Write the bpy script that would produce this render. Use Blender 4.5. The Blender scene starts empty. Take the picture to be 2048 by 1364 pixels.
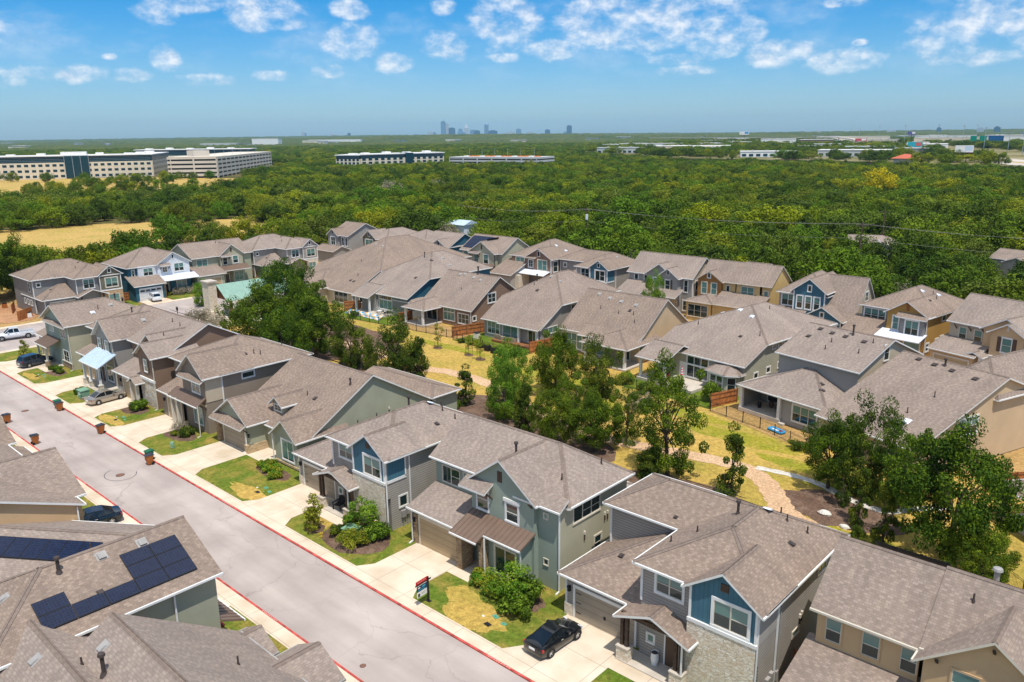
import bpy, math, random
import numpy as np
from mathutils import Vector, Matrix
R = math.radians
random.seed(7); rng = np.random.default_rng(7)
sc = bpy.context.scene
COL = sc.collection
# ------------------------------------------------------------------ camera
CAM_H = 32.0
yaw, pitch, roll = R(42.487), R(14.564), R(-0.640)
fw = Vector((-math.sin(yaw)*math.cos(pitch), math.cos(yaw)*math.cos(pitch), -math.sin(pitch)))
ri = Vector((math.cos(yaw), math.sin(yaw), 0)); up = ri.cross(fw)
r2 = ri*math.cos(roll)+up*math.sin(roll); u2 = up*math.cos(roll)-ri*math.sin(roll)
cam = bpy.data.objects.new('camera', bpy.data.cameras.new('camera')); COL.objects.link(cam)
M = Matrix((r2, u2, -fw)).transposed().to_4x4(); M.translation = (0, 0, CAM_H)
cam.matrix_world = M
cam.data.sensor_width = 36; cam.data.lens = 28.0
cam.data.clip_start = 0.5; cam.data.clip_end = 60000
sc.camera = cam
# ------------------------------------------------------------------ sun and sky
SUN_EL = R(69); sh = Vector((0.87, -0.49, 0)).normalized()
sd = Vector((sh.x*math.cos(SUN_EL), sh.y*math.cos(SUN_EL), math.sin(SUN_EL)))
sl = bpy.data.lights.new('sun', 'SUN'); sl.energy = 4.3; sl.angle = R(0.5); sl.color = (1.0, 0.95, 0.87)
sun = bpy.data.objects.new('sun', sl); COL.objects.link(sun)
sun.rotation_euler = (-sd).to_track_quat('-Z', 'Y').to_euler(); sun.location = (0, 0, 300)
sc.view_settings.view_transform = 'Standard'; sc.view_settings.look = 'None'
sc.view_settings.exposure = 0.10; sc.view_settings.gamma = 1.0
w = bpy.data.worlds.new('World'); sc.world = w; w.use_nodes = True
wt = w.node_tree; wt.nodes.clear()
def WN(t, **k):
    n = wt.nodes.new(t)
    for a, b in k.items(): setattr(n, a, b)
    return n
wl = wt.links.new
sky = WN('ShaderNodeTexSky'); sky.sky_type = 'NISHITA'; sky.sun_disc = False
sky.sun_elevation = SUN_EL; sky.sun_rotation = math.atan2(sd.x, sd.y)
sky.altitude = 100; sky.air_density = 1.0; sky.dust_density = 0.6; sky.ozone_density = 3.0
tc = WN('ShaderNodeTexCoord'); sx = WN('ShaderNodeSeparateXYZ'); wl(tc.outputs['Generated'], sx.inputs[0])
def wm(op, a, b=None, c=None):
    n = WN('ShaderNodeMath', operation=op)
    for i, q in enumerate((a, b, c)):
        if q is None: continue
        if isinstance(q, (int, float)): n.inputs[i].default_value = q
        else: wl(q, n.inputs[i])
    return n.outputs[0]
ca = math.cos(yaw); sa = math.sin(yaw)
# azimuth measured from the street's diagonal, elevation, both in degrees
fx = wm('ADD', wm('MULTIPLY', sx.outputs[0], ca), wm('MULTIPLY', sx.outputs[1], sa))
fy = wm('ADD', wm('MULTIPLY', sx.outputs[0], -sa), wm('MULTIPLY', sx.outputs[1], ca))
az = wm('MULTIPLY', wm('ARCTAN2', fx, fy), 57.2958)
el = wm('MULTIPLY', wm('ARCSINE', sx.outputs[2]), 57.2958)
cv = WN('ShaderNodeCombineXYZ'); wl(az, cv.inputs[0]); wl(el, cv.inputs[1])
def cnoise(scale, det, rough, off=(0, 0, 0), yst=1.6):
    mp = WN('ShaderNodeMapping'); mp.inputs['Location'].default_value = off; mp.inputs['Scale'].default_value = (1, yst, 1)
    wl(cv.outputs[0], mp.inputs[0])
    n = WN('ShaderNodeTexNoise'); n.inputs['Scale'].default_value = scale; n.inputs['Detail'].default_value = det
    n.inputs['Roughness'].default_value = rough; wl(mp.outputs[0], n.inputs['Vector']); return n
cn = cnoise(0.5, 9, 0.6, (0, 0, 0), 1.5); cn2 = cnoise(0.16, 5, 0.6, (3, 9, 0), 2.2); cn3 = cnoise(0.5, 9, 0.6, (0.15, -0.55, 0), 1.5)
CLOUDS = [  # azimuth, elevation, half width, half height (degrees), strength
    (-20.53, 8.05, 3.04, 0.78, 1.00),
    (-22.40, 7.57, 1.95, 1.09, 1.00),
    (-15.76, 7.57, 3.69, 1.43, 1.25),
    (-10.49, 7.98, 1.74, 0.87, 1.20),
    (-10.61, 6.08, 2.60, 1.65, 1.20),
    (-22.33, 4.88, 1.30, 1.22, 1.00),
    (-26.93, 3.84, 1.95, 0.74, 0.90),
    (-28.92, 3.85, 2.60, 0.65, 0.80),
    (-24.03, 3.81, 1.74, 0.61, 0.70),
    (-19.96, 3.57, 2.60, 0.61, 0.80),
    (-15.92, 3.86, 2.08, 0.56, 0.80),
    (-12.04, 4.20, 1.65, 0.74, 0.90),
    (-7.71, 4.75, 1.74, 1.09, 0.90),
    (-4.31, 5.85, 2.26, 1.30, 1.00),
    (-4.30, 8.18, 1.13, 0.69, 1.10),
    (-0.23, 7.23, 3.13, 2.52, 1.20),
    (-0.26, 5.03, 1.74, 0.52, 0.80),
    (3.14, 5.47, 3.47, 0.95, 1.00),
    (6.14, 7.28, 4.34, 2.39, 1.10),
    (9.45, 7.04, 4.34, 2.60, 1.10),
    (12.67, 7.38, 3.91, 2.26, 1.10),
    (15.27, 6.22, 2.60, 1.52, 1.00),
    (11.17, 4.72, 2.60, 0.61, 0.90),
    (13.73, 5.36, 2.60, 1.30, 1.00),
    (17.84, 4.91, 3.26, 1.30, 0.90),
    (11.85, 4.01, 3.04, 0.56, 0.70),
    (21.51, 4.16, 3.69, 1.30, 0.80),
    (21.50, 7.67, 2.17, 0.43, 1.00),
    (27.02, 5.34, 3.26, 1.65, 0.90),
    (29.49, 6.42, 3.69, 1.74, 1.00),
    (27.65, 4.46, 2.60, 0.95, 0.80),
    (30.04, 4.06, 2.39, 0.69, 0.80),
    (22.52, 5.30, 0.69, 0.30, 0.90),
    (-30.88, 3.52, 1.74, 0.87, 0.70),
    (-25.30, 4.89, 0.65, 0.30, 0.70),
    (-7.76, 10.40, 5.21, 1.74, 1.00),
    (9.34, 10.18, 6.95, 2.17, 1.10),
    (27.10, 9.29, 6.95, 2.17, 1.00),
    (34.91, 5.22, 5.21, 2.60, 1.00),
    (-34.44, 5.92, 6.08, 2.17, 1.00),
]
acc = None
for (a, e, ra, re_, st) in CLOUDS:
    s = WN('ShaderNodeVectorMath', operation='SUBTRACT'); wl(cv.outputs[0], s.inputs[0]); s.inputs[1].default_value = (a, e, 0)
    m_ = WN('ShaderNodeVectorMath', operation='MULTIPLY'); wl(s.outputs[0], m_.inputs[0]); m_.inputs[1].default_value = (1/ra, 1/re_, 0)
    L = WN('ShaderNodeVectorMath', operation='LENGTH'); wl(m_.outputs[0], L.inputs[0])
    v = wm('MULTIPLY', wm('SUBTRACT', 1.0, L.outputs['Value']), 2.0*st+0.5)
    acc = v if acc is None else wm('MAXIMUM', acc, v)
blob = wm('MINIMUM', wm('MAXIMUM', acc, -1.2), 1.1)
def sstep(x, lo, hi):
    n = WN('ShaderNodeMapRange', interpolation_type='SMOOTHSTEP'); wl(x, n.inputs[0])
    n.inputs[1].default_value = lo; n.inputs[2].default_value = hi; return n.outputs[0]
dens = wm('ADD', blob, wm('MULTIPLY', wm('SUBTRACT', cn.outputs[0], 0.5), 3.4))
cover = sstep(dens, 0.35, 2.1)
# clouds away from the camera's field and thin veils
veil = wm('MULTIPLY', sstep(cn2.outputs[0], 0.46, 0.74), 0.30)
veil = wm('MULTIPLY', veil, sstep(el, 1.5, 6.0))
cover = wm('MAXIMUM', cover, veil)
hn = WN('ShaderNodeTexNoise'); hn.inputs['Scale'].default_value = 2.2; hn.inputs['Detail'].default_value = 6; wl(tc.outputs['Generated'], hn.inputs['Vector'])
cover = wm('MAXIMUM', cover, wm('MULTIPLY', sstep(hn.outputs[0], 0.42, 0.56), sstep(el, 15, 26)))   # unseen bright clouds overhead, added as fill light for the shaded faces
lit = sstep(wm('ADD', wm('SUBTRACT', cn.outputs[0], cn3.outputs[0]), 0.0), -0.16, 0.14)
ccol = WN('ShaderNodeMix', data_type='RGBA'); wl(lit, ccol.inputs[0])
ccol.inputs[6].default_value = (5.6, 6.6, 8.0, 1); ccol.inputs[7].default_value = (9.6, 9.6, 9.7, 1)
tint = WN('ShaderNodeMix', data_type='RGBA', blend_type='MULTIPLY'); tint.inputs[0].default_value = 1.0
wl(sky.outputs[0], tint.inputs[6]); tcol = WN('ShaderNodeMix', data_type='RGBA'); wl(sstep(el, -0.5, 11.0), tcol.inputs[0]); tcol.inputs[6].default_value = (0.74, 0.97, 1.25, 1); tcol.inputs[7].default_value = (0.07, 0.72, 1.20, 1)
wl(tcol.outputs[2], tint.inputs[7])
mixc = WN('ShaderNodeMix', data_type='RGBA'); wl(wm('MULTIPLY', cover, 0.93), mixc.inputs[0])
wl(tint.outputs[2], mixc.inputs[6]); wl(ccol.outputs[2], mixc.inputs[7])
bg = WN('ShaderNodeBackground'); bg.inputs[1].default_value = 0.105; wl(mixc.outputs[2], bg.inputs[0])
wo = WN('ShaderNodeOutputWorld'); wl(bg.outputs[0], wo.inputs[0])
# ------------------------------------------------------------------ materials
MATS = {}
def newmat(name):
    m = bpy.data.materials.new(name); m.use_nodes = True; nt = m.node_tree
    b = nt.nodes['Principled BSDF']; MATS[name] = m
    return m, nt, b
def N(nt, t, **k):
    n = nt.nodes.new(t)
    for a, v in k.items():
        if a.startswith('i_'):
            n.inputs[a[2:].replace('_', ' ')].default_value = v
        else: setattr(n, a, v)
    return n
def c4(c): return (c[0], c[1], c[2], 1)
def mul(c, k): return tuple(x*k for x in c)
def noisemix(nt, vec, c1, c2, scale, lo=0.35, hi=0.65, det=4):
    n = N(nt, 'ShaderNodeTexNoise', i_Scale=scale, i_Detail=det)
    if vec is not None: nt.links.new(vec, n.inputs['Vector'])
    r = N(nt, 'ShaderNodeMapRange'); r.inputs[1].default_value = lo; r.inputs[2].default_value = hi
    nt.links.new(n.outputs[0], r.inputs[0])
    m = N(nt, 'ShaderNodeMix', data_type='RGBA'); nt.links.new(r.outputs[0], m.inputs[0])
    for i, c in ((6, c1), (7, c2)):
        if isinstance(c, tuple): m.inputs[i].default_value = c4(c)
        else: nt.links.new(c, m.inputs[i])
    return m.outputs[2]
def pos(nt):
    return N(nt, 'ShaderNodeNewGeometry').outputs['Position']
def uvn(nt):
    return N(nt, 'ShaderNodeUVMap').outputs[0]
def bump(nt, b, h, st=0.4, dist=0.02):
    n = N(nt, 'ShaderNodeBump'); n.inputs['Strength'].default_value = st; n.inputs['Distance'].default_value = dist
    nt.links.new(h, n.inputs['Height']); nt.links.new(n.outputs[0], b.inputs['Normal'])
def plain(name, c, rough=0.7, metal=0, var=0.12, scale=1.2, spec=0.3):
    m, nt, b = newmat(name)
    o = noisemix(nt, pos(nt), mul(c, 1-var), mul(c, 1+var), scale)
    nt.links.new(o, b.inputs['Base Color']); b.inputs['Roughness'].default_value = rough
    b.inputs['Metallic'].default_value = metal; b.inputs['Specular IOR Level'].default_value = spec
    return m
def shingle(name, ca_, cb, dark):
    m, nt, b = newmat(name); uv = uvn(nt)
    br = N(nt, 'ShaderNodeTexBrick'); br.inputs['Scale'].default_value = 1.0
    br.inputs['Brick Width'].default_value = 0.30; br.inputs['Row Height'].default_value = 0.15
    br.inputs['Mortar Size'].default_value = 0.007; br.inputs['Mortar Smooth'].default_value = 0.3; br.inputs['Bias'].default_value = 0.0
    br.offset = 0.37; br.offset_frequency = 2; br.squash = 1.0
    br.inputs['Color1'].default_value = c4(ca_); br.inputs['Color2'].default_value = c4(cb); br.inputs['Mortar'].default_value = c4(dark)
    nt.links.new(uv, br.inputs['Vector'])
    o = noisemix(nt, pos(nt), (0.90, 0.90, 0.91), (1.09, 1.08, 1.07), 0.3, 0.3, 0.7, 6)
    ms_ = N(nt, 'ShaderNodeMapping'); ms_.inputs['Scale'].default_value = (0.9, 0.10, 1); nt.links.new(uv, ms_.inputs[0]); o2 = noisemix(nt, ms_.outputs[0], (0.90, 0.90, 0.91), (1.07, 1.07, 1.06), 1.0, 0.3, 0.7, 5)   # rain streaks down the slope
    m3 = N(nt, 'ShaderNodeMix', data_type='RGBA', blend_type='MULTIPLY'); m3.inputs[0].default_value = 1; nt.links.new(o, m3.inputs[6]); nt.links.new(o2, m3.inputs[7]); o = m3.outputs[2]
    # laminated tabs: a dark dash at a steady pitch, each course shifted by its own amount
    sp = N(nt, 'ShaderNodeSeparateXYZ'); nt.links.new(uv, sp.inputs[0])
    def mt(op, a, b_=None):
        n = N(nt, 'ShaderNodeMath', operation=op)
        for i, q in enumerate((a, b_)):
            if q is None: continue
            if isinstance(q, (int, float)): n.inputs[i].default_value = q
            else: nt.links.new(q, n.inputs[i])
        return n.outputs[0]
    row = mt('FLOOR', mt('DIVIDE', sp.outputs[1], 0.15)); wn = N(nt, 'ShaderNodeTexWhiteNoise', noise_dimensions='1D'); nt.links.new(row, wn.inputs['W'])
    ph = mt('FRACT', mt('ADD', mt('DIVIDE', sp.outputs[0], 0.56), mt('MULTIPLY', wn.outputs[0], 3.0))); dash = mt('MULTIPLY', mt('LESS_THAN', ph, 0.46), 0.5)
    dm = N(nt, 'ShaderNodeMix', data_type='RGBA'); nt.links.new(dash, dm.inputs[0]); nt.links.new(br.outputs[0], dm.inputs[6]); dm.inputs[7].default_value = c4(mul(cb, 0.86))
    mm = N(nt, 'ShaderNodeMix', data_type='RGBA', blend_type='MULTIPLY'); mm.inputs[0].default_value = 1
    nt.links.new(dm.outputs[2], mm.inputs[6]); nt.links.new(o, mm.inputs[7])
    nt.links.new(mm.outputs[2], b.inputs['Base Color']); b.inputs['Roughness'].default_value = 0.92
    b.inputs['Specular IOR Level'].default_value = 0.15
    bump(nt, b, br.outputs['Fac'], -0.35, 0.012)
    return m
def siding(name, c, pitch_=0.2, dark=0.5):
    m, nt, b = newmat(name); uv = uvn(nt)
    s = N(nt, 'ShaderNodeSeparateXYZ'); nt.links.new(uv, s.inputs[0])
    d = N(nt, 'ShaderNodeMath', operation='DIVIDE'); nt.links.new(s.outputs[1], d.inputs[0]); d.inputs[1].default_value = pitch_
    f = N(nt, 'ShaderNodeMath', operation='FRACT'); nt.links.new(d.outputs[0], f.inputs[0])
    r = N(nt, 'ShaderNodeMapRange'); r.inputs[1].default_value = 0.70; r.inputs[2].default_value = 0.92; nt.links.new(f.outputs[0], r.inputs[0])
    o = noisemix(nt, pos(nt), mul(c, 0.93), mul(c, 1.06), 0.9)
    mm = N(nt, 'ShaderNodeMix', data_type='RGBA'); nt.links.new(r.outputs[0], mm.inputs[0])
    nt.links.new(o, mm.inputs[6]); mm.inputs[7].default_value = c4(mul(c, dark))
    nt.links.new(mm.outputs[2], b.inputs['Base Color']); b.inputs['Roughness'].default_value = 0.65
    b.inputs['Specular IOR Level'].default_value = 0.25
    bump(nt, b, f.outputs[0], -0.6, 0.02)
    return m
def batten(name, c, w_=0.3):
    m, nt, b = newmat(name); uv = uvn(nt)
    s = N(nt, 'ShaderNodeSeparateXYZ'); nt.links.new(uv, s.inputs[0])
    d = N(nt, 'ShaderNodeMath', operation='DIVIDE'); nt.links.new(s.outputs[0], d.inputs[0]); d.inputs[1].default_value = w_
    f = N(nt, 'ShaderNodeMath', operation='FRACT'); nt.links.new(d.outputs[0], f.inputs[0])
    g = N(nt, 'ShaderNodeMath', operation='LESS_THAN'); nt.links.new(f.outputs[0], g.inputs[0]); g.inputs[1].default_value = 0.16
    o = noisemix(nt, pos(nt), mul(c, 0.9), mul(c, 1.08), 0.9)
    mm = N(nt, 'ShaderNodeMix', data_type='RGBA'); nt.links.new(g.outputs[0], mm.inputs[0])
    nt.links.new(o, mm.inputs[6]); mm.inputs[7].default_value = c4(mul(c, 0.8))
    nt.links.new(mm.outputs[2], b.inputs['Base Color']); b.inputs['Roughness'].default_value = 0.6
    b.inputs['Specular IOR Level'].default_value = 0.25
    bump(nt, b, g.outputs[0], 0.8, 0.03)
    return m
def stucco(name, c):
    m, nt, b = newmat(name); p = pos(nt)
    o = noisemix(nt, p, mul(c, 0.92), mul(c, 1.05), 0.5, 0.3, 0.7, 5)
    nt.links.new(o, b.inputs['Base Color']); b.inputs['Roughness'].default_value = 0.9
    b.inputs['Specular IOR Level'].default_value = 0.15
    n = N(nt, 'ShaderNodeTexNoise', i_Scale=14.0, i_Detail=3.0); nt.links.new(p, n.inputs['Vector']); bump(nt, b, n.outputs[0], 0.25, 0.02)
    return m
def stone(name, cs, mortar, scale=2.6, ysc=1.8):
    m, nt, b = newmat(name); uv = uvn(nt)
    mp = N(nt, 'ShaderNodeMapping'); mp.inputs['Scale'].default_value = (1, ysc, 1); nt.links.new(uv, mp.inputs[0])
    v = N(nt, 'ShaderNodeTexVoronoi', i_Scale=scale); nt.links.new(mp.outputs[0], v.inputs['Vector'])
    e = N(nt, 'ShaderNodeTexVoronoi', feature='DISTANCE_TO_EDGE', i_Scale=scale); nt.links.new(mp.outputs[0], e.inputs['Vector'])
    s = N(nt, 'ShaderNodeSeparateColor'); nt.links.new(v.outputs['Color'], s.inputs[0])
    rp = N(nt, 'ShaderNodeValToRGB'); el_ = rp.color_ramp.elements
    el_[0].color = c4(cs[0]); el_[1].color = c4(cs[-1])
    for i, c in enumerate(cs[1:-1]): q = el_.new((i+1)/(len(cs)-1)); q.color = c4(c)
    nt.links.new(s.outputs[0], rp.inputs[0])
    r = N(nt, 'ShaderNodeMapRange'); r.inputs[1].default_value = 0.02; r.inputs[2].default_value = 0.09; nt.links.new(e.outputs['Distance'], r.inputs[0])
    mm = N(nt, 'ShaderNodeMix', data_type='RGBA'); nt.links.new(r.outputs[0], mm.inputs[0])
    mm.inputs[6].default_value = c4(mortar); nt.links.new(rp.outputs[0], mm.inputs[7])
    nt.links.new(mm.outputs[2], b.inputs['Base Color']); b.inputs['Roughness'].default_value = 0.9
    b.inputs['Specular IOR Level'].default_value = 0.2
    bump(nt, b, r.outputs[0], 0.7, 0.04)
    return m
def gloss(name, c, rough=0.1, spec=0.5, metal=0, coat=0):
    m, nt, b = newmat(name); b.inputs['Base Color'].default_value = c4(c)
    n = N(nt, 'ShaderNodeTexNoise', i_Scale=0.7, i_Detail=2.0); nt.links.new(pos(nt), n.inputs['Vector'])
    r = N(nt, 'ShaderNodeMapRange'); r.inputs[3].default_value = rough*0.7; r.inputs[4].default_value = rough*1.5
    nt.links.new(n.outputs[0], r.inputs[0]); nt.links.new(r.outputs[0], b.inputs['Roughness'])
    b.inputs['Specular IOR Level'].default_value = spec; b.inputs['Metallic'].default_value = metal
    b.inputs['Coat Weight'].default_value = coat
    return m
def ground_mat(name, tones, s1=0.08, s2=0.9, rough=0.95):
    """three-tone grass or soil: broad patches plus fine mottling"""
    m, nt, b = newmat(name); p = pos(nt)
    a = noisemix(nt, p, tones[0], tones[1], s1, 0.38, 0.62, 6)
    a2 = noisemix(nt, p, a, tones[2], s1*3.1, 0.45, 0.75, 6)
    f = noisemix(nt, p, (0.72, 0.72, 0.72), (1.22, 1.22, 1.2), s2*3.5, 0.3, 0.7, 6)
    mm = N(nt, 'ShaderNodeMix', data_type='RGBA', blend_type='MULTIPLY'); mm.inputs[0].default_value = 1
    f2 = noisemix(nt, p, (0.70, 0.74, 0.70), (1.25, 1.22, 1.2), 11.0, 0.3, 0.7, 3); m4 = N(nt, 'ShaderNodeMix', data_type='RGBA', blend_type='MULTIPLY'); m4.inputs[0].default_value = 1 if s2 > 0.3 else 0; nt.links.new(f, m4.inputs[6]); nt.links.new(f2, m4.inputs[7])
    nt.links.new(a2, mm.inputs[6]); nt.links.new(m4.outputs[2], mm.inputs[7])
    nt.links.new(mm.outputs[2], b.inputs['Base Color']); b.inputs['Roughness'].default_value = rough
    b.inputs['Specular IOR Level'].default_value = 0.1
    n = N(nt, 'ShaderNodeTexNoise', i_Scale=9.0, i_Detail=4.0); nt.links.new(p, n.inputs['Vector']); bump(nt, b, n.outputs[0], 0.5, 0.08)
    return m
def leafmat(name, tones, trans=0.25, patch=0.5, lo=(0.66, 0.68, 0.62), hi=(1.3, 1.28, 1.12)):
    m, nt, b = newmat(name)
    oi = N(nt, 'ShaderNodeObjectInfo')
    rp = N(nt, 'ShaderNodeValToRGB'); e = rp.color_ramp.elements
    e[0].color = c4(tones[0]); e[1].color = c4(tones[-1])
    for i, c in enumerate(tones[1:-1]): q = e.new((i+1)/(len(tones)-1)); q.color = c4(c)
    nt.links.new(oi.outputs['Random'], rp.inputs[0])
    o = noisemix(nt, pos(nt), lo, hi, patch, 0.3, 0.7, 3)
    mm = N(nt, 'ShaderNodeMix', data_type='RGBA', blend_type='MULTIPLY'); mm.inputs[0].default_value = 1
    nt.links.new(rp.outputs[0], mm.inputs[6]); nt.links.new(o, mm.inputs[7])
    nt.links.new(mm.outputs[2], b.inputs['Base Color']); b.inputs['Roughness'].default_value = 0.7
    b.inputs['Specular IOR Level'].default_value = 0.1
    if trans:
        tr = N(nt, 'ShaderNodeBsdfTranslucent'); nt.links.new(mm.outputs[2], tr.inputs[0])
        ms = N(nt, 'ShaderNodeMixShader'); ms.inputs[0].default_value = trans
        out = nt.nodes['Material Output']
        nt.links.new(b.outputs[0], ms.inputs[1]); nt.links.new(tr.outputs[0], ms.inputs[2]); nt.links.new(ms.outputs[0], out.inputs[0])
    return m
SH = shingle('shingle', (0.335, 0.262, 0.213), (0.245, 0.190, 0.155), (0.17, 0.13, 0.105)); SHV = [SH, shingle('shingle_weathered', (0.35, 0.282, 0.235), (0.265, 0.212, 0.178), (0.17, 0.13, 0.11)), shingle('shingle_warm', (0.325, 0.248, 0.195), (0.232, 0.174, 0.137), (0.16, 0.12, 0.095))]
SHD = shingle('shingle_cap', (0.25, 0.195, 0.16), (0.21, 0.16, 0.13), (0.13, 0.10, 0.085))
WHITE = plain('white_trim', (0.74, 0.73, 0.70), 0.5, var=0.05)
CREAM = plain('cream_trim', (0.62, 0.56, 0.46), 0.55, var=0.05)
SOFF = plain('soffit', (0.5, 0.47, 0.42), 0.8, var=0.04)
GRAY = siding('grey_siding', (0.36, 0.325, 0.285)); GRAYD = siding('slate_siding', (0.27, 0.26, 0.245))
GREEN_G = siding('sage_siding', (0.44, 0.42, 0.32))
BLUE = batten('blue_batten', (0.055, 0.15, 0.205)); TEAL = siding('teal_siding', (0.035, 0.13, 0.185))
WHB = batten('white_batten', (0.72, 0.74, 0.76)); TAUPEB = batten('taupe_batten', (0.16, 0.145, 0.10))
SAGE = stucco('sage_stucco', (0.36, 0.365, 0.265)); SAGEB = stucco('blue_sage_stucco', (0.29, 0.335, 0.275)); SAGEL = stucco('pale_sage_stucco', (0.45, 0.42, 0.30))
TAN = stucco('tan_stucco', (0.56, 0.385, 0.215)); TANP = stucco('pale_tan_stucco', (0.60, 0.44, 0.27)); BEIGE = stucco('beige_stucco', (0.50, 0.42, 0.31))
TAUPE = stucco('taupe_stucco', (0.27, 0.215, 0.165)); BROWN = stucco('brown_stucco', (0.25, 0.165, 0.115)); GREY = stucco('grey_stucco', (0.34, 0.32, 0.29))
RUST = siding('brown_siding', (0.33, 0.18, 0.10)); OCHRE = stucco('ochre_stucco', (0.42, 0.245, 0.07)); YEL = siding('yellow_siding', (0.66, 0.46, 0.19)); ORA = siding('ochre_siding', (0.36, 0.17, 0.045))
BROWNB = batten('brown_batten', (0.26, 0.155, 0.105))
LIME = stone('white_limestone', [(0.70, 0.59, 0.44), (0.80, 0.73, 0.61), (0.62, 0.48, 0.32), (0.84, 0.79, 0.69)], (0.56, 0.48, 0.37), 3.6, 2.3)
BRST = stone('brown_stone', [(0.30, 0.19, 0.10), (0.42, 0.29, 0.17), (0.20, 0.13, 0.08), (0.5, 0.36, 0.22)], (0.36, 0.27, 0.18), 3.2, 2.4)
TNST = stone('tan_stone', [(0.5, 0.33, 0.16), (0.62, 0.46, 0.27), (0.40, 0.26, 0.13), (0.66, 0.52, 0.34)], (0.5, 0.4, 0.27), 3.0, 2.4)
MIXST = stone('mixed_stone', [(0.7, 0.6, 0.48), (0.5, 0.32, 0.18), (0.78, 0.72, 0.62), (0.42, 0.36, 0.32)], (0.6, 0.54, 0.46), 2.8, 1.9)
BRICK = stone('tan_brick', [(0.50, 0.31, 0.15), (0.62, 0.43, 0.24), (0.40, 0.23, 0.11), (0.58, 0.40, 0.25)], (0.52, 0.40, 0.26), 4.5, 3.0)
MBR = plain('brown_metal', (0.20, 0.135, 0.10), 0.45, 0.2, 0.06); MBL = plain('pale_blue_metal', (0.55, 0.66, 0.76), 0.35, 0.2, 0.05); MWH = plain('white_metal', (0.74, 0.78, 0.86), 0.4, 0.1, 0.04)
MGR = plain('green_metal', (0.27, 0.42, 0.34), 0.45, 0.2, 0.07)
WOOD = plain('dark_wood', (0.075, 0.045, 0.03), 0.7, 0, 0.3, 4); CEDAR = plain('cedar', (0.42, 0.155, 0.045), 0.75, 0, 0.28, 3); CEDD = plain('cedar_dark', (0.24, 0.10, 0.04), 0.8, 0, 0.3, 3)
GLASS = gloss('window_glass', (0.012, 0.030, 0.030), 0.04, 0.9); GLASST = gloss('window_blind_glass', (0.10, 0.215, 0.19), 0.12, 0.8); GLASSW = gloss('pale_blind_glass', (0.27, 0.35, 0.31), 0.15, 0.7)
BLK = plain('black_metal', (0.018, 0.018, 0.02), 0.5, 0.1, 0.1); PIPE = plain('vent_pipe_brown', (0.06, 0.045, 0.04), 0.6); VENT = plain('vent_grey', (0.33, 0.31, 0.29), 0.5)
GDOOR = siding('garage_door_taupe', (0.34, 0.285, 0.215), 0.53, 0.8); GDOORT = siding('garage_door_tan', (0.44, 0.33, 0.20), 0.53, 0.8); GDOORW = siding('garage_door_white', (0.62, 0.62, 0.62), 0.53, 0.8)
DOOR = plain('door_brown', (0.10, 0.06, 0.04), 0.5); CONC = plain('patio_concrete', (0.50, 0.44, 0.37), 0.9, 0, 0.1, 0.8)
def solar_mat():
    m, nt, b = newmat('solar_cells'); uv = uvn(nt)
    br = N(nt, 'ShaderNodeTexBrick'); br.offset = 0; br.inputs['Scale'].default_value = 1; br.inputs['Brick Width'].default_value = 0.17; br.inputs['Row Height'].default_value = 0.17
    br.inputs['Mortar Size'].default_value = 0.006; br.inputs['Color1'].default_value = (0.006, 0.010, 0.030, 1); br.inputs['Color2'].default_value = (0.010, 0.016, 0.042, 1); br.inputs['Mortar'].default_value = (0.03, 0.035, 0.06, 1)
    nt.links.new(uv, br.inputs['Vector']); nt.links.new(br.outputs[0], b.inputs['Base Color'])
    b.inputs['Roughness'].default_value = 0.12; b.inputs['Specular IOR Level'].default_value = 0.5
    return m
SOLAR = solar_mat(); ALU = plain('aluminium', (0.5, 0.52, 0.55), 0.35, 0.7)
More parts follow.
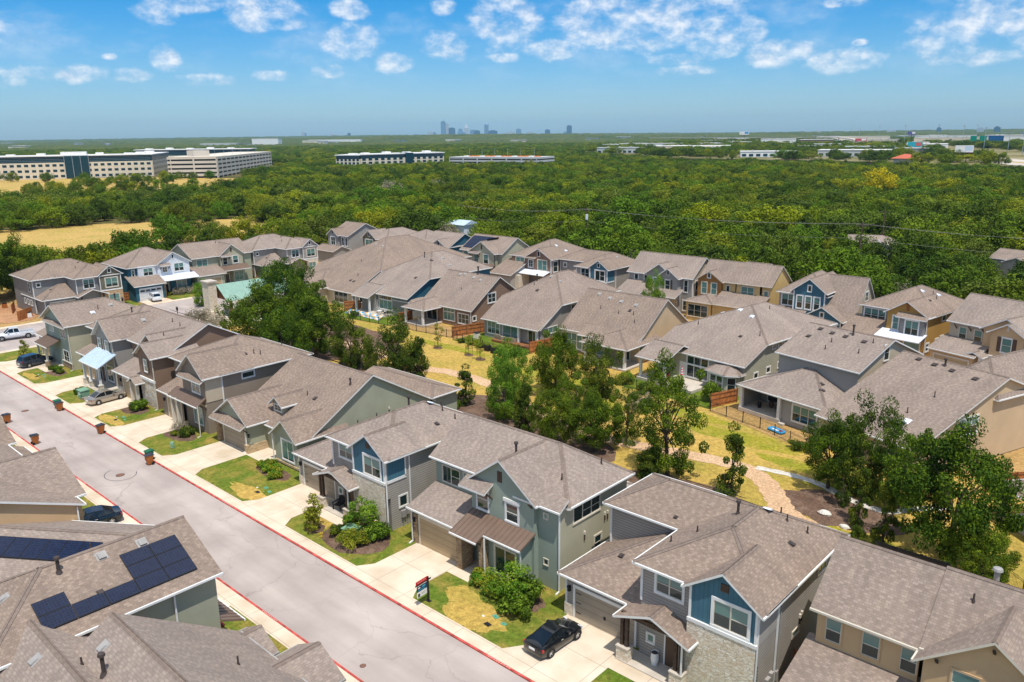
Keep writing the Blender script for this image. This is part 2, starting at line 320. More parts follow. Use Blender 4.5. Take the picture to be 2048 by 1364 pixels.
# ------------------------------------------------------------------ mesh helpers
class MB:
    def __init__(s): s.v = []; s.f = []; s.m = []; s.mats = []
    def mi(s, m):
        if m not in s.mats: s.mats.append(m)
        return s.mats.index(m)
    def poly(s, pts, m):
        i = len(s.v); s.v += [tuple(p) for p in pts]; s.f.append(tuple(range(i, i+len(pts)))); s.m.append(s.mi(m))
    def box(s, x0, y0, z0, x1, y1, z1, m, skip=''):
        a, b = min(x0, x1), max(x0, x1); c, d = min(y0, y1), max(y0, y1); e, f = min(z0, z1), max(z0, z1)
        s.hexa([(a, c, e), (b, c, e), (b, d, e), (a, d, e), (a, c, f), (b, c, f), (b, d, f), (a, d, f)], m)
    def hexa(s, p, m):
        for q in ((0, 3, 2, 1), (4, 5, 6, 7), (0, 1, 5, 4), (1, 2, 6, 5), (2, 3, 7, 6), (3, 0, 4, 7)): s.poly([p[i] for i in q], m)
    def prism(s, pts, z0, z1, m):
        n = len(pts); s.poly([(x, y, z1) for x, y in pts], m); s.poly([(x, y, z0) for x, y in reversed(pts)], m)
        for i in range(n):
            a, b = pts[i], pts[(i+1) % n]; s.poly([(a[0], a[1], z0), (b[0], b[1], z0), (b[0], b[1], z1), (a[0], a[1], z1)], m)
    def tube(s, p, q, r0, r1, n, m, cap=True):
        p = Vector(p); q = Vector(q); d = (q-p)
        if d.length < 1e-6: return
        d.normalize(); a = d.cross(Vector((0, 0, 1)) if abs(d.z) < 0.95 else Vector((1, 0, 0))).normalized(); b = d.cross(a)
        A = [p+(a*math.cos(t)+b*math.sin(t))*r0 for t in [2*math.pi*i/n for i in range(n)]]
        B = [q+(a*math.cos(t)+b*math.sin(t))*r1 for t in [2*math.pi*i/n for i in range(n)]]
        for i in range(n):
            j = (i+1) % n; s.poly([A[j], A[i], B[i], B[j]], m)
        if cap: s.poly(A, m); s.poly(B[::-1], m)
    def build(s, name, parent=None, smooth=False, label=None):
        me = bpy.data.meshes.new(name); me.from_pydata(s.v, [], s.f)
        for m in s.mats: me.materials.append(m)
        me.polygons.foreach_set('material_index', s.m)
        if smooth: me.polygons.foreach_set('use_smooth', [True]*len(s.f))
        uv = me.uv_layers.new(name='UVMap'); Z = Vector((0, 0, 1))
        for p in me.polygons:
            n = p.normal; t = Z.cross(n)
            t = Vector((1, 0, 0)) if t.length < 1e-3 else t.normalized()
            b = n.cross(t)
            for li in p.loop_indices:
                co = me.vertices[me.loops[li].vertex_index].co; uv.data[li].uv = (co.dot(t), co.dot(b))
        me.update(); o = bpy.data.objects.new(name, me); COL.objects.link(o)
        if parent: o.parent = parent
        if label: o['label'] = label
        return o
def tag(o, label, cat, group=None, kind=None):
    o['label'] = label; o['category'] = cat
    if group: o['group'] = group
    if kind: o['kind'] = kind
    return o
def struct(o, kind='structure'): o['kind'] = kind; return o
def empty(name, loc, label, cat, group=None, rz=0):
    o = bpy.data.objects.new(name, None); COL.objects.link(o); o.location = loc; o.rotation_euler = (0, 0, rz); o.empty_display_size = 0.5
    return tag(o, label, cat, group)
def dup(root, loc, rz=0, label=None, scale=None):
    r = root.copy(); COL.objects.link(r); r.location = loc; r.rotation_euler = (0, 0, rz)
    if scale: r.scale = scale
    if label: r['label'] = label
    for ch in list(root.children):
        c = ch.copy(); COL.objects.link(c); c.parent = r
        for g in list(ch.children):
            d = g.copy(); COL.objects.link(d); d.parent = c
    return r
# ------------------------------------------------------------------ house kit
FACES = {'S': lambda c, u, v, z: (u, c-v, z), 'N': lambda c, u, v, z: (-u, c+v, z) if False else (u, c+v, z),
         'E': lambda c, u, v, z: (c+v, u, z), 'W': lambda c, u, v, z: (c-v, u, z)}
class House:
    count = 0
    """all coordinates are given in the house's own frame, minus the shift (sx, sy)"""
    def __init__(s, label, base, rz=0, name='house', cat='house', shift=None, group='houses of the estate', scale=None):
        s.root = empty(name, base, label, cat, group, rz)
        s.sx, s.sy = shift if shift is not None else (0, 0)
        s.W = MB(); s.RF = MB(); s.GU = MB(); s.TR = MB(); s.tops = []; s.nv = 0; House.count += 1; s.sh = SHV[(House.count*7//3) % 3]; s.fasc = WHITE; s.soff = SOFF; s.acc = {}
    # -- shifted primitives
    def P(s, pts): return [(p[0]-s.sx, p[1]-s.sy, p[2]) for p in pts]
    def mb(s, name): return s.acc.setdefault(name, MB())
    def bx(s, part, x0, y0, z0, x1, y1, z1, m):
        mb = {'wall': s.W, 'roof': s.RF, 'trim': s.TR}.get(part) or s.mb(part)
        mb.box(x0-s.sx, y0-s.sy, z0, x1-s.sx, y1-s.sy, z1, m)
    def one(s, name, x0, y0, z0, x1, y1, z1, m):
        b = MB(); b.box(x0-s.sx, y0-s.sy, z0, x1-s.sx, y1-s.sy, z1, m); return b.build(name, s.root)
    # -- roofs
    def add_roof(s, polys, m=None, thick=0.16, gutter=True, cap=True, fasc=None):
        m = m or s.sh; fasc = fasc or s.fasc
        edges = {}
        for i, p in enumerate(polys):
            s.tops.append(p); q = s.P(p); s.RF.poly(q, m); s.RF.poly([(x, y, z-thick) for x, y, z in reversed(q)], s.soff)
            n = len(q)
            for k in range(n):
                a, b = q[k], q[(k+1) % n]; ka = tuple(round(t, 3) for t in a); kb = tuple(round(t, 3) for t in b)
                if (kb, ka) in edges: edges[(kb, ka)].append((i, a, b))
                else: edges[(ka, kb)] = [(i, a, b)]
        for (ka, kb), L in edges.items():
            i, a, b = L[0]
            if len(L) == 1:
                s.RF.poly([a, (a[0], a[1], a[2]-thick), (b[0], b[1], b[2]-thick), b], fasc)
                if gutter and abs(a[2]-b[2]) < 0.01:
                    c = [sum(t[j] for t in s.P(polys[i]))/len(polys[i]) for j in range(3)]
                    if c[2] > a[2]+0.05:
                        d = Vector((b[0]-a[0], b[1]-a[1], 0)); l = d.length
                        if l > 0.8:
                            d /= l; n = Vector((d.y, -d.x, 0))
                            if n.dot(Vector((c[0]-a[0], c[1]-a[1], 0))) > 0: n = -n
                            A = Vector(a)+n*0.004; B = Vector(b)+n*0.004; z0, z1 = a[2]-0.14, a[2]-0.012
                            pts = [A, B, B+n*0.09, A+n*0.09]
                            if n.cross(d).z < 0: pass
                            P = [(p.x, p.y, z0) for p in pts]+[(p.x, p.y, z1) for p in pts]
                            if (Vector(P[1])-Vector(P[0])).cross(Vector(P[3])-Vector(P[0])).z < 0: P = [P[1], P[0], P[3], P[2], P[5], P[4], P[7], P[6]]
                            gm = MB(); gm.hexa(P, s.fasc); gm.build('gutter', s.root)
            elif cap and m in SHV:
                nn = []
                for (i, a, b) in L:
                    q = [Vector(t) for t in s.P(polys[i])]; nn.append((q[1]-q[0]).cross(q[2]-q[0]).normalized())
                if abs(nn[0].dot(nn[1])) > 0.999: continue
                for (i, a, b) in L:
                    q = [Vector(t) for t in s.P(polys[i])]; n = (q[1]-q[0]).cross(q[2]-q[0]).normalized()
                    if n.z < 0: n = -n
                    A, B = Vector(a), Vector(b); e = (B-A).normalized(); d = n.cross(e)
                    c = sum(q, Vector())/len(q)
                    if d.dot(c-A) < 0: d = -d
                    up_ = n*0.035
                    qq = [A+up_, B+up_, B+up_+d*0.17, A+up_+d*0.17]
                    if (qq[1]-qq[0]).cross(qq[2]-qq[0]).z < 0: qq = qq[::-1]
                    s.RF.poly(qq, SHD)
    def zat(s, x, y):
        best = None
        for p in s.tops:
            ins = False; n = len(p); j = n-1
            for i in range(n):
                if (p[i][1] > y) != (p[j][1] > y) and x < (p[j][0]-p[i][0])*(y-p[i][1])/(p[j][1]-p[i][1]+1e-12)+p[i][0]: ins = not ins
                j = i
            if ins:
                a, b, c = Vector(p[0]), Vector(p[1]), Vector(p[2]); nn = (b-a).cross(c-a)
                if abs(nn.z) < 1e-6: continue
                z = a.z-(nn.x*(x-a.x)+nn.y*(y-a.y))/nn.z
                if best is None or z > best[0]: best = (z, nn.normalized() if nn.z > 0 else -nn.normalized())
        return best
    @staticmethod
    def rpolys(kind, X0, X1, Y0, Y1, ze, p, hips=''):
        if kind == 'gx':
            ym = (Y0+Y1)/2; h = (Y1-Y0)/2; zr = ze+p*h; a = X0+(h if 'W' in hips else 0); b = X1-(h if 'E' in hips else 0)
            L = [[(X0, Y0, ze), (X1, Y0, ze), (b, ym, zr), (a, ym, zr)], [(X1, Y1, ze), (X0, Y1, ze), (a, ym, zr), (b, ym, zr)]]
            if 'W' in hips: L.append([(X0, Y1, ze), (X0, Y0, ze), (a, ym, zr)])
            if 'E' in hips: L.append([(X1, Y0, ze), (X1, Y1, ze), (b, ym, zr)])
            return L
        if kind == 'gy':
            xm = (X0+X1)/2; h = (X1-X0)/2; zr = ze+p*h; a = Y0+(h if 'S' in hips else 0); b = Y1-(h if 'N' in hips else 0)
            L = [[(X0, Y1, ze), (X0, Y0, ze), (xm, a, zr), (xm, b, zr)], [(X1, Y0, ze), (X1, Y1, ze), (xm, b, zr), (xm, a, zr)]]
            if 'S' in hips: L.append([(X0, Y0, ze), (X1, Y0, ze), (xm, a, zr)])
            if 'N' in hips: L.append([(X1, Y1, ze), (X0, Y1, ze), (xm, b, zr)])
            return L
        if kind == 'hip':
            return House.rpolys('gx', X0, X1, Y0, Y1, ze, p, 'WE') if X1-X0 > Y1-Y0 else House.rpolys('gy', X0, X1, Y0, Y1, ze, p, 'SN')
        if kind == 'sS': z = ze+p*(Y1-Y0); return [[(X0, Y0, ze), (X1, Y0, ze), (X1, Y1, z), (X0, Y1, z)]]
        if kind == 'sN': z = ze+p*(Y1-Y0); return [[(X1, Y1, ze), (X0, Y1, ze), (X0, Y0, z), (X1, Y0, z)]]
        if kind == 'sE': z = ze+p*(X1-X0); return [[(X1, Y0, ze), (X1, Y1, ze), (X0, Y1, z), (X0, Y0, z)]]
        if kind == 'sW': z = ze+p*(X1-X0); return [[(X0, Y1, ze), (X0, Y0, ze), (X1, Y0, z), (X1, Y1, z)]]
    def roof(s, kind, X0, X1, Y0, Y1, ze, p, hips='', **k): s.add_roof(s.rpolys(kind, X0, X1, Y0, Y1, ze, p, hips), **k)
    def vol(s, kind, x0, x1, y0, y1, ze, p, wm, hips='', oh=0.4, ohr=0.35, z0=0, ex=(0, 0, 0, 0), faces='SNEW', **k):
        """walls under a roof whose edges stand out by oh; ex = extra roof at W, E, S, N; wm may be a dict per face"""
        t = 0.17; s.nv += 1; e_ = 0.0014*s.nv; x0 -= e_; x1 += e_; y0 -= e_; y1 += e_
        ow = oh if kind in ('gy', 'hip') or 'W' in hips or kind[0] == 's' else ohr; oe = oh if kind in ('gy', 'hip') or 'E' in hips or kind[0] == 's' else ohr
        os_ = oh if kind in ('gx', 'hip') or 'S' in hips or kind[0] == 's' else ohr; on = oh if kind in ('gx', 'hip') or 'N' in hips or kind[0] == 's' else ohr
        X0, X1, Y0, Y1 = x0-ow-ex[0], x1+oe+ex[1], y0-os_-ex[2], y1+on+ex[3]
        # keep the slope through the wall line: lower the edge by the extra
        s.roof(kind, X0, X1, Y0, Y1, ze, p, hips, **k)
        M_ = wm if isinstance(wm, dict) else {}
        g = lambda f: M_.get(f, M_.get('*', wm if not isinstance(wm, dict) else None))
        zr = None
        def zs(x, y):   # roof underside over the wall line
            if kind in ('gx', 'hip') and not (kind == 'hip' and X1-X0 <= Y1-Y0): a = ze+p*min(y-Y0, Y1-y)
            elif kind in ('gy', 'hip'): a = ze+p*min(x-X0, X1-x)
            elif kind == 'sS': a = ze+p*(y-Y0)
            elif kind == 'sN': a = ze+p*(Y1-y)
            elif kind == 'sE': a = ze+p*(X1-x)
            else: a = ze+p*(x-X0)
            if kind == 'gx' and 'W' in hips or kind == 'hip': a = min(a, ze+p*(x-X0))
            if kind == 'gx' and 'E' in hips or kind == 'hip': a = min(a, ze+p*(X1-x))
            if kind == 'gy' and 'S' in hips or kind == 'hip': a = min(a, ze+p*(y-Y0))
            if kind == 'gy' and 'N' in hips or kind == 'hip': a = min(a, ze+p*(Y1-y))
            return a-t+0.01
        xm, ym = (X0+X1)/2, (Y0+Y1)/2
        def side(f, pts):
            if f in faces and g(f): s.W.poly(s.P(pts), g(f))
        mx = [(xm, y, zs(xm, y)) for y in (y0, y1)] if kind == 'gy' else None
        top = lambda a, b, mid: [(a[0], a[1], z0), (b[0], b[1], z0), (b[0], b[1], zs(*b))]+([(mid[0], mid[1], zs(*mid))] if mid else [])+[(a[0], a[1], zs(*a))]
        side('S', top((x0, y0), (x1, y0), (xm, y0) if kind == 'gy' and 'S' not in hips else None))
        side('N', top((x1, y1), (x0, y1), (xm, y1) if kind == 'gy' and 'N' not in hips else None))
        side('E', top((x1, y0), (x1, y1), (x1, ym) if kind == 'gx' and 'E' not in hips else None))
        side('W', top((x0, y1), (x0, y0), (x0, ym) if kind == 'gx' and 'W' not in hips else None))
        return s
    # -- wall fittings; f = face, c = plane, u along the wall
    def fb(s, mb, f, c, u0, u1, v0, v1, z0, z1, m):
        F = FACES[f]; a = F(c, u0, v0, z0); b = F(c, u1, v1, z1)
        mb.box(a[0]-s.sx, a[1]-s.sy, a[2], b[0]-s.sx, b[1]-s.sy, b[2], m)
    def panel(s, f, c, u0, u1, z0, z1, m, th=0.05): s.fb(s.W, f, c, u0, u1, -0.02, th, z0, z1, m)
    def board(s, f, c, u0, u1, z0, z1, m=None, th=0.07): s.fb(s.TR, f, c, u0, u1, -0.01, th, z0, z1, m or s.fasc)
    def corner(s, f, c, u, z0, z1, m=None, w=0.14): s.board(f, c, u-w/2, u+w/2, z0, z1, m)
    def win(s, f, c, u0, u1, z0, z1, cols=1, kind='dh', trim=None, tw=0.11, glass=None, off=0.0, blind=0.5, sash=None, name='window', drop=None):
        """double-hung windows: trim ring, sash ring, meeting rail; the panes are a part of the window"""
        trim = trim or s.fasc; sash = sash or CREAM; F = MB(); G = MB(); c0 = off
        s.fb(F, f, c, u0-tw, u1+tw, c0-0.01, c0+0.06, z1, z1+tw*1.15, trim); s.fb(F, f, c, u0-tw, u1+tw, c0-0.01, c0+0.08, z0-tw*1.1, z0, trim)
        s.fb(F, f, c, u0-tw, u0, c0-0.01, c0+0.058, z0, z1, trim); s.fb(F, f, c, u1, u1+tw, c0-0.01, c0+0.058, z0, z1, trim)
        wv = (u1-u0)/cols
        for k in range(cols):
            a, b = u0+k*wv, u0+(k+1)*wv; e = 0.045
            for (p0, p1, q0, q1) in ((a, b, z1-e, z1), (a, b, z0, z0+e), (a, a+e, z0+e, z1-e), (b-e, b, z0+e, z1-e)):
                s.fb(F, f, c, p0, p1, c0-0.01, c0+0.035, q0, q1, sash)
            pic = kind == 'fix' or (kind == 'mix' and k == 0)
            zm = z0+(z1-z0)*0.5
            if not pic: s.fb(F, f, c, a+e, b-e, c0-0.01, c0+0.032, zm-0.025, zm+0.025, sash)
            if glass is None:
                zb = (z0 if pic and blind > 0.3 else z1-(z1-z0)*blind)
                if drop is not None: zb = z1-(z1-z0)*drop
                if zb < z1-0.02: s.fb(G, f, c, a+e*0.5, b-e*0.5, c0, c0+0.014, max(zb, z0+0.01), z1-0.01, GLASST)
                if zb > z0+0.02: s.fb(G, f, c, a+e*0.5, b-e*0.5, c0, c0+0.012, z0+0.01, zb, GLASS)
            else: s.fb(G, f, c, a+e*0.5, b-e*0.5, c0, c0+0.012, z0+0.01, z1-0.01, glass)
        o = F.build(name, s.root); G.build('pane', o); return o
    def garage(s, f, c, u0, u1, z1=2.35, m=None, trim=None, lites=False, hw=False):
        m = m or GDOOR; trim = trim or s.fasc; D = MB(); s.fb(D, f, c, u0, u1, 0, 0.03, 0.05, z1, m)
        o = D.build('garage_door', s.root)
        T = MB(); s.fb(T, f, c, u0-0.16, u0, -0.01, 0.07, 0, z1+0.02, trim); s.fb(T, f, c, u1, u1+0.16, -0.01, 0.07, 0, z1+0.02, trim); s.fb(T, f, c, u0-0.16, u1+0.16, -0.01, 0.075, z1+0.02, z1+0.24, trim)
        T.build('door_trim', o)
        if lites:
            L = MB(); n = 4; wv = (u1-u0)/n
            for k in range(n): s.fb(L, f, c, u0+wv*k+0.12, u0+wv*(k+1)-0.12, 0.028, 0.04, z1-0.48, z1-0.12, GLASS)
            L.build('pane', o)
        if hw:
            for u, z in ((u0+0.08, z1-0.35), (u0+0.08, 0.5), (u0+0.08, 1.25)): L = MB(); s.fb(L, f, c, u, u+0.42, 0.028, 0.05, z, z+0.05, BLK); L.build('hinge', o)
            L = MB(); s.fb(L, f, c, (u0+u1)/2-0.03, (u0+u1)/2+0.14, 0.028, 0.05, 0.9, 1.15, BLK); L.build('handle', o)
        return o
    def door(s, f, c, u0, u1, z1=2.2, m=None, z0=0.12):
        D = MB(); s.fb(D, f, c, u0, u1, 0, 0.04, z0, z1, m or DOOR); o = D.build('door', s.root)
        T = MB(); tr = s.fasc
        s.fb(T, f, c, u0-0.1, u0, -0.01, 0.06, z0, z1, tr); s.fb(T, f, c, u1, u1+0.1, -0.01, 0.06, z0, z1, tr); s.fb(T, f, c, u0-0.1, u1+0.1, -0.01, 0.062, z1, z1+0.12, tr); T.build('door_frame', o)
        H = MB(); s.fb(H, f, c, u1-0.12, u1-0.07, 0.035, 0.09, z0+0.95, z0+1.1, ALU); H.build('handle', o); return o
    def louvre(s, f, c, u0, u1, z0, z1, m=None, trim=None):
        B = MB(); m = m or DOOR
        n = max(3, int((z1-z0)/0.12))
        for k in range(n): s.fb(B, f, c, u0, u1, 0, 0.05, z0+(z1-z0)*k/n, z0+(z1-z0)*(k+0.72)/n, m)
        s.fb(B, f, c, u0, u1, 0, 0.02, z0, z1, BLK)
        if trim:
            for a in ((u0-0.1, u1+0.1, z1, z1+0.1), (u0-0.1, u1+0.1, z0-0.1, z0), (u0-0.1, u0, z0, z1), (u1, u1+0.1, z0, z1)): s.fb(B, f, c, a[0], a[1], 0, 0.06, a[2], a[3], trim)
        B.build('gable_vent', s.root)
    def shutters(s, f, c, u0, u1, z0, z1, w=0.38, m=None):
        for a in (u0-w-0.1, u1+0.1):
            B = MB(); s.fb(B, f, c, a, a+w, 0, 0.07, z0-0.05, z1+0.1, m or DOOR); B.build('shutter', s.root)
    def spout(s, x, y, z1, z0=0.1, foot=(0, -0.35), m=None):
        m = m or s.fasc; B = MB(); a = 0.045; x -= s.sx; y -= s.sy
        B.box(x-a, y-a, z0, x+a, y+a, z1, m)
        B.hexa([(x-a, y-a, z0), (x+a, y-a, z0), (x+a+foot[0], y+a+foot[1], z0-0.08), (x-a+foot[0], y-a+foot[1], z0-0.08), (x-a, y-a, z0+0.1), (x+a, y-a, z0+0.1), (x+a+foot[0], y+a+foot[1], z0+0.02), (x-a+foot[0], y-a+foot[1], z0+0.02)], m)
        B.build('downspout', s.root)
    def post(s, x, y, z1, r=0.09, m=None, base=None, bh=0.9, br=0.24, name='porch_post'):
        B = MB(); X, Y = x-s.sx, y-s.sy; m = m or s.fasc
        z0 = bh if base else 0.1
        B.box(X-r, Y-r, z0, X+r, Y+r, z1, m); B.box(X-r-0.04, Y-r-0.04, z1-0.14, X+r+0.04, Y+r+0.04, z1, m); B.box(X-r-0.04, Y-r-0.04, z0, X+r+0.04, Y+r+0.04, z0+0.12, m)
        o = B.build(name, s.root)
        if base:
            C = MB(); C.box(X-br, Y-br, 0, X+br, Y+br, bh-0.06, base); C.box(X-br-0.03, Y-br-0.03, bh-0.06, X+br+0.03, Y+br+0.03, bh, CONC); C.build('pier', o)
        return o
    def pipe(s, x, y, h=0.45, r=0.05, m=None, big=False):
        q = s.zat(x, y)
        if not q: return
        B = MB(); X, Y = x-s.sx, y-s.sy; z = q[0]; m = m or PIPE
        B.tube((X, Y, z-0.15), (X, Y, z+h), r, r, 8, m)
        B.tube((X, Y, z-0.1), (X, Y, z+0.14), r*2.3, r*1.1, 8, m)
        if big: B.tube((X, Y, z+h), (X, Y, z+h+0.07), r*1.3, r*1.9, 10, m); B.tube((X, Y, z+h+0.07), (X, Y, z+h+0.2), r*1.9, r*1.6, 10, m); B.tube((X, Y, z+h+0.2), (X, Y, z+h+0.25), r*1.6, r*0.4, 10, m)
        B.build('vent_pipe', s.root)
    def rvent(s, x, y, w=0.34, m=None, h=0.13):
        q = s.zat(x, y)
        if not q: return
        z, n = q; m = m or VENT; d = Vector((0, 0, -1))-n*(-n.z)   # down-slope
        d = d.normalized() if d.length > 1e-3 else Vector((0, -1, 0)); e = n.cross(d); c = Vector((x-s.sx, y-s.sy, z))
        B = MB(); L = w*1.1
        lo = [c-e*w/2-d*L/2, c+e*w/2-d*L/2, c+e*w/2+d*L/2, c-e*w/2+d*L/2]
        hi = [c-e*w*.42-d*L*.3+n*h*.7, c+e*w*.42-d*L*.3+n*h*.7, c+e*w*.47+d*L*.5+n*h, c-e*w*.47+d*L*.5+n*h]
        P = lo+hi
        if (P[1]-P[0]).cross(P[3]-P[0]).dot(n) < 0: P = [P[1], P[0], P[3], P[2], P[5], P[4], P[7], P[6]]
        B.hexa(P, m); f0 = c-n*0.0; fl = [f0-e*w*.75-d*L*.75+n*.012, f0+e*w*.75-d*L*.75+n*.012, f0+e*w*.75+d*L*.6+n*.012, f0-e*w*.75+d*L*.6+n*.012]
        if (fl[1]-fl[0]).cross(fl[2]-fl[0]).dot(n) < 0: fl = fl[::-1]
        B.poly(fl, m); B.build('roof_vent', s.root)
    def solar(s, cells, nx, ny, x0, y0, dx, dy, lift=0.13):
        """panels on the roof: grid cells (i, j) in plan, following the slope below them"""
        for (i, j) in cells:
            xa, xb = x0+i*dx+0.012, x0+(i+1)*dx-0.012; ya, yb = y0+j*dy+0.012, y0+(j+1)*dy-0.012
            q = s.zat((xa+xb)/2, (ya+yb)/2)
            if not q: continue
            z, n = q; cx, cy = (xa+xb)/2, (ya+yb)/2
            zz = lambda x, y: z-(n.x*(x-cx)+n.y*(y-cy))/n.z+lift
            pts = [(xa, ya), (xb, ya), (xb, yb), (xa, yb)]
            B = MB(); B.hexa(s.P([(x, y, zz(x, y)-0.04) for x, y in pts]+[(x, y, zz(x, y)) for x, y in pts]), BLK)
            e = 0.025; p2 = [(xa+e, ya+e), (xb-e, ya+e), (xb-e, yb-e), (xa+e, yb-e)]
            B.poly(s.P([(x, y, zz(x, y)+0.004) for x, y in p2]), SOLAR); o = B.build('solar_panel', s.root)
        return s
    def lamp(s, f, c, u, z=2.0):
        B = MB(); s.fb(B, f, c, u-0.05, u+0.05, 0, 0.05, z, z+0.3, BLK); s.fb(B, f, c, u-0.09, u+0.09, 0.05, 0.22, z-0.05, z+0.25, BLK); s.fb(B, f, c, u-0.12, u+0.12, 0.03, 0.25, z+0.25, z+0.31, BLK); B.build('wall_lamp', s.root)
    def metal(s, X0, X1, Y0, Y1, z0, z1, m, dirn='S', seam=0.42, thick=0.09, name='awning'):
        """standing-seam lean-to roof, low on the side dirn"""
        B = MB(); F = s.fasc
        def Z(x, y):
            t = {'S': (y-Y0)/(Y1-Y0), 'N': (Y1-y)/(Y1-Y0), 'E': (X1-x)/(X1-X0), 'W': (x-X0)/(X1-X0)}[dirn]; return z0+(z1-z0)*t
        c = [(X0, Y0), (X1, Y0), (X1, Y1), (X0, Y1)]
        B.hexa(s.P([(x, y, Z(x, y)-thick) for x, y in c]+[(x, y, Z(x, y)) for x, y in c]), m)
        if dirn in 'SN':
            n = max(2, int((X1-X0)/seam))
            for k in range(n+1):
                x = X0+0.03+(X1-X0-0.06)*k/n; q = [(x-0.02, Y0), (x+0.02, Y0), (x+0.02, Y1), (x-0.02, Y1)]
                B.hexa(s.P([(a, b, Z(a, b)+0.001) for a, b in q]+[(a, b, Z(a, b)+0.045) for a, b in q]), m)
            y = Y0 if dirn == 'S' else Y1; sg = -1 if dirn == 'S' else 1
            B.box(X0-s.sx, y-s.sy+sg*0.004, z0-0.13, X1-s.sx, y-s.sy+sg*0.1, z0-0.015, F)
        else:
            n = max(2, int((Y1-Y0)/seam))
            for k in range(n+1):
                y = Y0+0.03+(Y1-Y0-0.06)*k/n; q = [(X0, y-0.02), (X1, y-0.02), (X1, y+0.02), (X0, y+0.02)]
                B.hexa(s.P([(a, b, Z(a, b)+0.001) for a, b in q]+[(a, b, Z(a, b)+0.045) for a, b in q]), m)
        o = B.build(name, s.root); s.tops.append([(x, y, Z(x, y)) for x, y in c]); return o
    def bracket(s, f, c, u, z, l=0.7, m=None):
        B = MB(); m = m or WOOD; F = FACES[f]; P = lambda du, v, zz: tuple(a-b for a, b in zip(F(c, u+du, v, zz), (s.sx, s.sy, 0)))
        a = 0.06
        q = [P(-a, 0, z-l), P(a, 0, z-l), P(a, l, z), P(-a, l, z)]
        d = 0.1; q2 = [P(-a, 0, z-l-d*1.4), P(a, 0, z-l-d*1.4), P(a, l, z-d*1.4), P(-a, l, z-d*1.4)]
        B.hexa(q2+q, m); B.build('bracket', s.root)
    def done(s):
        if s.W.f: s.W.build('wall', s.root)
        if s.RF.f: s.RF.build('roof', s.root)
        if s.GU.f: s.GU.build('gutter', s.root)
        if s.TR.f: s.TR.build('trim', s.root)
        for k, v in s.acc.items():
            if v.f: v.build(k, s.root)
        return s.root
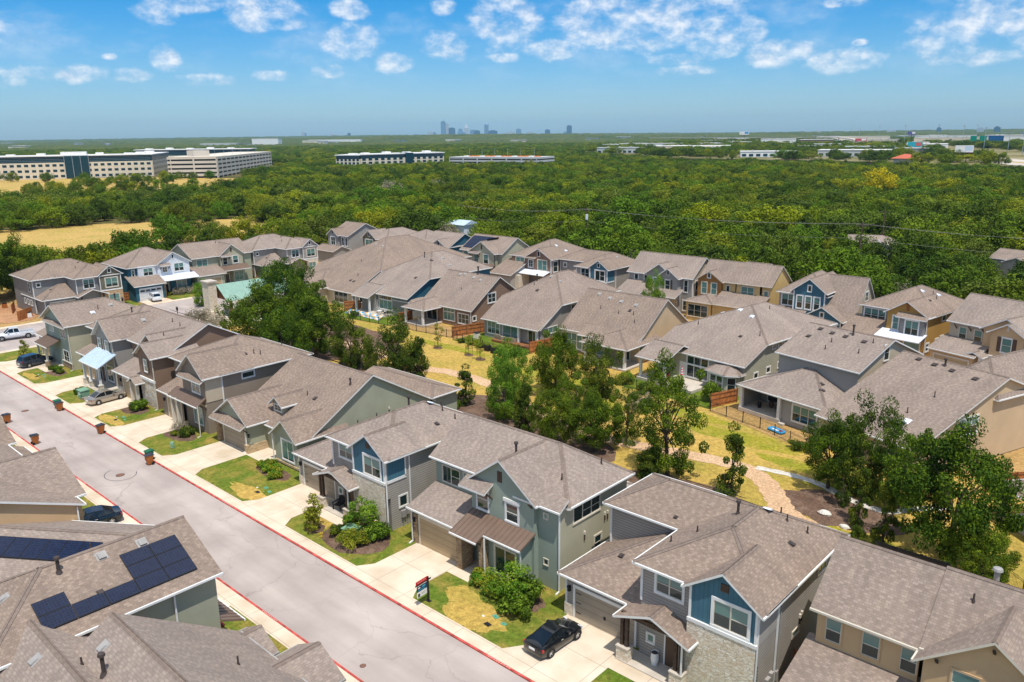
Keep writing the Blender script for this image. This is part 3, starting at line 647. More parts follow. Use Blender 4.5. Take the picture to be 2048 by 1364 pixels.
# ------------------------------------------------------------------ front row, facing the street (-Y)
def H_at(label, x, y, dx=0.0, **k): return House(label, (x+dx, y, 0), shift=(x, y), **k)
def house_stone_bay(label, dx, solar):
    """grey siding, blue board-and-batten gable over a white limestone bay, timber porch"""
    h = H_at(label, -23, 38, dx)
    h.vol('gy', -23.9, -16.05, 37.7, 48.95, 6.55, 0.5, GRAY, hips='SN')                     # main block
    if dx == 0: h.vol('hip', -30.05, -18, 43.1, 48.95, 6.55, 0.5, GRAY, faces='SWN')
    h.vol('gx', -30.1, -18.9, 38.07, 49.3, 3.2, 0.5, GRAY, hips='WE', faces='SW')
    h.vol('gy', -20.25, -16.05, 37.2, 41.0, 6.55, 0.69, {'S': BLUE, 'W': BLUE, 'E': GRAY}, faces='SWE', ohr=0.3, oh=0.38, z0=3)
    h.panel('S', 37.2, -20.27, -16.03, 0, 4.33, LIME, 0.09); h.panel('W', -20.25, 37.1, 38.0, 0, 4.33, LIME, 0.06)
    h.board('S', 37.2, -20.33, -15.97, 4.33, 4.55, WHITE, 0.13)
    for u, z0, z1 in ((-20.2, 4.55, 6.75), (-16.1, 0.1, 6.6)): h.corner('S', 37.2, u, z0, z1, WHITE)
    h.corner('E', -16.05, 37.27, 0.1, 6.6, WHITE); h.corner('S', 37.7, -23.83, 3.9, 6.7, WHITE); h.corner('W', -23.9, 37.77, 3.9, 6.7, WHITE)
    if dx == 0: h.corner('S', 43.1, -29.98, 3.3, 6.7, WHITE)
    h.corner('S', 38.07, -30.05, 0.9, 3.3, WHITE); h.corner('W', -30.1, 38.14, 0.1, 3.3, WHITE)
    h.panel('S', 38.07, -30.15, -29.5, 0, 0.95, LIME, 0.12); h.panel('W', -30.1, 38.0, 38.5, 0, 0.95, LIME, 0.1)
    if dx < 0: h.panel('E', -16.05, 37.5, 39.3, 4.6, 6.5, BLUE, 0.04); h.board('E', -16.05, 37.4, 39.4, 4.35, 4.6, WHITE); h.corner('E', -16.05, 39.35, 4.5, 6.55, WHITE)
    else: h.panel('E', -16.05, 37.45, 39.7, 4.35, 6.5, GREY, 0.03)
    h.win('S', 37.2, -18.7, -16.6, 4.72, 6.3, 2, 'mix', WHITE, 0.17, drop=0.5); h.win('S', 37.28, -18.7, -16.55, 0.75, 2.75, 2, 'mix', CREAM, 0.06, drop=0.4)
    h.louvre('S', 37.2, -18.35, -17.85, 7.0, 7.5)
    h.win('S', 37.7, -22.8, -21.0, 4.95, 6.2, 2, 'dh', WHITE, 0.15, drop=0.45)
    h.garage('S', 38.07, -29.3, -24.5, 2.3, GDOOR, WHITE, hw=True); h.lamp('S', 38.07, -29.75, 2.0)
    h.win('S', 37.7, -23.3, -22.85, 1.25, 1.75, 1, 'fix', WHITE); h.door('S', 37.7, -22.0, -21.1, 2.2)
    # porch
    h.vol('gy', -24.35, -20.0, 36.4, 38.5, 3.2, 0.38, {'S': None}, faces='', oh=0.42)
    for x in (-24.25, -20.45):
        for k in (-0.17, 0.17): h.post(x+k, 36.55, 3.25, 0.105, WOOD, None); 
        b = MB(); b.box(x-0.42-h.sx, 36.25-h.sy, 0, x+0.42-h.sx, 36.85-h.sy, 0.98, LIME); b.box(x-0.46-h.sx, 36.21-h.sy, 0.98, x+0.46-h.sx, 36.89-h.sy, 1.06, CONC); b.build('pier', h.root)
    b = MB(); b.box(-24.5-h.sx, 36.47-h.sy, 3.16, -20.2-h.sx, 36.66-h.sy, 3.42, WOOD); b.box(-22.28-h.sx, 36.49-h.sy, 3.42, -22.12-h.sx, 36.64-h.sy, 3.95, WOOD); b.build('porch_beam', h.root)
    h.bx('porch_floor', -24.7, 36.2, 0, -20.0, 37.72, 0.14, CONC)
    for y, z in ((43.1, 3.35), (43.35, 3.45)):
        b = MB(); h.fb(b, 'E', -16.05, y-0.07, y+0.07, 0, 0.12, z, z+0.25, CREAM); h.fb(b, 'E', -16.05, y-0.05, y+0.05, 0, 0.09, z-0.4, z, BLK); b.build('wall_vent', h.root)
    if dx == 0:
        h.win('E', -16.05, 42.2, 43.1, 2.4, 2.75, 1, 'fix', CREAM, 0.08); h.win('E', -16.05, 45.5, 46.7, 5.2, 6.1, 2, 'dh', CREAM, 0.08, glass=GLASS)
    else: h.win('E', -16.05, 38.6, 39.4, 1.9, 2.8, 1, 'fix', WHITE, 0.12, glass=GLASS)
    h.spout(-15.97, 39.75, 6.5, foot=(0.35, 0)); h.spout(-15.97, 40.05, 6.5, foot=(0.35, 0), m=GREY) if dx == 0 else None
    h.spout(-20.1, 36.3, 3.1)
    # meters
    for y, z, a in ((38.9, 0.9, 0.22), (39.35, 1.05, 0.16), (40.0, 0.8, 0.14)):
        b = MB(); h.fb(b, 'E', -16.05, y-a, y+a, 0, 0.2, z, z+0.62, VENT); h.fb(b, 'E', -16.05, y-0.03, y+0.03, 0.05, 0.12, 0, z, ALU); b.build('meter_box', h.root)
    h.pipe(-20.9, 44.1, 0.75, 0.09, big=True); h.pipe(-22.3, 41.5, 0.4); h.pipe(-23.4, 40.2, 0.4); h.pipe(-19.0, 46.3); h.pipe(-18.4, 45.9); h.pipe(-17.2, 46.3)
    h.rvent(-19.6, 45.5, 0.5, MWH); h.rvent(-17.3, 44.2, 0.3, PIPE); h.rvent(-27.2, 40.3, 0.26, PIPE); h.rvent(-25.0, 43.4, 0.2, PIPE); h.rvent(-24.6, 39.4, 0.22, PIPE)
    if solar: h.solar([(i, 0) for i in range(5)], 5, 1, -27.4, 46.25, 1.05, 1.7, 0.3)
    else:
        h.vol('hip', -22, -16.1, 49, 52.6, 3.2, 0.35, GRAY, faces='NE'); 
    return h.done()
house_stone_bay('grey house with blue gable over white stone bay, black coupe on its driveway', 0.0, True)
house_stone_bay('grey house with blue gable over white stone bay, black chair on its timber porch', -32.25, False)
def house_sage():
    h = H_at('sage stucco house with steep front gable and brown metal canopy, behind the red sale sign', -39, 39.7)
    h.vol('gx', -45.85, -32.05, 40.65, 48.0, 6.55, 0.66, SAGEB, hips='E', ohr=0.35, faces='SNW')
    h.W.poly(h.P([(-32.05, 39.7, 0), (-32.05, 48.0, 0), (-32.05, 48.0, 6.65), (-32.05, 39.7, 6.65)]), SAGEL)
    h.bx('wall', -34.6, 39.7, 0, -32.051, 41, 6.6, SAGEB)
    h.roof('sS', -36, -31.66, 39.28, 40.3, 6.55, 0.66, cap=False)
    h.vol('gy', -40.3, -34.0, 39.25, 44, 6.55, 0.72, SAGEB, faces='SWE', ohr=0.35, oh=0.4)
    h.vol('sS', -45.5, -40.3, 37.75, 40.65, 3.2, 0.34, SAGEB, faces='SW', oh=0.4)
    h.panel('S', 37.75, -45.6, -45.0, 0, 2.6, BRST, 0.1); h.panel('W', -45.5, 37.65, 38.2, 0, 2.6, BRST, 0.08)
    h.bx('wall', -40.05, 37.2, 0, -39.45, 38.4, 3.0, BRST); h.bx('wall', -37.95, 37.5, 0, -37.35, 38.3, 3.3, BRST)
    h.bx('wall', -37.35, 37.95, 0, -34.25, 39.3, 3.7, SAGEB); h.bx('wall', -40.0, 38.9, 0, -37.3, 39.26, 3.9, SAGEB)
    h.metal(-40.25, -37.45, 36.75, 39.25, 3.2, 4.22, MBR); h.metal(-37.446, -33.85, 37.55, 39.25, 3.54, 4.23, MBR)
    h.board('S', 37.95, -37.35, -34.25, 0.25, 0.45, TNST, 0.12)
    h.win('S', 37.95, -36.65, -34.65, 0.7, 2.85, 2, 'mix', CREAM, 0.13, drop=0.0)
    h.win('S', 40.65, -45.05, -43.05, 4.55, 5.95, 2, 'mix', CREAM, 0.05, drop=0.0, glass=GLASS); h.win('S', 40.65, -42.6, -42.2, 5.55, 6.0, 1, 'fix', CREAM, 0.06, glass=GLASST)
    h.win('S', 39.25, -39.7, -38.55, 4.45, 6.15, 1, 'dh', WHITE, 0.1, glass=GLASS, sash=WHITE); h.win('S', 39.25, -36.7, -35.55, 4.4, 5.8, 1, 'dh', WHITE, 0.14, glass=GLASS, sash=WHITE)
    h.board('S', 39.25, -36.95, -35.3, 5.9, 6.15, WHITE, 0.1)
    h.louvre('S', 39.25, -37.55, -37.1, 7.2, 8.05)
    h.roof('sS', -40.75, -38.0, 38.25, 39.25, 6.35, 0.55, cap=False, gutter=False); h.bracket('S', 39.25, -40.2, 6.3, 0.65); h.bracket('S', 39.25, -38.15, 6.3, 0.65)
    h.bracket('S', 39.25, -34.2, 6.6, 0.4); h.bracket('S', 37.75, -40.3, 3.1, 0.6); h.bracket('S', 37.5, -37.7, 3.2, 0.5)
    h.garage('S', 37.75, -44.75, -40.45, 2.45, GDOORT, CREAM); h.lamp('S', 37.75, -45.3, 2.0)
    h.door('S', 38.9, -38.9, -37.9, 2.2)
    h.win('E', -32.05, 41.3, 44.45, 4.85, 6.05, 3, 'mix', CREAM, 0.1, glass=GLASS); h.win('E', -32.05, 43.9, 44.7, 1.6, 2.75, 1, 'dh', CREAM, 0.12, glass=GLASS)
    h.win('S', 39.7, -33.45, -33.05, 5.45, 5.85, 1, 'fix', CREAM, 0.05); h.win('S', 39.7, -33.45, -33.05, 1.8, 2.25, 1, 'fix', CREAM, 0.05, glass=GLASS)
    for y, z in ((45.1, 4.1), (45.45, 4.1), (42.6, 3.5)):
        b = MB(); h.fb(b, 'E', -32.05, y-0.07, y+0.07, 0, 0.12, z, z+0.25, CREAM); h.fb(b, 'E', -32.05, y-0.05, y+0.05, 0, 0.09, z-0.45, z, DOOR); b.build('wall_vent', h.root)
    h.spout(-31.98, 39.62, 6.5, m=WHITE); h.spout(-37.2, 37.35, 3.4, m=WHITE); h.spout(-34.1, 37.85, 3.5, m=WHITE); h.spout(-45.6, 37.6, 3.1)
    h.pipe(-37.8, 41.6, 0.7, 0.09, big=True); h.pipe(-33.6, 41.9, 0.45); h.pipe(-33.2, 46.2, 0.5)
    # covered patio at the back
    h.vol('gx', -40, -35, 48.1, 52.4, 3.2, 0.35, SAGEB, hips='WE', faces='NEW')
    return h.done()
house_sage()
def house_tan():
    h = H_at('tan stucco house with three matching upstairs windows at the lower right corner', -9, 40)
    h.fasc = CREAM
    h.vol('gx', -13.9, -8.6, 40.05, 46.6, 6.55, 0.8, TAN, ohr=0.3, faces='SNW'); h.vol('gx', -8.3, 3.5, 40.05, 46.6, 6.68, 0.8, TAN, ohr=0.3, faces='SNWE')
    h.vol('gy', -8.2, -2.4, 39.0, 43, 6.5, 0.76, TAN, ohr=0.35, faces='SWE'); h.vol('gy', -6.9, -1.2, 37.9, 40, 5.1, 0.62, TAN, faces='SWE')
    h.vol('sS', -14.0, -8.6, 36.6, 40.05, 3.2, 0.3, TAN, faces='SW')
    for a, b in ((-13.4, -12.55), (-11.45, -10.55), (-9.5, -8.68)): h.win('S', 40.05, a, b, 4.72, 6.1, 1, 'dh', TAN, 0.08, drop=0.5, sash=CREAM)
    h.win('S', 39.0, -6.9, -5.7, 5.2, 6.6, 1, 'dh', TAN, 0.08)
    for u in (-7.6, -5.3, -3.0): h.bracket('S', 39.0, u, 7.0 if u != -5.3 else 8.6, 0.32, BLK)
    h.pipe(-7.0, 42.2, 0.45); h.pipe(-6.5, 44.5, 0.9, 0.14, VENT, True); h.pipe(-3.0, 44.8, 0.3)
    h.vol('gx', -9, 3, 46.9, 51, 3.3, 0.4, TAN, faces='NEW')
    h.solar([(i, 0) for i in range(3)], 3, 1, -12.4, 43.45, 1.3, 0.9, 0.34)
    return h.done()
house_tan()
def house_green():
    h = H_at('single-storey sage house with dormer and a great blank gable wall', -71.5, 40)
    h.vol('gx', -78.0, -64.85, 40.8, 57.0, 2.9, 0.58, SAGE, ohr=0.35)
    h.vol('gy', -78.75, -72.65, 38.7, 45.5, 3.2, 0.66, SAGE, ohr=0.4, faces='SWE'); h.roof('sS', -79.15, -72.6, 37.75, 38.72, 2.85, 0.55, cap=False, gutter=False)
    h.vol('gy', -68.75, -64.8, 39.4, 45, 3.1, 0.78, SAGE, ohr=0.4, faces='SWE')
    h.bx('wall', -78.75, 38.3, 0, -78.2, 38.9, 2.7, BRST); h.bx('wall', -73.2, 38.4, 0, -72.58, 39.2, 0.95, TNST); h.panel('E', -72.65, 38.6, 41.1, 0, 0.95, TNST, 0.1)
    h.garage('S', 38.7, -77.75, -73.4, 2.25, GDOOR, CREAM); h.bracket('S', 38.7, -72.9, 2.9, 0.6, BLK); h.bracket('S', 38.7, -78.5, 2.9, 0.6, BLK); h.lamp('E', -72.65, 38.6, 1.9)
    h.louvre('S', 38.7, -75.8, -75.55, 4.45, 4.95, WHITE); h.louvre('S', 39.4, -66.8, -66.6, 4.0, 4.35, WHITE)
    h.win('S', 39.4, -67.45, -65.45, 0.75, 2.8, 2, 'mix', WHITE, 0.13, drop=0.9); h.board('S', 39.4, -68.75, -64.6, 0.2, 0.4, TNST, 0.12)
    h.bx('wall', -72.6, 40.9, 0, -68.8, 41.2, 3.2, SAGE); h.door('S', 40.9, -70.5, -69.6, 2.2)
    # dormer
    h.vol('gy', -72.95, -71.1, 42.0, 46.5, 4.72, 0.75, SAGE, faces='SWE', oh=0.35, ohr=0.4, z0=3.0); h.win('S', 42.0, -72.65, -71.4, 4.0, 4.62, 2, 'dh', WHITE, 0.08, glass=GLASS)
    for x, y in ((-73.0, 38.55), (-68.85, 39.2)): h.spout(x, y, 3.1, m=WHITE)
    h.pipe(-70.5, 44.7, 0.45); h.rvent(-69.0, 44.6, 0.35, PIPE); h.pipe(-66.2, 47.2, 0.5, 0.08, big=True); h.pipe(-63.0, 41, 0.4)
    for y, z in ((41.6, 1.5), (51, 3.4)):
        b = MB(); h.fb(b, 'E', -64.85, y-0.08, y+0.08, 0, 0.14, z, z+0.25, CREAM); h.fb(b, 'E', -64.85, y-0.05, y+0.05, 0, 0.1, z-0.5, z, DOOR); b.build('wall_vent', h.root)
    h.vol('gx', -77.5, -64.75, 57.2, 61, 3.3, 0.3, SAGE, faces='NEW', hips='E'); h.solar([(i, 0) for i in range(4)], 4, 1, -76.5, 49.2, 1.6, 1.0, 0.34)
    return h.done()
house_green()
def house_taupe():
    h = H_at('dark taupe siding house with brown metal awning, beside the sage house with a dormer', -87, 39.5)
    h.vol('gx', -92.5, -81.1, 40.6, 52, 6.55, 0.42, {'E': TAUPE, '*': TAUPE}, hips='WE')
    h.vol('gy', -86.3, -81.1, 38.6, 44, 6.55, 0.78, TAUPE, ohr=0.45, faces='SWE')
    h.roof('sS', -86.2, -80.75, 37.9, 38.62, 6.15, 0.5, cap=False, gutter=False)
    h.vol('sS', -91.5, -86.2, 38.3, 40.6, 3.2, 0.36, TAUPE, faces='SW')
    h.metal(-87.9, -81.0, 37.4, 38.6, 3.5, 4.3, MBR); h.board('E', -81.1, 38.65, 40.6, 3.7, 6.4, BEIGE, 0.05); h.corner('E', -81.1, 40.65, 3.3, 6.5, WHITE)
    h.board('S', 38.6, -86.3, -81.1, 3.2, 3.45, BEIGE, 0.09)
    h.win('S', 38.6, -84.0, -82.25, 4.5, 6.05, 2, 'dh', WHITE, 0.12, drop=0.55, sash=WHITE); h.win('S', 38.6, -84.2, -82.3, 0.8, 2.8, 2, 'mix', WHITE, 0.08, glass=GLASST)
    h.win('S', 40.6, -88.6, -87.4, 4.8, 6.2, 1, 'dh', WHITE, 0.1); h.win('E', -81.1, 43.15, 44.6, 5.5, 6.1, 1, 'fix', WHITE, 0.13, glass=GLASS)
    h.win('E', -81.1, 39.5, 40.6, 1.6, 2.3, 1, 'fix', WHITE, 0.14, glass=GLASST)
    h.louvre('S', 38.6, -83.75, -83.4, 7.6, 8.3, CEDAR)
    h.garage('S', 38.3, -90.0, -86.7, 2.6, GDOORT, CREAM); h.lamp('S', 38.3, -90.8, 2.0)
    for x in (-87.3, -86.0): h.post(x, 37.6, 3.55, 0.16, CREAM)
    h.spout(-81.0, 37.5, 3.6, m=CREAM); h.bracket('S', 38.6, -81.3, 3.5, 0.6)
    h.pipe(-83.0, 45.9, 0.5); h.pipe(-82.6, 46.5, 0.5); h.rvent(-83.2, 44.9, 0.34, PIPE); h.pipe(-88.0, 47.5, 0.5); h.pipe(-84.5, 50.5, 0.5)
    return h.done()
house_taupe()
def house_brown():
    h = H_at('brown stucco house with shutters over a mixed stone front, behind the silver sedan', -99, 39.5)
    h.vol('gx', -105.0, -94.15, 40.9, 51.2, 6.55, 0.52, {'E': BROWN, '*': BROWN})
    h.vol('gy', -97.6, -93.7, 38.55, 44, 6.55, 0.68, BROWN, ohr=0.45, faces='SWE'); h.vol('gy', -99.2, -94.9, 39.9, 45, 7.0, 0.68, BROWN, ohr=0.4, faces='SWE', z0=4)
    h.panel('S', 38.55, -97.62, -93.68, 0, 3.4, MIXST, 0.1); h.board('S', 38.55, -97.75, -93.55, 3.4, 3.7, WHITE, 0.2)
    h.vol('sS', -104.0, -97.6, 38.15, 40.9, 3.2, 0.36, BROWN, faces='SW')
    h.win('S', 38.55, -96.15, -95.3, 4.5, 5.95, 1, 'dh', WHITE, 0.1, sash=WHITE); h.shutters('S', 38.55, -96.15, -95.3, 4.5, 5.95)
    h.win('S', 38.65, -96.75, -94.6, 0.6, 2.7, 2, 'dh', CREAM, 0.1, glass=GLASS, sash=WHITE)
    h.garage('S', 38.15, -102.2, -98.6, 2.5, GDOORT, CREAM); h.panel('S', 38.15, -104.05, -102.5, 0, 1.2, MIXST, 0.1); h.lamp('S', 38.15, -102.8, 2.0)
    h.vol('gy', -98.6, -96.6, 37.6, 38.6, 3.0, 0.6, CREAM, faces='', oh=0.2)
    for x in (-98.5, -96.9): h.post(x, 37.6, 3.0, 0.15, CREAM)
    h.spout(-93.6, 38.45, 6.5, m=CREAM); h.pipe(-98.5, 44.6, 0.45); h.rvent(-98.6, 43.5, 0.3, PIPE); h.pipe(-96.5, 41.5, 0.4); h.pipe(-101, 44.8, 0.5)
    h.solar([(i, 0) for i in range(9)], 9, 1, -104.5, 46.15, 1.15, 1.0, 0.34)
    return h.done()
house_brown()
def house_pale_awning():
    h = H_at('grey house with pale blue metal porch roof and shuttered upper windows', -110, 39.5)
    h.vol('hip', -117.6, -106.5, 40.4, 51.5, 6.55, 0.5, TAUPE)
    h.vol('gy', -111.7, -106.5, 39.0, 45, 6.55, 0.83, GREY, ohr=0.5, faces='SWE')
    h.vol('sS', -117.4, -111.5, 38.6, 40.4, 3.2, 0.36, GREY, faces='SW')
    h.metal(-111.9, -105.7, 36.5, 39.0, 3.4, 4.75, MBL)
    h.b = MB(); h.bx('trim', -111.6, 36.7, 3.0, -105.9, 36.9, 3.3, WHITE)
    for a, b in ((-111.3, -110.3), (-108.95, -107.8)): h.win('S', 39.0, a, b, 4.75, 6.1, 1, 'dh', WHITE, 0.1, glass=GLASST, sash=WHITE); h.shutters('S', 39.0, a, b, 4.75, 6.1, 0.3)
    h.win('S', 39.0, -109.4, -107.6, 0.6, 2.6, 2, 'dh', WHITE, 0.1, glass=GLASS); h.door('S', 39.0, -111.2, -110.2)
    for x in (-111.5, -109.4, -106.4): h.post(x, 36.85, 3.2, 0.13, WHITE, LIME, 0.95, 0.28)
    h.bx('porch_floor', -112, 36.4, 0, -105.9, 39.0, 0.14, CONC); h.garage('S', 38.6, -116.6, -112.3, 2.4, GDOORT)
    h.louvre('S', 39.0, -109.3, -108.9, 7.4, 8.2, WHITE); h.rvent(-108.0, 44.0, 0.4, VENT); h.pipe(-112, 44.2, 0.5, 0.08, big=True); h.spout(-106.4, 38.9, 6.5, m=CREAM)
    return h.done()
house_pale_awning()
def house_corner():
    h = H_at('pale sage corner house with brown metal porch, at the far left end of the street', -124, 38.2)
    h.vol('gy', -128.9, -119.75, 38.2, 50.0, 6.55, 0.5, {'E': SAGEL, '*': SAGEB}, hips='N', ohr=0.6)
    h.roof('sS', -128.2, -119.4, 37.5, 38.22, 6.35, 0.5, cap=False, gutter=False)
    h.vol('sS', -134.0, -128.9, 38.6, 41.5, 3.2, 0.4, SAGEB, faces='SW')
    h.metal(-128.4, -123.2, 36.2, 38.2, 3.2, 4.05, MBR)
    h.win('S', 38.2, -122.7, -120.9, 4.5, 6.1, 2, 'dh', CREAM, 0.08, glass=GLASS); h.win('S', 38.2, -122.7, -120.8, 0.95, 2.6, 2, 'dh', WHITE, 0.12, glass=GLASS); h.win('S', 38.2, -126.9, -125.4, 4.9, 5.9, 1, 'fix', WHITE, 0.1)
    h.panel('S', 38.2, -123.3, -119.7, 0, 0.95, BRST, 0.12); h.board('S', 38.2, -123.4, -119.6, 0.95, 1.05, CONC, 0.18)
    for x in (-127.9, -124.6): h.post(x, 36.5, 3.2, 0.13, CREAM, BRST, 1.0, 0.3)
    h.bx('porch_floor', -128.2, 36.2, 0, -123.3, 38.2, 0.12, CONC); h.garage('S', 38.6, -133.4, -129.4, 2.4, GDOORT); h.spout(-119.65, 38.1, 6.5, m=CREAM)
    h.pipe(-124.2, 46.8, 0.8, 0.1, big=True); h.rvent(-122.4, 45.4, 0.45, VENT); h.rvent(-121.4, 42.4, 0.4, MWH); h.pipe(-122, 43.4, 0.6)
    return h.done()
house_corner()
# ------------------------------------------------------------------ near row (their street fronts face +Y, away from the camera)
def house_solar():
    h = H_at('house with an L of dark solar panels on its roof, pale sage side wall', -46, 15)
    h.vol('gy', -50.8, -42.6, 7.5, 19.6, 6.55, 0.5, SAGE, hips='S', ohr=0.3)

    # rows down the slope, columns along the ridge
    c = []
    for j in range(5): c.append((2, j))
    for j in (3, 4): c += [(1, j), (0, j)]
    c.append((1, 0))
    h.solar(c, 3, 5, -45.55, 10.35, 0.88, 1.68)
    h.spout(-42.5, 17.0, 6.4, m=WHITE); h.metal(-46, -42.3, 19.62, 21.0, 2.7, 3.3, MBR, 'N')
    h.rvent(-45.9, 16.9, 0.42, VENT); h.rvent(-46.0, 14.6, 0.42, VENT); h.pipe(-46.0, 12.3, 0.75, 0.1, big=True); h.rvent(-46.6, 9.6, 0.4, VENT); h.rvent(-43.9, 13.6, 0.26, PIPE)
    h.pipe(-50.2, 15.4, 0.4)
    return h.done()
house_solar()
def house_row_panels():
    h = House('roof between two near houses carrying one row of six dark solar panels', (-56.83, 12.21, 0), R(34.5), group='houses of the estate')
    h.vol('gx', -1.2, 9.0, -3.4, 4.6, 5.5, 0.4, SAGE, ohr=0.3)
    h.solar([(i, 0) for i in range(6)], 6, 1, 0.2, -1.75, 1.22, 1.5); h.pipe(5.6, -2.6, 0.4)
    return h.done()
house_row_panels()
def house_near():
    h = H_at('nearest brown-shingled house along the bottom left edge, seen from above its back', -35, 13)
    h.fasc = VENT
    h.vol('gx', -39.6, -24, 6.3, 19.1, 3.7, 0.68, TAN, ohr=0.35); h.vol('gx', -43.6, -30, 4.0, 16.0, 3.5, 0.62, TAN, ohr=0.35)
    h.vol('gy', -36.7, -32.8, 17.8, 21.2, 3.1, 0.55, TAN, oh=0.3); h.vol('gy', -40.8, -37.9, 18.2, 20.2, 2.9, 0.55, TAN, oh=0.3, faces='WE')
    h.rvent(-38.4, 11.6, 0.42, VENT); h.pipe(-38.5, 10.6, 0.4); h.rvent(-35.7, 10.6, 0.42, VENT); h.pipe(-36.8, 11.0, 0.95, 0.1, big=True); h.rvent(-40.8, 9.2, 0.42, VENT); h.pipe(-34.6, 16.6, 0.5)
    return h.done()
house_near()
def house_tan_near():
    h = H_at('tan stucco house with white downspout, black sedan parked in front of it', -63, 15)
    h.vol('gx', -80, -58.7, 7.5, 17.6, 6.55, 0.4, TAN, ohr=0.3); h.vol('gy', -70.3, -60.5, 12, 18.4, 6.6, 0.42, TAN, ohr=0.3)
    h.spout(-58.6, 17.5, 6.4, m=WHITE); h.metal(-61.2, -58.4, 17.6, 20.0, 3.1, 4.0, MBR, 'N'); h.metal(-63.5, -61.2, 17.6, 18.8, 3.5, 4.0, MBR, 'N')
    h.win('E', -58.7, 12.7, 13.6, 3.0, 4.2, 1, 'dh', WHITE, 0.14, glass=GLASS)
    h.rvent(-64.5, 14.2, 0.42, MWH); h.pipe(-68, 12.8, 0.5, 0.06, MWH)
    return h.done()
house_tan_near()
def house_blue_near():
    h = H_at('dark blue house at the left edge, only a wall corner and roof in view', -80, 15)
    h.vol('gy', -88, -76.1, 9.0, 18.4, 6.55, 0.5, TEAL, ohr=0.3); h.vol('sN', -84, -75.6, 18.4, 21.0, 3.0, 0.4, TEAL, faces='NEW'); h.corner('E', -76.1, 18.3, 0, 6.6, WHITE); h.win('E', -76.1, 15.6, 17.2, 4.6, 6.0, 2, 'dh', WHITE, 0.14, glass=GLASS)
    return h.done()
house_blue_near()
# ------------------------------------------------------------------ middle row: backs turned to the green belt (-Y)
def back_house(h, x0, x1, yf, p, zu, yb, wm, zf=3.2, hips='SN', oh=0.4, side=None):
    """long front slope running from a low eave at yf up into a hip whose side eaves sit at height zu"""
    run = (zu-zf)/p; y1 = yf+run
    X0, X1 = x0-oh, x1+oh
    h.add_roof(h.rpolys('gy', X0, X1, y1, yb+oh, zu, p, hips)+[[(X0, yf-oh, zf-p*oh), (X1, yf-oh, zf-p*oh), (X1, y1, zu), (X0, y1, zu)]])
    t = 0.16; W = h.W
    for x, f in ((x1, 'E'), (x0, 'W')):
        W.poly(h.P([(x, yf, 0), (x, yb, 0), (x, yb, zu+p*oh-t), (x, y1+oh, zu+p*oh-t), (x, y1, zu-t), (x, yf, zf-t)]), side or wm)
    W.poly(h.P([(x0, yf, 0), (x1, yf, 0), (x1, yf, zf-t), (x0, yf, zf-t)]), wm); W.poly(h.P([(x1, yb, 0), (x0, yb, 0), (x0, yb, zu), (x1, yb, zu)]), wm)
def rvents(h, pts, m=None):
    for x, y in pts: h.rvent(x, y, 0.42, m or VENT)
def r1():
    h = H_at('tan house nearest the big oaks, long brown roof and three-pane back window', -128, 90)
    back_house(h, -142, -123.2, 89.8, 0.5, 6.4, 121, BEIGE, side=TAUPE)
    h.vol('gy', -143, -131.5, 88.0, 97, 3.2, 0.4, BEIGE, hips='S', faces='SEW')
    h.win('S', 89.8, -129.3, -125.0, 0.7, 2.7, 3, 'dh', WHITE, 0.14, glass=GLASS); h.win('E', -123.2, 91.2, 92.2, 0.9, 1.9, 1, 'fix', WHITE, 0.12, glass=GLASS)
    rvents(h, [(-137, 104), (-135, 103.7), (-133, 103.4), (-130.5, 103.2), (-138, 102.3)]); h.pipe(-131, 98, 0.5); h.pipe(-127, 94, 0.5); h.rvent(-127.5, 92.5, 0.4, PIPE); h.rvent(-126.3, 92.4, 0.4, PIPE)
    h.spout(-123.15, 89.5, 3.0); return h.done()
r1()
def r2():
    h = H_at('grey-green house with striped tarpaulin and covered patio furniture', -113, 90)
    back_house(h, -121.2, -108.3, 90.6, 0.52, 6.6, 112, GRAYD, side=TEAL, zf=3.9)
    h.vol('gx', -121.2, -117.1, 88.6, 96, 3.1, 0.45, GRAYD, faces=''); 
    h.vol('gy', -112.4, -107.9, 91.0, 94, 3.0, 0.55, GRAYD, hips='S', faces='SWE')
    for x, y in ((-120.9, 88.7), (-117.2, 88.9)): h.post(x, y, 3.2, 0.16, WHITE)
    h.bx('patio', -121.4, 88.4, 0, -112.6, 91, 0.2, CONC); h.bx('wall', -121.1, 90.2, 0, -117.0, 90.61, 3.5, GREY)
    for k in range(2): h.win('S', 90.6, -116.3, -112.7, (0.9, 2.75)[k], (2.6, 3.6)[k], 3, 'fix', WHITE, 0.12, glass=(GLASST, GLASS)[k])
    h.win('S', 91.0, -111.7, -109.0, 0.8, 2.5, 2, 'dh', WHITE, 0.12, drop=0.5); h.door('S', 90.6, -117.6, -116.8, 2.3, WHITE); h.win('S', 90.61, -119.4, -118.4, 1.0, 2.4, 1, 'dh', WHITE)
    rvents(h, [(-112.6, 103.5), (-110.5, 103.2), (-117, 103.9)]); h.rvent(-112.5, 100.5, 0.4, PIPE); h.rvent(-111.5, 95.5, 0.4, PIPE); h.pipe(-115, 101, 0.8, 0.08, big=True)
    return h.done()
r2()
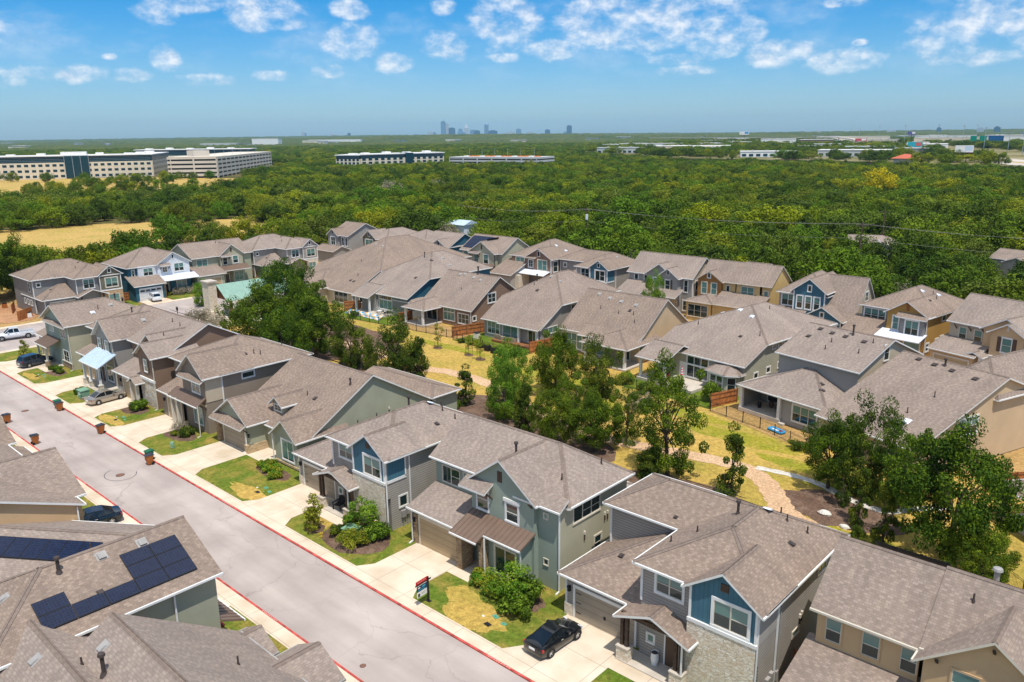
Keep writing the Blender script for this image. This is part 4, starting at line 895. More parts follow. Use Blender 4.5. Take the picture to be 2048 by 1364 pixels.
def r3():
    h = H_at('chocolate brown house with a window high in its bare end gable', -97, 91)
    h.vol('gx', -106, -93.75, 92.3, 106, 3.2, 0.68, BROWN, ohr=0.35); h.vol('gy', -106.3, -101.2, 88.2, 95, 3.0, 0.42, BROWN, hips='S', faces='')
    h.post(-101.4, 88.1, 3.1, 0.17, WHITE); h.post(-106, 88.2, 3.1, 0.17, WHITE); h.bx('patio', -106.4, 87.8, 0, -101.1, 92.3, 0.25, CONC)
    h.win('S', 92.3, -105.0, -102.4, 0.3, 2.5, 2, 'fix', WHITE, 0.12, glass=GLASS)
    for k in range(2): h.win('S', 92.3, -100.6, -97.9, (0.8, 2.3)[k], (2.2, 2.9)[k], 3, 'fix', WHITE, 0.1, glass=(GLASST, GLASST)[k])
    h.win('S', 92.3, -97.0, -94.4, 0.7, 2.35, 3, 'dh', WHITE, 0.14, glass=GLASS, sash=WHITE); h.win('E', -93.75, 96.4, 98.2, 3.9, 5.4, 2, 'dh', WHITE, 0.18, glass=GLASS, sash=WHITE); h.win('E', -93.75, 92.6, 93.3, 1.4, 2.1, 1, 'fix', WHITE, 0.14, glass=GLASS)
    rvents(h, [(-99, 98.2), (-97, 97.9), (-101.6, 98.6), (-102.6, 98.4)]); h.pipe(-98.7, 99.1, 1.1, 0.13, big=True); h.pipe(-99.5, 95.6, 0.4)
    h.spout(-93.65, 92, 3.1); return h.done()
r3()
def r4():
    h = H_at('grey siding house with deck, teal-shaded windows and white patio posts', -83, 90)
    back_house(h, -89.0, -77.0, 90.5, 0.58, 6.0, 111, GREY, side=GRAY)
    h.vol('sS', -84.8, -77.0, 89.9, 92.4, 2.95, 0.5, GREY, faces='')
    for x in (-80.9, -77.2): h.post(x, 89.9, 3.0, 0.17, WHITE)
    h.bx('deck', -85.6, 88.6, 0, -77.0, 90.5, 0.35, CEDD)
    h.win('S', 90.5, -88.2, -85.6, 0.75, 2.65, 3, 'dh', WHITE, 0.13, drop=0.7, sash=WHITE)
    for k in range(2): h.win('S', 90.5, -84.8, -81.4, (0.4, 2.75)[k], (2.6, 3.1)[k], 2, 'fix', WHITE, 0.1, glass=(GLASST, GLASS)[k])
    h.win('S', 90.5, -79.4, -77.6, 0.3, 2.4, 2, 'fix', WHITE, 0.1, glass=GLASS); h.win('E', -77.0, 91.4, 94.6, 1.9, 2.8, 3, 'fix', WHITE, 0.13, glass=GLASST); h.win('E', -77.0, 98.2, 99.5, 4.3, 5.5, 1, 'dh', WHITE, 0.12, glass=GLASS)
    rvents(h, [(-85, 101), (-83.2, 100.6), (-81, 100.3)]); h.pipe(-85.2, 99.4, 0.9, 0.09, big=True); h.rvent(-83.5, 97.4, 0.4, PIPE); h.pipe(-85, 98.4, 0.5)
    return h.done()
r4()
def r5():
    h = H_at('beige house with a sunlit tan end wall, its back half hidden by the grove', -67, 91)
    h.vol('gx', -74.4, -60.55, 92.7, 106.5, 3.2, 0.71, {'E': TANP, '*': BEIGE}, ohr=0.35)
    h.vol('gy', -67.3, -59.9, 88.7, 97, 3.1, 0.36, BEIGE, hips='S', faces='')
    h.roof('sS', -70.5, -60.3, 91.4, 94.5, 3.05, 0.5, cap=False)
    for x in (-67.0, -60.2): h.post(x, 88.8, 3.1, 0.17, WHITE)
    h.bx('patio', -67.4, 88.4, 0, -59.8, 92.7, 0.2, CONC)
    h.win('S', 92.7, -73.6, -70.6, 0.4, 2.7, 3, 'dh', WHITE, 0.13, glass=GLASST, sash=WHITE)
    for k in range(2): h.win('S', 92.0, -70.0, -66.0, (0.4, 2.3)[k], (2.15, 2.85)[k], 3, 'fix', WHITE, 0.1, glass=(GLASST, GLASS)[k])
    h.win('S', 92.7, -64.0, -62.0, 0.3, 2.4, 2, 'fix', WHITE, 0.1, glass=GLASS); h.win('E', -60.55, 92.9, 95.6, 1.6, 2.5, 3, 'fix', WHITE, 0.13, glass=GLASST)
    rvents(h, [(-72, 98.8), (-69.7, 98.4), (-67.4, 98.1), (-64.6, 97.9)]); h.rvent(-65, 96.9, 0.35, PIPE); h.pipe(-66.5, 96.2, 0.5); h.pipe(-64, 96.4, 0.5); h.pipe(-70, 96.5, 0.5); h.pipe(-63, 95.2, 0.5)
    return h.done()
r5()
def r6():
    h = House('pale sage siding house with angled bay, red and white umbrella on its patio', (-42.5, 88.8, 0), R(-7), group='houses of the estate')
    back_house(h, -14.0, -0.35, 0.4, 0.42, 5.85, 22, GREEN_G, zf=4.0)
    h.vol('gx', -13.9, -9.6, -3.5, 3.5, 3.2, 0.42, GREEN_G, faces='')
    for x in (-13.7, -9.7): h.post(x, -3.3, 3.3, 0.16, WHITE)
    h.bx('patio', -14.0, -3.8, 0, -5.0, 0.4, 0.35, CONC)
    # angled bay
    bay = [(-5.0, 0.45), (-4.6, -0.9), (-1.7, -1.5), (-0.5, -0.55), (-0.5, 0.45)]
    for a, b in zip(bay, bay[1:]): h.W.poly([(a[0], a[1], 0), (b[0], b[1], 0), (b[0], b[1], 2.9), (a[0], a[1], 2.9)], GREEN_G)
    apx = (-2.8, 2.0, 4.35); ev = [(-5.5, 0.6, 2.8), (-5.0, -1.3, 2.8), (-1.6, -2.0, 2.8), (-0.05, -0.8, 2.8), (-0.05, 0.6, 2.8)]
    h.add_roof([[a, b, apx] for a, b in zip(ev, ev[1:])], gutter=False)
    for k in range(2): h.win('S', 0.4, -8.9, -5.6, (0.7, 2.45)[k], (2.3, 3.5)[k], 3, 'fix', WHITE, 0.14, glass=GLASS, sash=WHITE)
    # windows set into the bay's two long faces
    for (a, b, u0, u1, c) in ((bay[1], bay[2], 0.12, 0.88, 2), (bay[2], bay[3], 0.2, 0.85, 1)):
        d = Vector((b[0]-a[0], b[1]-a[1], 0)); n = Vector((d.y, -d.x, 0)).normalized()
        F = MB(); G = MB()
        def q(t, v, z): return (a[0]+d.x*t+n.x*v, a[1]+d.y*t+n.y*v, z)
        def hx(mb, t0, t1, z0, z1, v1, m): mb.hexa([q(t0, 0, z0), q(t1, 0, z0), q(t1, v1, z0), q(t0, v1, z0), q(t0, 0, z1), q(t1, 0, z1), q(t1, v1, z1), q(t0, v1, z1)], m)
        hx(F, u0-0.04, u1+0.04, 0.6, 0.72, 0.07, WHITE); hx(F, u0-0.04, u1+0.04, 2.35, 2.5, 0.07, WHITE)
        for k in range(c+1): t = u0+(u1-u0)*k/c; hx(F, t-0.03, t+0.03, 0.72, 2.35, 0.06, WHITE)
        hx(F, u0, u1, 1.5, 1.56, 0.05, WHITE); hx(G, u0, u1, 0.72, 2.35, 0.02, GLASS); o = F.build('window', h.root); G.build('pane', o)
    h.door('S', 0.4, -10.0, -9.2, 2.4, WHITE)
    for y, z in ((3.2, 2.0), (6.0, 2.2), (8.6, 2.4)): h.win('E', -0.35, y-0.4, y+0.4, z-0.3, z+0.35, 1, 'fix', WHITE, 0.16, glass=GLASS)
    for y in (7.0, 8.4, 9.8): h.win('E', -0.35, y-0.35, y+0.35, 4.9, 5.6, 1, 'fix', WHITE, 0.12, glass=GLASS)
    rvents(h, [(-8.0, 10.5), (-10.3, 9.9), (-5.5, 9.6), (-9.8, 15)], MWH); h.rvent(-4.3, 5.3, 0.35, PIPE); h.pipe(-2.0, 6.2, 0.6); h.pipe(-5.6, 14, 0.5); h.pipe(-11.5, 6, 0.5)
    return h.done()
r6()
def r7():
    h = House('two-level grey house: tall stucco block rising behind a hipped roof with covered porch', (-27.95, 86.2, 0), R(-13), group='houses of the estate')
    h.vol('gx', -10.7, -0.4, 0.4, 12.5, 6.55, 0.42, {'E': BEIGE, '*': GREY}, ohr=0.35)
    h.vol('gy', -11.9, -0.6, -4.7, 3.0, 3.2, 0.42, GREY, hips='S', faces='W')
    h.bx('wall', -6.2, -4.6, 0, -0.61, 0.4, 3.3, GREY); h.bx('wall', -11.8, -1.0, 0, -6.2, -0.7, 3.3, GREEN_G)
    for x in (-11.7, -6.4): h.post(x, -4.75, 3.3, 0.18, WHITE)
    h.bx('patio', -11.9, -5.0, 0, -6.1, -1.0, 0.45, CONC); h.bx('step', -6.1, -5.3, 0, -5.4, -4.6, 0.22, CONC)
    h.win('S', -4.6, -4.7, -1.7, 0.8, 2.6, 3, 'dh', WHITE, 0.16, drop=0.5, sash=CREAM); h.win('S', -1.0, -10.8, -7.4, 0.7, 2.5, 2, 'fix', WHITE, 0.1, glass=GLASS)
    h.win('E', -0.4, 5.1, 6.0, 7.0, 8.7, 1, 'dh', WHITE, 0.14, glass=GLASS); h.win('E', -0.4, 1.9, 4.0, 3.0, 4.6, 2, 'fix', WHITE, 0.14, glass=GLASS); h.win('E', -0.4, 5.4, 7.0, 4.0, 4.5, 2, 'fix', WHITE, 0.14, glass=GLASS)
    rvents(h, [(-9.0, 5.6), (-7.2, 5.3), (-5.4, 5.2), (-2.9, 5.0)], PIPE); h.pipe(-4.8, 5.8, 1.0, 0.1, big=True); h.pipe(-6.2, 3.8, 0.5); h.pipe(-6.0, 2.4, 0.5); h.pipe(-2.2, 3.0, 0.5); h.pipe(-1.9, 5.2, 0.5); h.rvent(-9.4, 3.9, 0.4, PIPE)
    h.rvent(-3.6, -1.3, 0.4, PIPE); h.rvent(-2.8, -2.3, 0.4, PIPE)
    return h.done()
r7()
def r8():
    h = House('big beige house with a huge brown roof and sunlit tan end wall', (-18.8, 75.5, 0), R(-20), group='houses of the estate')
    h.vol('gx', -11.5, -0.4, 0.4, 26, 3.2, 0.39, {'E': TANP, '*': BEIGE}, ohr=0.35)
    h.vol('gy', -6.5, -0.4, 12, 25.5, 6.3, 0.9, TANP, hips='S', faces='NEW')
    h.bx('wall', -11.4, 0.41, 0, -8, 0.5, 3, BEIGE)
    h.win('E', -0.4, 6.6, 9.4, 3.3, 5.0, 3, 'dh', WHITE, 0.16, drop=0.45, sash=WHITE); h.win('E', -0.4, 2.8, 4.0, 0.4, 1.9, 1, 'dh', WHITE, 0.14, drop=0.5); h.board('E', -0.4, 7.8, 8.6, 0.3, 1.9, WHITE, 0.08)
    h.win('S', 0.4, -4.6, -3.0, 0.8, 2.4, 2, 'dh', WHITE, 0.14, drop=0.6)
    for y in (4.6, 5.8):
        b = MB(); h.fb(b, 'E', -0.4, y-0.09, y+0.09, 0, 0.14, 2.6, 2.95, CREAM); h.fb(b, 'E', -0.4, y-0.06, y+0.06, 0, 0.1, 2.2, 2.6, CREAM); b.build('wall_vent', h.root)
    rvents(h, [(-9.4, 12.4), (-7.4, 12.2), (-5.3, 12.0), (-2.6, 11.7)], PIPE); h.pipe(-6.4, 12.5, 0.6, 0.1, big=True); h.pipe(-3.9, 7.6, 0.6); h.pipe(-4.4, 4.4, 0.6); h.rvent(-3.6, 3.3, 0.5, MWH)
    return h.done()
r8()
def r9():
    h = House('grey house cut by the right edge, covered patio with dark red chairs', (-12.0, 73.0, 0), R(-40), group='houses of the estate')
    h.vol('hip', 0.4, 14, 0.4, 11, 3.2, 0.42, GREY, faces='NE'); h.bx('wall', 5.5, 3.5, 0, 14, 4, 3.3, GREY); h.bx('wall', 0.5, 3.5, 0, 5.4, 3.7, 3.3, TAUPE)
    h.bx('patio', 0.5, 0.4, 0, 14, 3.5, 0.3, CONC)
    for x in (0.7, 4.3, 9): h.post(x, 0.7, 3.3, 0.2, SAGEL)
    return h.done()
r9()
# ------------------------------------------------------------------ left row on the cross street: fronts face +X  (frame: x = world Y, y = -world X)
def H_rot(label, lx, ly, **k): return House(label, (-ly, lx, 0), R(90), shift=(lx, ly), **k)
def brick_model(label, lx, ly, wall, bay, low, trim=WHITE, brick=BRICK):
    h = House(label, (-ly, lx, 0), R(90), shift=(55, 161), group='houses of the estate')
    h.vol('hip', 47.8, 62.2, 165.3, 176, 6.55, 0.45, wall); h.vol('gy', 53.8, 62.1, 160.7, 171, 6.55, 0.45, wall, hips='S', faces='SWE')
    h.vol('gy', 58.0, 62.0, 160.35, 166, 6.55, 0.76, {'S': bay, '*': bay}, faces='SWE', z0=3, ohr=0.3)
    h.panel('S', 160.35, 57.95, 62.08, 0, 3.5, brick, 0.09); h.board('S', 160.35, 57.95, 62.1, 3.5, 3.72, trim, 0.13)
    h.vol('hip', 48.2, 60, 161.3, 172, 3.2, 0.48, wall, faces='SW')
    h.vol('gy', 53.9, 58.5, 159.5, 161.5, 3.2, 0.42, wall, faces='', oh=0.5)
    for x in (54.2, 58.2): h.post(x, 159.7, 3.2, 0.14, WOOD, brick, 0.9, 0.3)
    for u in (53.9, 58.05, 62.0): h.corner('S', 160.7 if u < 55 else 160.35, u, 3.5, 6.6, trim)
    h.corner('S', 165.3, 47.9, 0.2, 6.6, trim); h.corner('S', 161.3, 48.3, 0.1, 3.3, trim)
    h.win('S', 160.35, 59.1, 61.3, 4.2, 5.9, 2, 'mix', CREAM, 0.16, drop=0.7); h.win('S', 160.7, 55.2, 57.1, 4.4, 6.1, 2, 'dh', trim, 0.13, drop=0.4, sash=WHITE)
    h.win('S', 160.35, 59.4, 61.3, 0.8, 2.7, 2, 'dh', CREAM, 0.08, glass=GLASST, off=0.08); h.louvre('S', 160.35, 59.75, 60.25, 7.0, 7.7, BLK, trim)
    h.win('S', 165.3, 48.6, 49.2, 5.2, 5.8, 1, 'fix', trim, 0.14, glass=GLASS)
    h.win('W', 47.8, 166.6, 167.4, 4.2, 5.8, 1, 'dh', trim, 0.08, glass=GLASS)
    for u in (166.5, 168.2, 170.0): h.win('W', 47.8, u, u+0.7, 1.6, 2.5, 1, 'fix', trim, 0.12, glass=GLASS)
    h.garage('S', 161.3, 49.3, 53.4, 2.4, GDOOR, CREAM); h.lamp('S', 161.3, 48.8, 2.0)
    h.rvent(50.5, 164.2, 0.3, PIPE); h.rvent(51.4, 165.0, 0.3, VENT); h.pipe(56, 166, 0.5); h.pipe(60, 168, 0.6); h.rvent(57.5, 168.5, 0.3, PIPE)
    return h.done()
brick_model('slate siding house with tan brick bay, far left by the reddish soil', 55, 161, GRAYD, TAUPEB, GRAYD)
brick_model('grey siding house with white-trimmed gable bay, behind the green metal roof', 102.8, 164.7, GRAY, GRAY, GRAY, brick=LIME)
def house_white_blue():
    h = H_rot('teal house with white board-and-batten upper floor and white metal awning', 71, 164)
    h.vol('hip', 65.4, 78.2, 165.3, 177, 6.55, 0.5, {'W': TEAL, 'S': TEAL, '*': TEAL}); h.bx('wall', 67.3, 164.9, 3.6, 71.5, 165.6, 6.6, WHB)
    h.vol('gy', 71.2, 78.1, 164.7, 171, 6.55, 0.63, WHB, faces='SWE', ohr=0.35, z0=3); h.bx('wall', 73.6, 164.6, 0, 78.0, 165.3, 3.4, TEAL)
    h.vol('sS', 65.2, 71.0, 162.0, 165.3, 3.2, 0.42, TEAL, faces='SW'); h.metal(71.2, 79.0, 162.6, 164.7, 3.4, 4.2, MWH)
    h.garage('S', 162.0, 66.0, 70.4, 2.4, GDOORW, WHITE, lites=True)
    h.win('S', 164.9, 68.4, 70.3, 4.6, 6.1, 2, 'dh', WHITE, 0.1, drop=0.5, sash=WHITE); h.win('S', 165.3, 66.2, 66.7, 4.5, 6.0, 1, 'dh', WHITE, 0.1); h.win('S', 164.7, 74.8, 76.8, 4.8, 6.4, 2, 'mix', WHITE, 0.14, drop=0.6, sash=WHITE)
    h.win('S', 164.7, 72.3, 73.2, 4.9, 5.9, 2, 'dh', WHITE, 0.08, glass=GLASS); h.roof('sS', 71.6, 73.9, 163.9, 164.72, 6.35, 0.5, cap=False, gutter=False); h.bracket('S', 164.7, 71.9, 6.2, 0.6); h.bracket('S', 164.7, 73.6, 6.2, 0.6)
    h.louvre('S', 164.7, 74.5, 74.85, 7.6, 8.3, BLK, WHITE); h.win('S', 164.6, 74.9, 77.0, 0.8, 2.7, 2, 'mix', CREAM, 0.1, glass=GLASST); h.door('S', 164.9, 72.2, 73.2, 2.3, BLK)
    b = MB(); b.box(70.9-h.sx, 162.5-h.sy, 0, 71.6-h.sx, 163.2-h.sy, 3.3, BRST); b.build('pier', h.root); h.panel('S', 164.9, 71.2, 73.6, 0, 3.6, GREY, 0.02)
    return h.done()
house_white_blue()
def house_sage_row():
    h = H_rot('sage house with long ridge and brown metal canopy, left of the pavilion chimney', 87, 166)
    h.vol('gx', 80.0, 94.0, 167.2, 178, 6.55, 0.48, SAGE); h.vol('gy', 86.1, 91.5, 166.4, 173, 6.55, 0.78, SAGEL, faces='SWE', ohr=0.35)
    h.vol('sS', 79.0, 85.2, 163.6, 167.2, 3.2, 0.36, SAGE, faces='SW'); h.metal(85.3, 92.2, 164.4, 166.4, 3.4, 4.3, MBR)
    h.garage('S', 163.6, 79.9, 84.4, 2.4, GDOORT, CREAM); h.win('S', 167.2, 81.0, 83.4, 4.6, 6.1, 2, 'mix', CREAM, 0.1, glass=GLASST); h.win('S', 166.4, 89.1, 90.3, 4.6, 6.2, 1, 'dh', WHITE, 0.12, drop=0.6); h.win('S', 166.4, 86.7, 87.7, 4.5, 6.0, 1, 'dh', CREAM, 0.1, glass=GLASS)
    h.roof('sS', 86.0, 88.5, 165.6, 166.42, 6.4, 0.5, cap=False, gutter=False); h.bracket('S', 166.4, 86.3, 6.2, 0.6); h.bracket('S', 166.4, 88.1, 6.2, 0.6); h.louvre('S', 166.4, 88.6, 89.0, 7.2, 8.1)
    h.win('S', 166.2, 89.0, 91.2, 0.7, 2.7, 2, 'mix', CREAM, 0.1, glass=GLASST); h.bx('wall', 88.6, 166.2, 0, 91.6, 167, 3.5, SAGE); h.panel('S', 166.4, 85.4, 88.5, 0, 3.4, BRST, 0.03); h.door('S', 166.38, 86.9, 87.8, 2.3)
    h.pipe(88, 171.5, 0.5); return h.done()
house_sage_row()
# ------------------------------------------------------------------ far row against the woods: fronts face -Y
def far1():
    h = H_at('grey house at the left end of the back row, white-trimmed windows under small gable', -176, 125)
    h.vol('gx', -180.6, -172.7, 125.4, 136.8, 6.55, 0.48, GREY); h.vol('gy', -180.7, -176.4, 124.7, 130, 6.5, 0.7, GREY, faces='SWE')
    h.win('S', 124.7, -179.4, -177.6, 3.9, 6.0, 2, 'dh', WHITE, 0.2, glass=GLASS, sash=WHITE)
    for u in (-175.5, -174.0): h.win('S', 125.4, u, u+0.8, 3.9, 6.0, 1, 'dh', WHITE, 0.16, glass=GLASS, sash=WHITE)
    h.louvre('S', 124.7, -178.7, -178.3, 7.0, 7.8, BLK); h.vol('gx', -180, -172, 120, 125, 3.2, 0.4, GREY, faces='SWE'); return h.done()
far1()
def far2():
    h = H_at('grey-green house with small gabled bay and hipped garage, second in the back row', -160, 126)
    h.vol('hip', -167.2, -158.2, 126.6, 140, 6.55, 0.45, GRAY); h.vol('hip', -159, -149.5, 131.8, 141, 6.55, 0.42, GRAY); h.vol('gy', -167.2, -162.0, 126.0, 131, 6.55, 0.72, TAUPEB, faces='SWE', z0=3); h.panel('S', 126.0, -167.25, -161.95, 0, 3.6, BRICK, 0.08)
    h.vol('hip', -158.6, -150.5, 124.6, 133, 3.3, 0.48, GRAY); h.win('S', 126.0, -166.2, -163.2, 4.1, 6.2, 2, 'mix', WHITE, 0.18, drop=0.5); h.win('S', 126.6, -161.2, -159.2, 4.3, 6.1, 2, 'dh', CREAM, 0.14, glass=GLASST); h.louvre('S', 126.0, -164.9, -164.3, 7.1, 8.0, BLK, WHITE)
    for u in (-162.1, -158.3): h.corner('S', 126.55, u, 3.3, 6.6, WHITE)
    h.win('S', 131.8, -153.4, -151.4, 5.0, 5.9, 2, 'fix', WHITE, 0.12, glass=GLASS); return h.done()
far2()
def far3():
    h = H_at('grey-fronted house with deep blue end wall in the back row', -140, 126)
    h.vol('gx', -145.6, -135.9, 127.0, 137, 6.55, 0.52, {'E': TEAL, '*': GREY}); h.vol('gy', -141.3, -136.1, 126.2, 132, 6.55, 0.6, GREY, faces='SWE'); h.vol('sS', -146, -136, 122.6, 126.6, 3.2, 0.4, GREY)
    h.win('S', 126.2, -139.8, -137.3, 4.0, 6.0, 2, 'dh', WHITE, 0.22, glass=GLASS, sash=WHITE)
    for u in (-145.0, -142.9): h.win('S', 127.0, u, u+0.9, 3.9, 6.0, 1, 'dh', WHITE, 0.16, drop=0.5, sash=WHITE)
    h.metal(-145.6, -141.5, 124.9, 127.0, 3.6, 4.2, MBL); h.louvre('S', 126.2, -138.95, -138.45, 7.0, 8.0, BLK); h.corner('S', 126.2, -136.15, 3.6, 6.6, WHITE); h.corner('E', -135.9, 127.1, 0, 6.6, WHITE); h.pipe(-141, 132.2, 0.4); return h.done()
far3()
def far4():
    h = H_at('pale sage house in the back row with dark solar panels beside its front gable', -126, 126)
    h.vol('gx', -131.7, -119.0, 127.0, 136.6, 6.55, 0.6, SAGEL); h.vol('gy', -127.7, -120.2, 125.7, 131, 6.55, 0.62, SAGEL, faces='SWE'); h.vol('sS', -132, -126, 122.6, 127, 3.2, 0.4, SAGEL); h.metal(-127.6, -119.8, 123.8, 125.7, 3.4, 4.2, MBR)
    h.win('S', 127.0, -131.0, -128.2, 4.3, 6.2, 2, 'mix', CREAM, 0.1, glass=GLASST); h.win('S', 125.7, -126.4, -125.0, 4.2, 6.0, 1, 'dh', CREAM, 0.1, glass=GLASST); h.win('S', 125.7, -123.4, -122.0, 4.2, 6.2, 1, 'dh', WHITE, 0.14, drop=0.6); h.louvre('S', 125.7, -124.2, -123.8, 7.3, 8.3)
    h.roof('sS', -127.5, -124.4, 124.9, 125.72, 6.4, 0.5, cap=False, gutter=False); h.bracket('S', 125.7, -127.1, 6.2, 0.7); h.bracket('S', 125.7, -124.8, 6.2, 0.7)
    h.solar([(i, j) for i in range(6) for j in range(3)], 6, 3, -131.6, 127.3, 1.35, 1.25); h.spout(-119.9, 125.6, 6.5, m=BLK); return h.done()
far4()
def far5():
    h = H_at('brown board-and-batten house with white metal awning in the back row', -111, 127)
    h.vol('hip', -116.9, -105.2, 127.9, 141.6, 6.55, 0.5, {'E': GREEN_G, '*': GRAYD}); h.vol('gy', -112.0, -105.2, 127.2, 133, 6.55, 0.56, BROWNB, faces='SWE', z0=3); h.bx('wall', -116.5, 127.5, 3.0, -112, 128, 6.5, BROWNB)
    h.win('S', 127.5, -115.3, -112.9, 4.1, 6.2, 2, 'dh', CREAM, 0.14, glass=GLASST); h.win('S', 127.2, -108.8, -106.4, 4.1, 6.2, 2, 'mix', CREAM, 0.16, glass=GLASST); h.win('S', 127.2, -111.4, -110.2, 4.5, 6.0, 2, 'dh', WHITE, 0.14, glass=GLASS); h.louvre('S', 127.2, -108.9, -108.3, 7.0, 8.0, BLK, WHITE)
    h.metal(-113.0, -105.4, 125.0, 127.2, 3.4, 4.0, MWH); h.vol('sS', -118, -112.5, 122.6, 127.9, 3.2, 0.4, GREY); h.win('E', -105.2, 127.9, 129.3, 3.9, 6.0, 1, 'dh', WHITE, 0.16, glass=GLASS); h.corner('E', -105.2, 127.3, 0, 6.6, WHITE); h.corner('S', 127.2, -105.3, 3, 6.6, WHITE)
    h.roof('sS', -112.4, -109.2, 126.6, 127.22, 6.55, 0.4, cap=False, gutter=False, fasc=CREAM)
    rvents(h, [(-108.5, 133), (-106.8, 134.2), (-108.9, 131)], MWH); h.bx('wall', -113, 124, 0, -111.5, 127.5, 3.0, CREAM); return h.done()
far5()
def far6():
    h = House('grey back-row house with small blue gable over pale stone', (-95.5, 124.8, 0), shift=(-23, 38), group='houses of the estate')
    h.vol('gy', -23.9, -16.05, 37.7, 48.95, 6.55, 0.5, GRAY, hips='SN'); h.vol('hip', -32.5, -18, 43.1, 50, 6.55, 0.5, GRAY, faces='SWN')
    h.vol('gx', -30.1, -18.9, 38.07, 49.3, 3.2, 0.5, GRAY, hips='WE', faces='SW'); h.vol('gy', -20.25, -16.05, 37.2, 41.0, 6.55, 0.69, {'S': BLUE, 'W': BLUE, 'E': GRAY}, faces='SWE', ohr=0.3, oh=0.38, z0=3)
    h.panel('S', 37.2, -20.27, -16.03, 0, 3.9, LIME, 0.09); h.board('S', 37.2, -20.3, -16, 3.9, 4.1, WHITE, 0.12); h.panel('E', -16.05, 37.3, 39.4, 4.2, 6.5, BLUE, 0.04); h.board('E', -16.05, 37.3, 39.5, 3.95, 4.2, WHITE)
    for u in (-20.2, -16.1): h.corner('S', 37.2, u, 3.9, 6.6, WHITE, 0.2)
    h.corner('E', -16.05, 40.0, 0, 6.6, WHITE); h.corner('S', 37.7, -23.83, 3.5, 6.6, WHITE); h.corner('S', 43.1, -32.3, 3.2, 6.6, WHITE)
    h.win('S', 37.2, -18.9, -16.7, 4.3, 6.2, 2, 'mix', WHITE, 0.2, glass=GLASS, sash=WHITE); h.louvre('S', 37.2, -18.4, -17.9, 6.9, 7.6, BLK, WHITE); h.win('S', 37.7, -22.7, -20.8, 4.3, 6.2, 2, 'dh', WHITE, 0.16, glass=GLASS, sash=WHITE); h.win('S', 43.1, -31.4, -30.8, 5.0, 5.7, 1, 'fix', WHITE, 0.2, glass=GLASS)
    h.vol('gy', -24.35, -20.0, 36.4, 38.5, 3.2, 0.42, GRAY, faces='', oh=0.42); h.win('E', -16.05, 44.5, 45.6, 5.5, 5.9, 1, 'fix', WHITE, 0.12, glass=GLASS); h.pipe(-20.0, 45.6, 0.4); h.rvent(-18.5, 44, 0.4, VENT)
    return h.done()
far6()
def far7():
    h = H_at('taupe house with two stepped front gables and dark shutters in the back row', -78, 125)
    h.vol('gx', -84.7, -71.2, 125.8, 134.3, 6.55, 0.72, {'E': BEIGE, '*': GREY}); h.vol('gy', -80.4, -74.8, 125.2, 129.5, 6.6, 0.68, GREY, faces='SWE', ohr=0.5); h.vol('gy', -77.4, -73.4, 124.5, 129, 6.5, 0.72, GREY, faces='SWE', ohr=0.5)
    for u in (-83.5, -81.3): h.win('S', 125.8, u, u+0.8, 4.2, 6.2, 1, 'dh', WHITE, 0.14, glass=GLASS, sash=WHITE)
    h.win('S', 125.2, -79.0, -78.2, 4.1, 6.0, 1, 'dh', WHITE, 0.14, drop=0.4, sash=WHITE); h.win('S', 124.5, -76.0, -75.0, 4.2, 6.0, 1, 'dh', WHITE, 0.14, glass=GLASS, sash=WHITE); h.shutters('S', 124.5, -76.0, -75.0, 4.2, 6.0); h.win('S', 125.8, -72.8, -72.1, 4.0, 6.1, 1, 'dh', WHITE, 0.16, glass=GLASS, sash=WHITE); h.win('S', 125.8, -72.9, -72.2, 0.6, 2.4, 1, 'dh', WHITE, 0.16, glass=GLASS)
    h.louvre('S', 124.5, -75.65, -75.25, 7.0, 7.7, DOOR, WHITE); h.vol('sS', -84.5, -78, 121.4, 125.8, 3.2, 0.4, GREY); h.vol('sS', -78.6, -72.8, 122.4, 124.5, 3.4, 0.4, GREY, faces=''); h.vol('gy', -79.6, -77.4, 121.8, 124, 3.4, 0.5, CREAM, oh=0.25, ohr=0.3); h.panel('S', 124.5, -77.4, -73.3, 0, 3.2, MIXST, 0.06)
    h.win('E', -71.2, 127.0, 129.2, 4.3, 5.9, 3, 'dh', WHITE, 0.18, glass=GLASS); h.corner('E', -71.2, 126.0, 0, 6.6, WHITE); return h.done()
far7()
def far8():
    h = H_at('yellow siding house with an ochre front gable and two stepped roof seams', -64, 126.5)
    h.fasc = CREAM
    h.vol('gx', -70.3, -63.4, 127.0, 134.2, 6.55, 0.78, YEL, faces='SNW', ohr=0.2); h.vol('gx', -63.1, -58.8, 126.8, 134.2, 6.62, 0.8, YEL, faces='SWN', ohr=0.2); h.vol('gx', -58.5, -56.9, 127.0, 134.2, 6.6, 0.78, YEL, faces='SNE', ohr=0.3)
    h.vol('gy', -70.4, -65.8, 126.4, 131, 6.5, 0.66, ORA, faces='SWE'); h.vol('gy', -70.4, -65.6, 122.6, 127, 3.3, 0.35, YEL, hips='S'); h.vol('sS', -65.4, -57.4, 122.8, 127, 3.3, 0.35, YEL)
    for u in (-69.6, -67.7): h.win('S', 126.4, u, u+1.0, 4.1, 6.1, 1, 'dh', CREAM, 0.14, glass=GLASST)
    h.win('S', 126.4, -68.5, -68.0, 7.0, 7.8, 1, 'fix', WHITE, 0.14, glass=GLASS); h.win('S', 127.0, -65.1, -64.5, 4.6, 5.9, 1, 'fix', CREAM, 0.14, glass=GLASS); h.win('S', 126.8, -62.2, -59.9, 4.4, 6.1, 2, 'dh', CREAM, 0.08, glass=GLASST); h.win('S', 127.0, -58.1, -57.4, 4.4, 5.7, 1, 'fix', CREAM, 0.12, glass=GLASST)
    h.win('S', 122.6, -70.0, -66.2, 0.6, 2.7, 3, 'dh', CREAM, 0.1, glass=GLASS); return h.done()
far8()
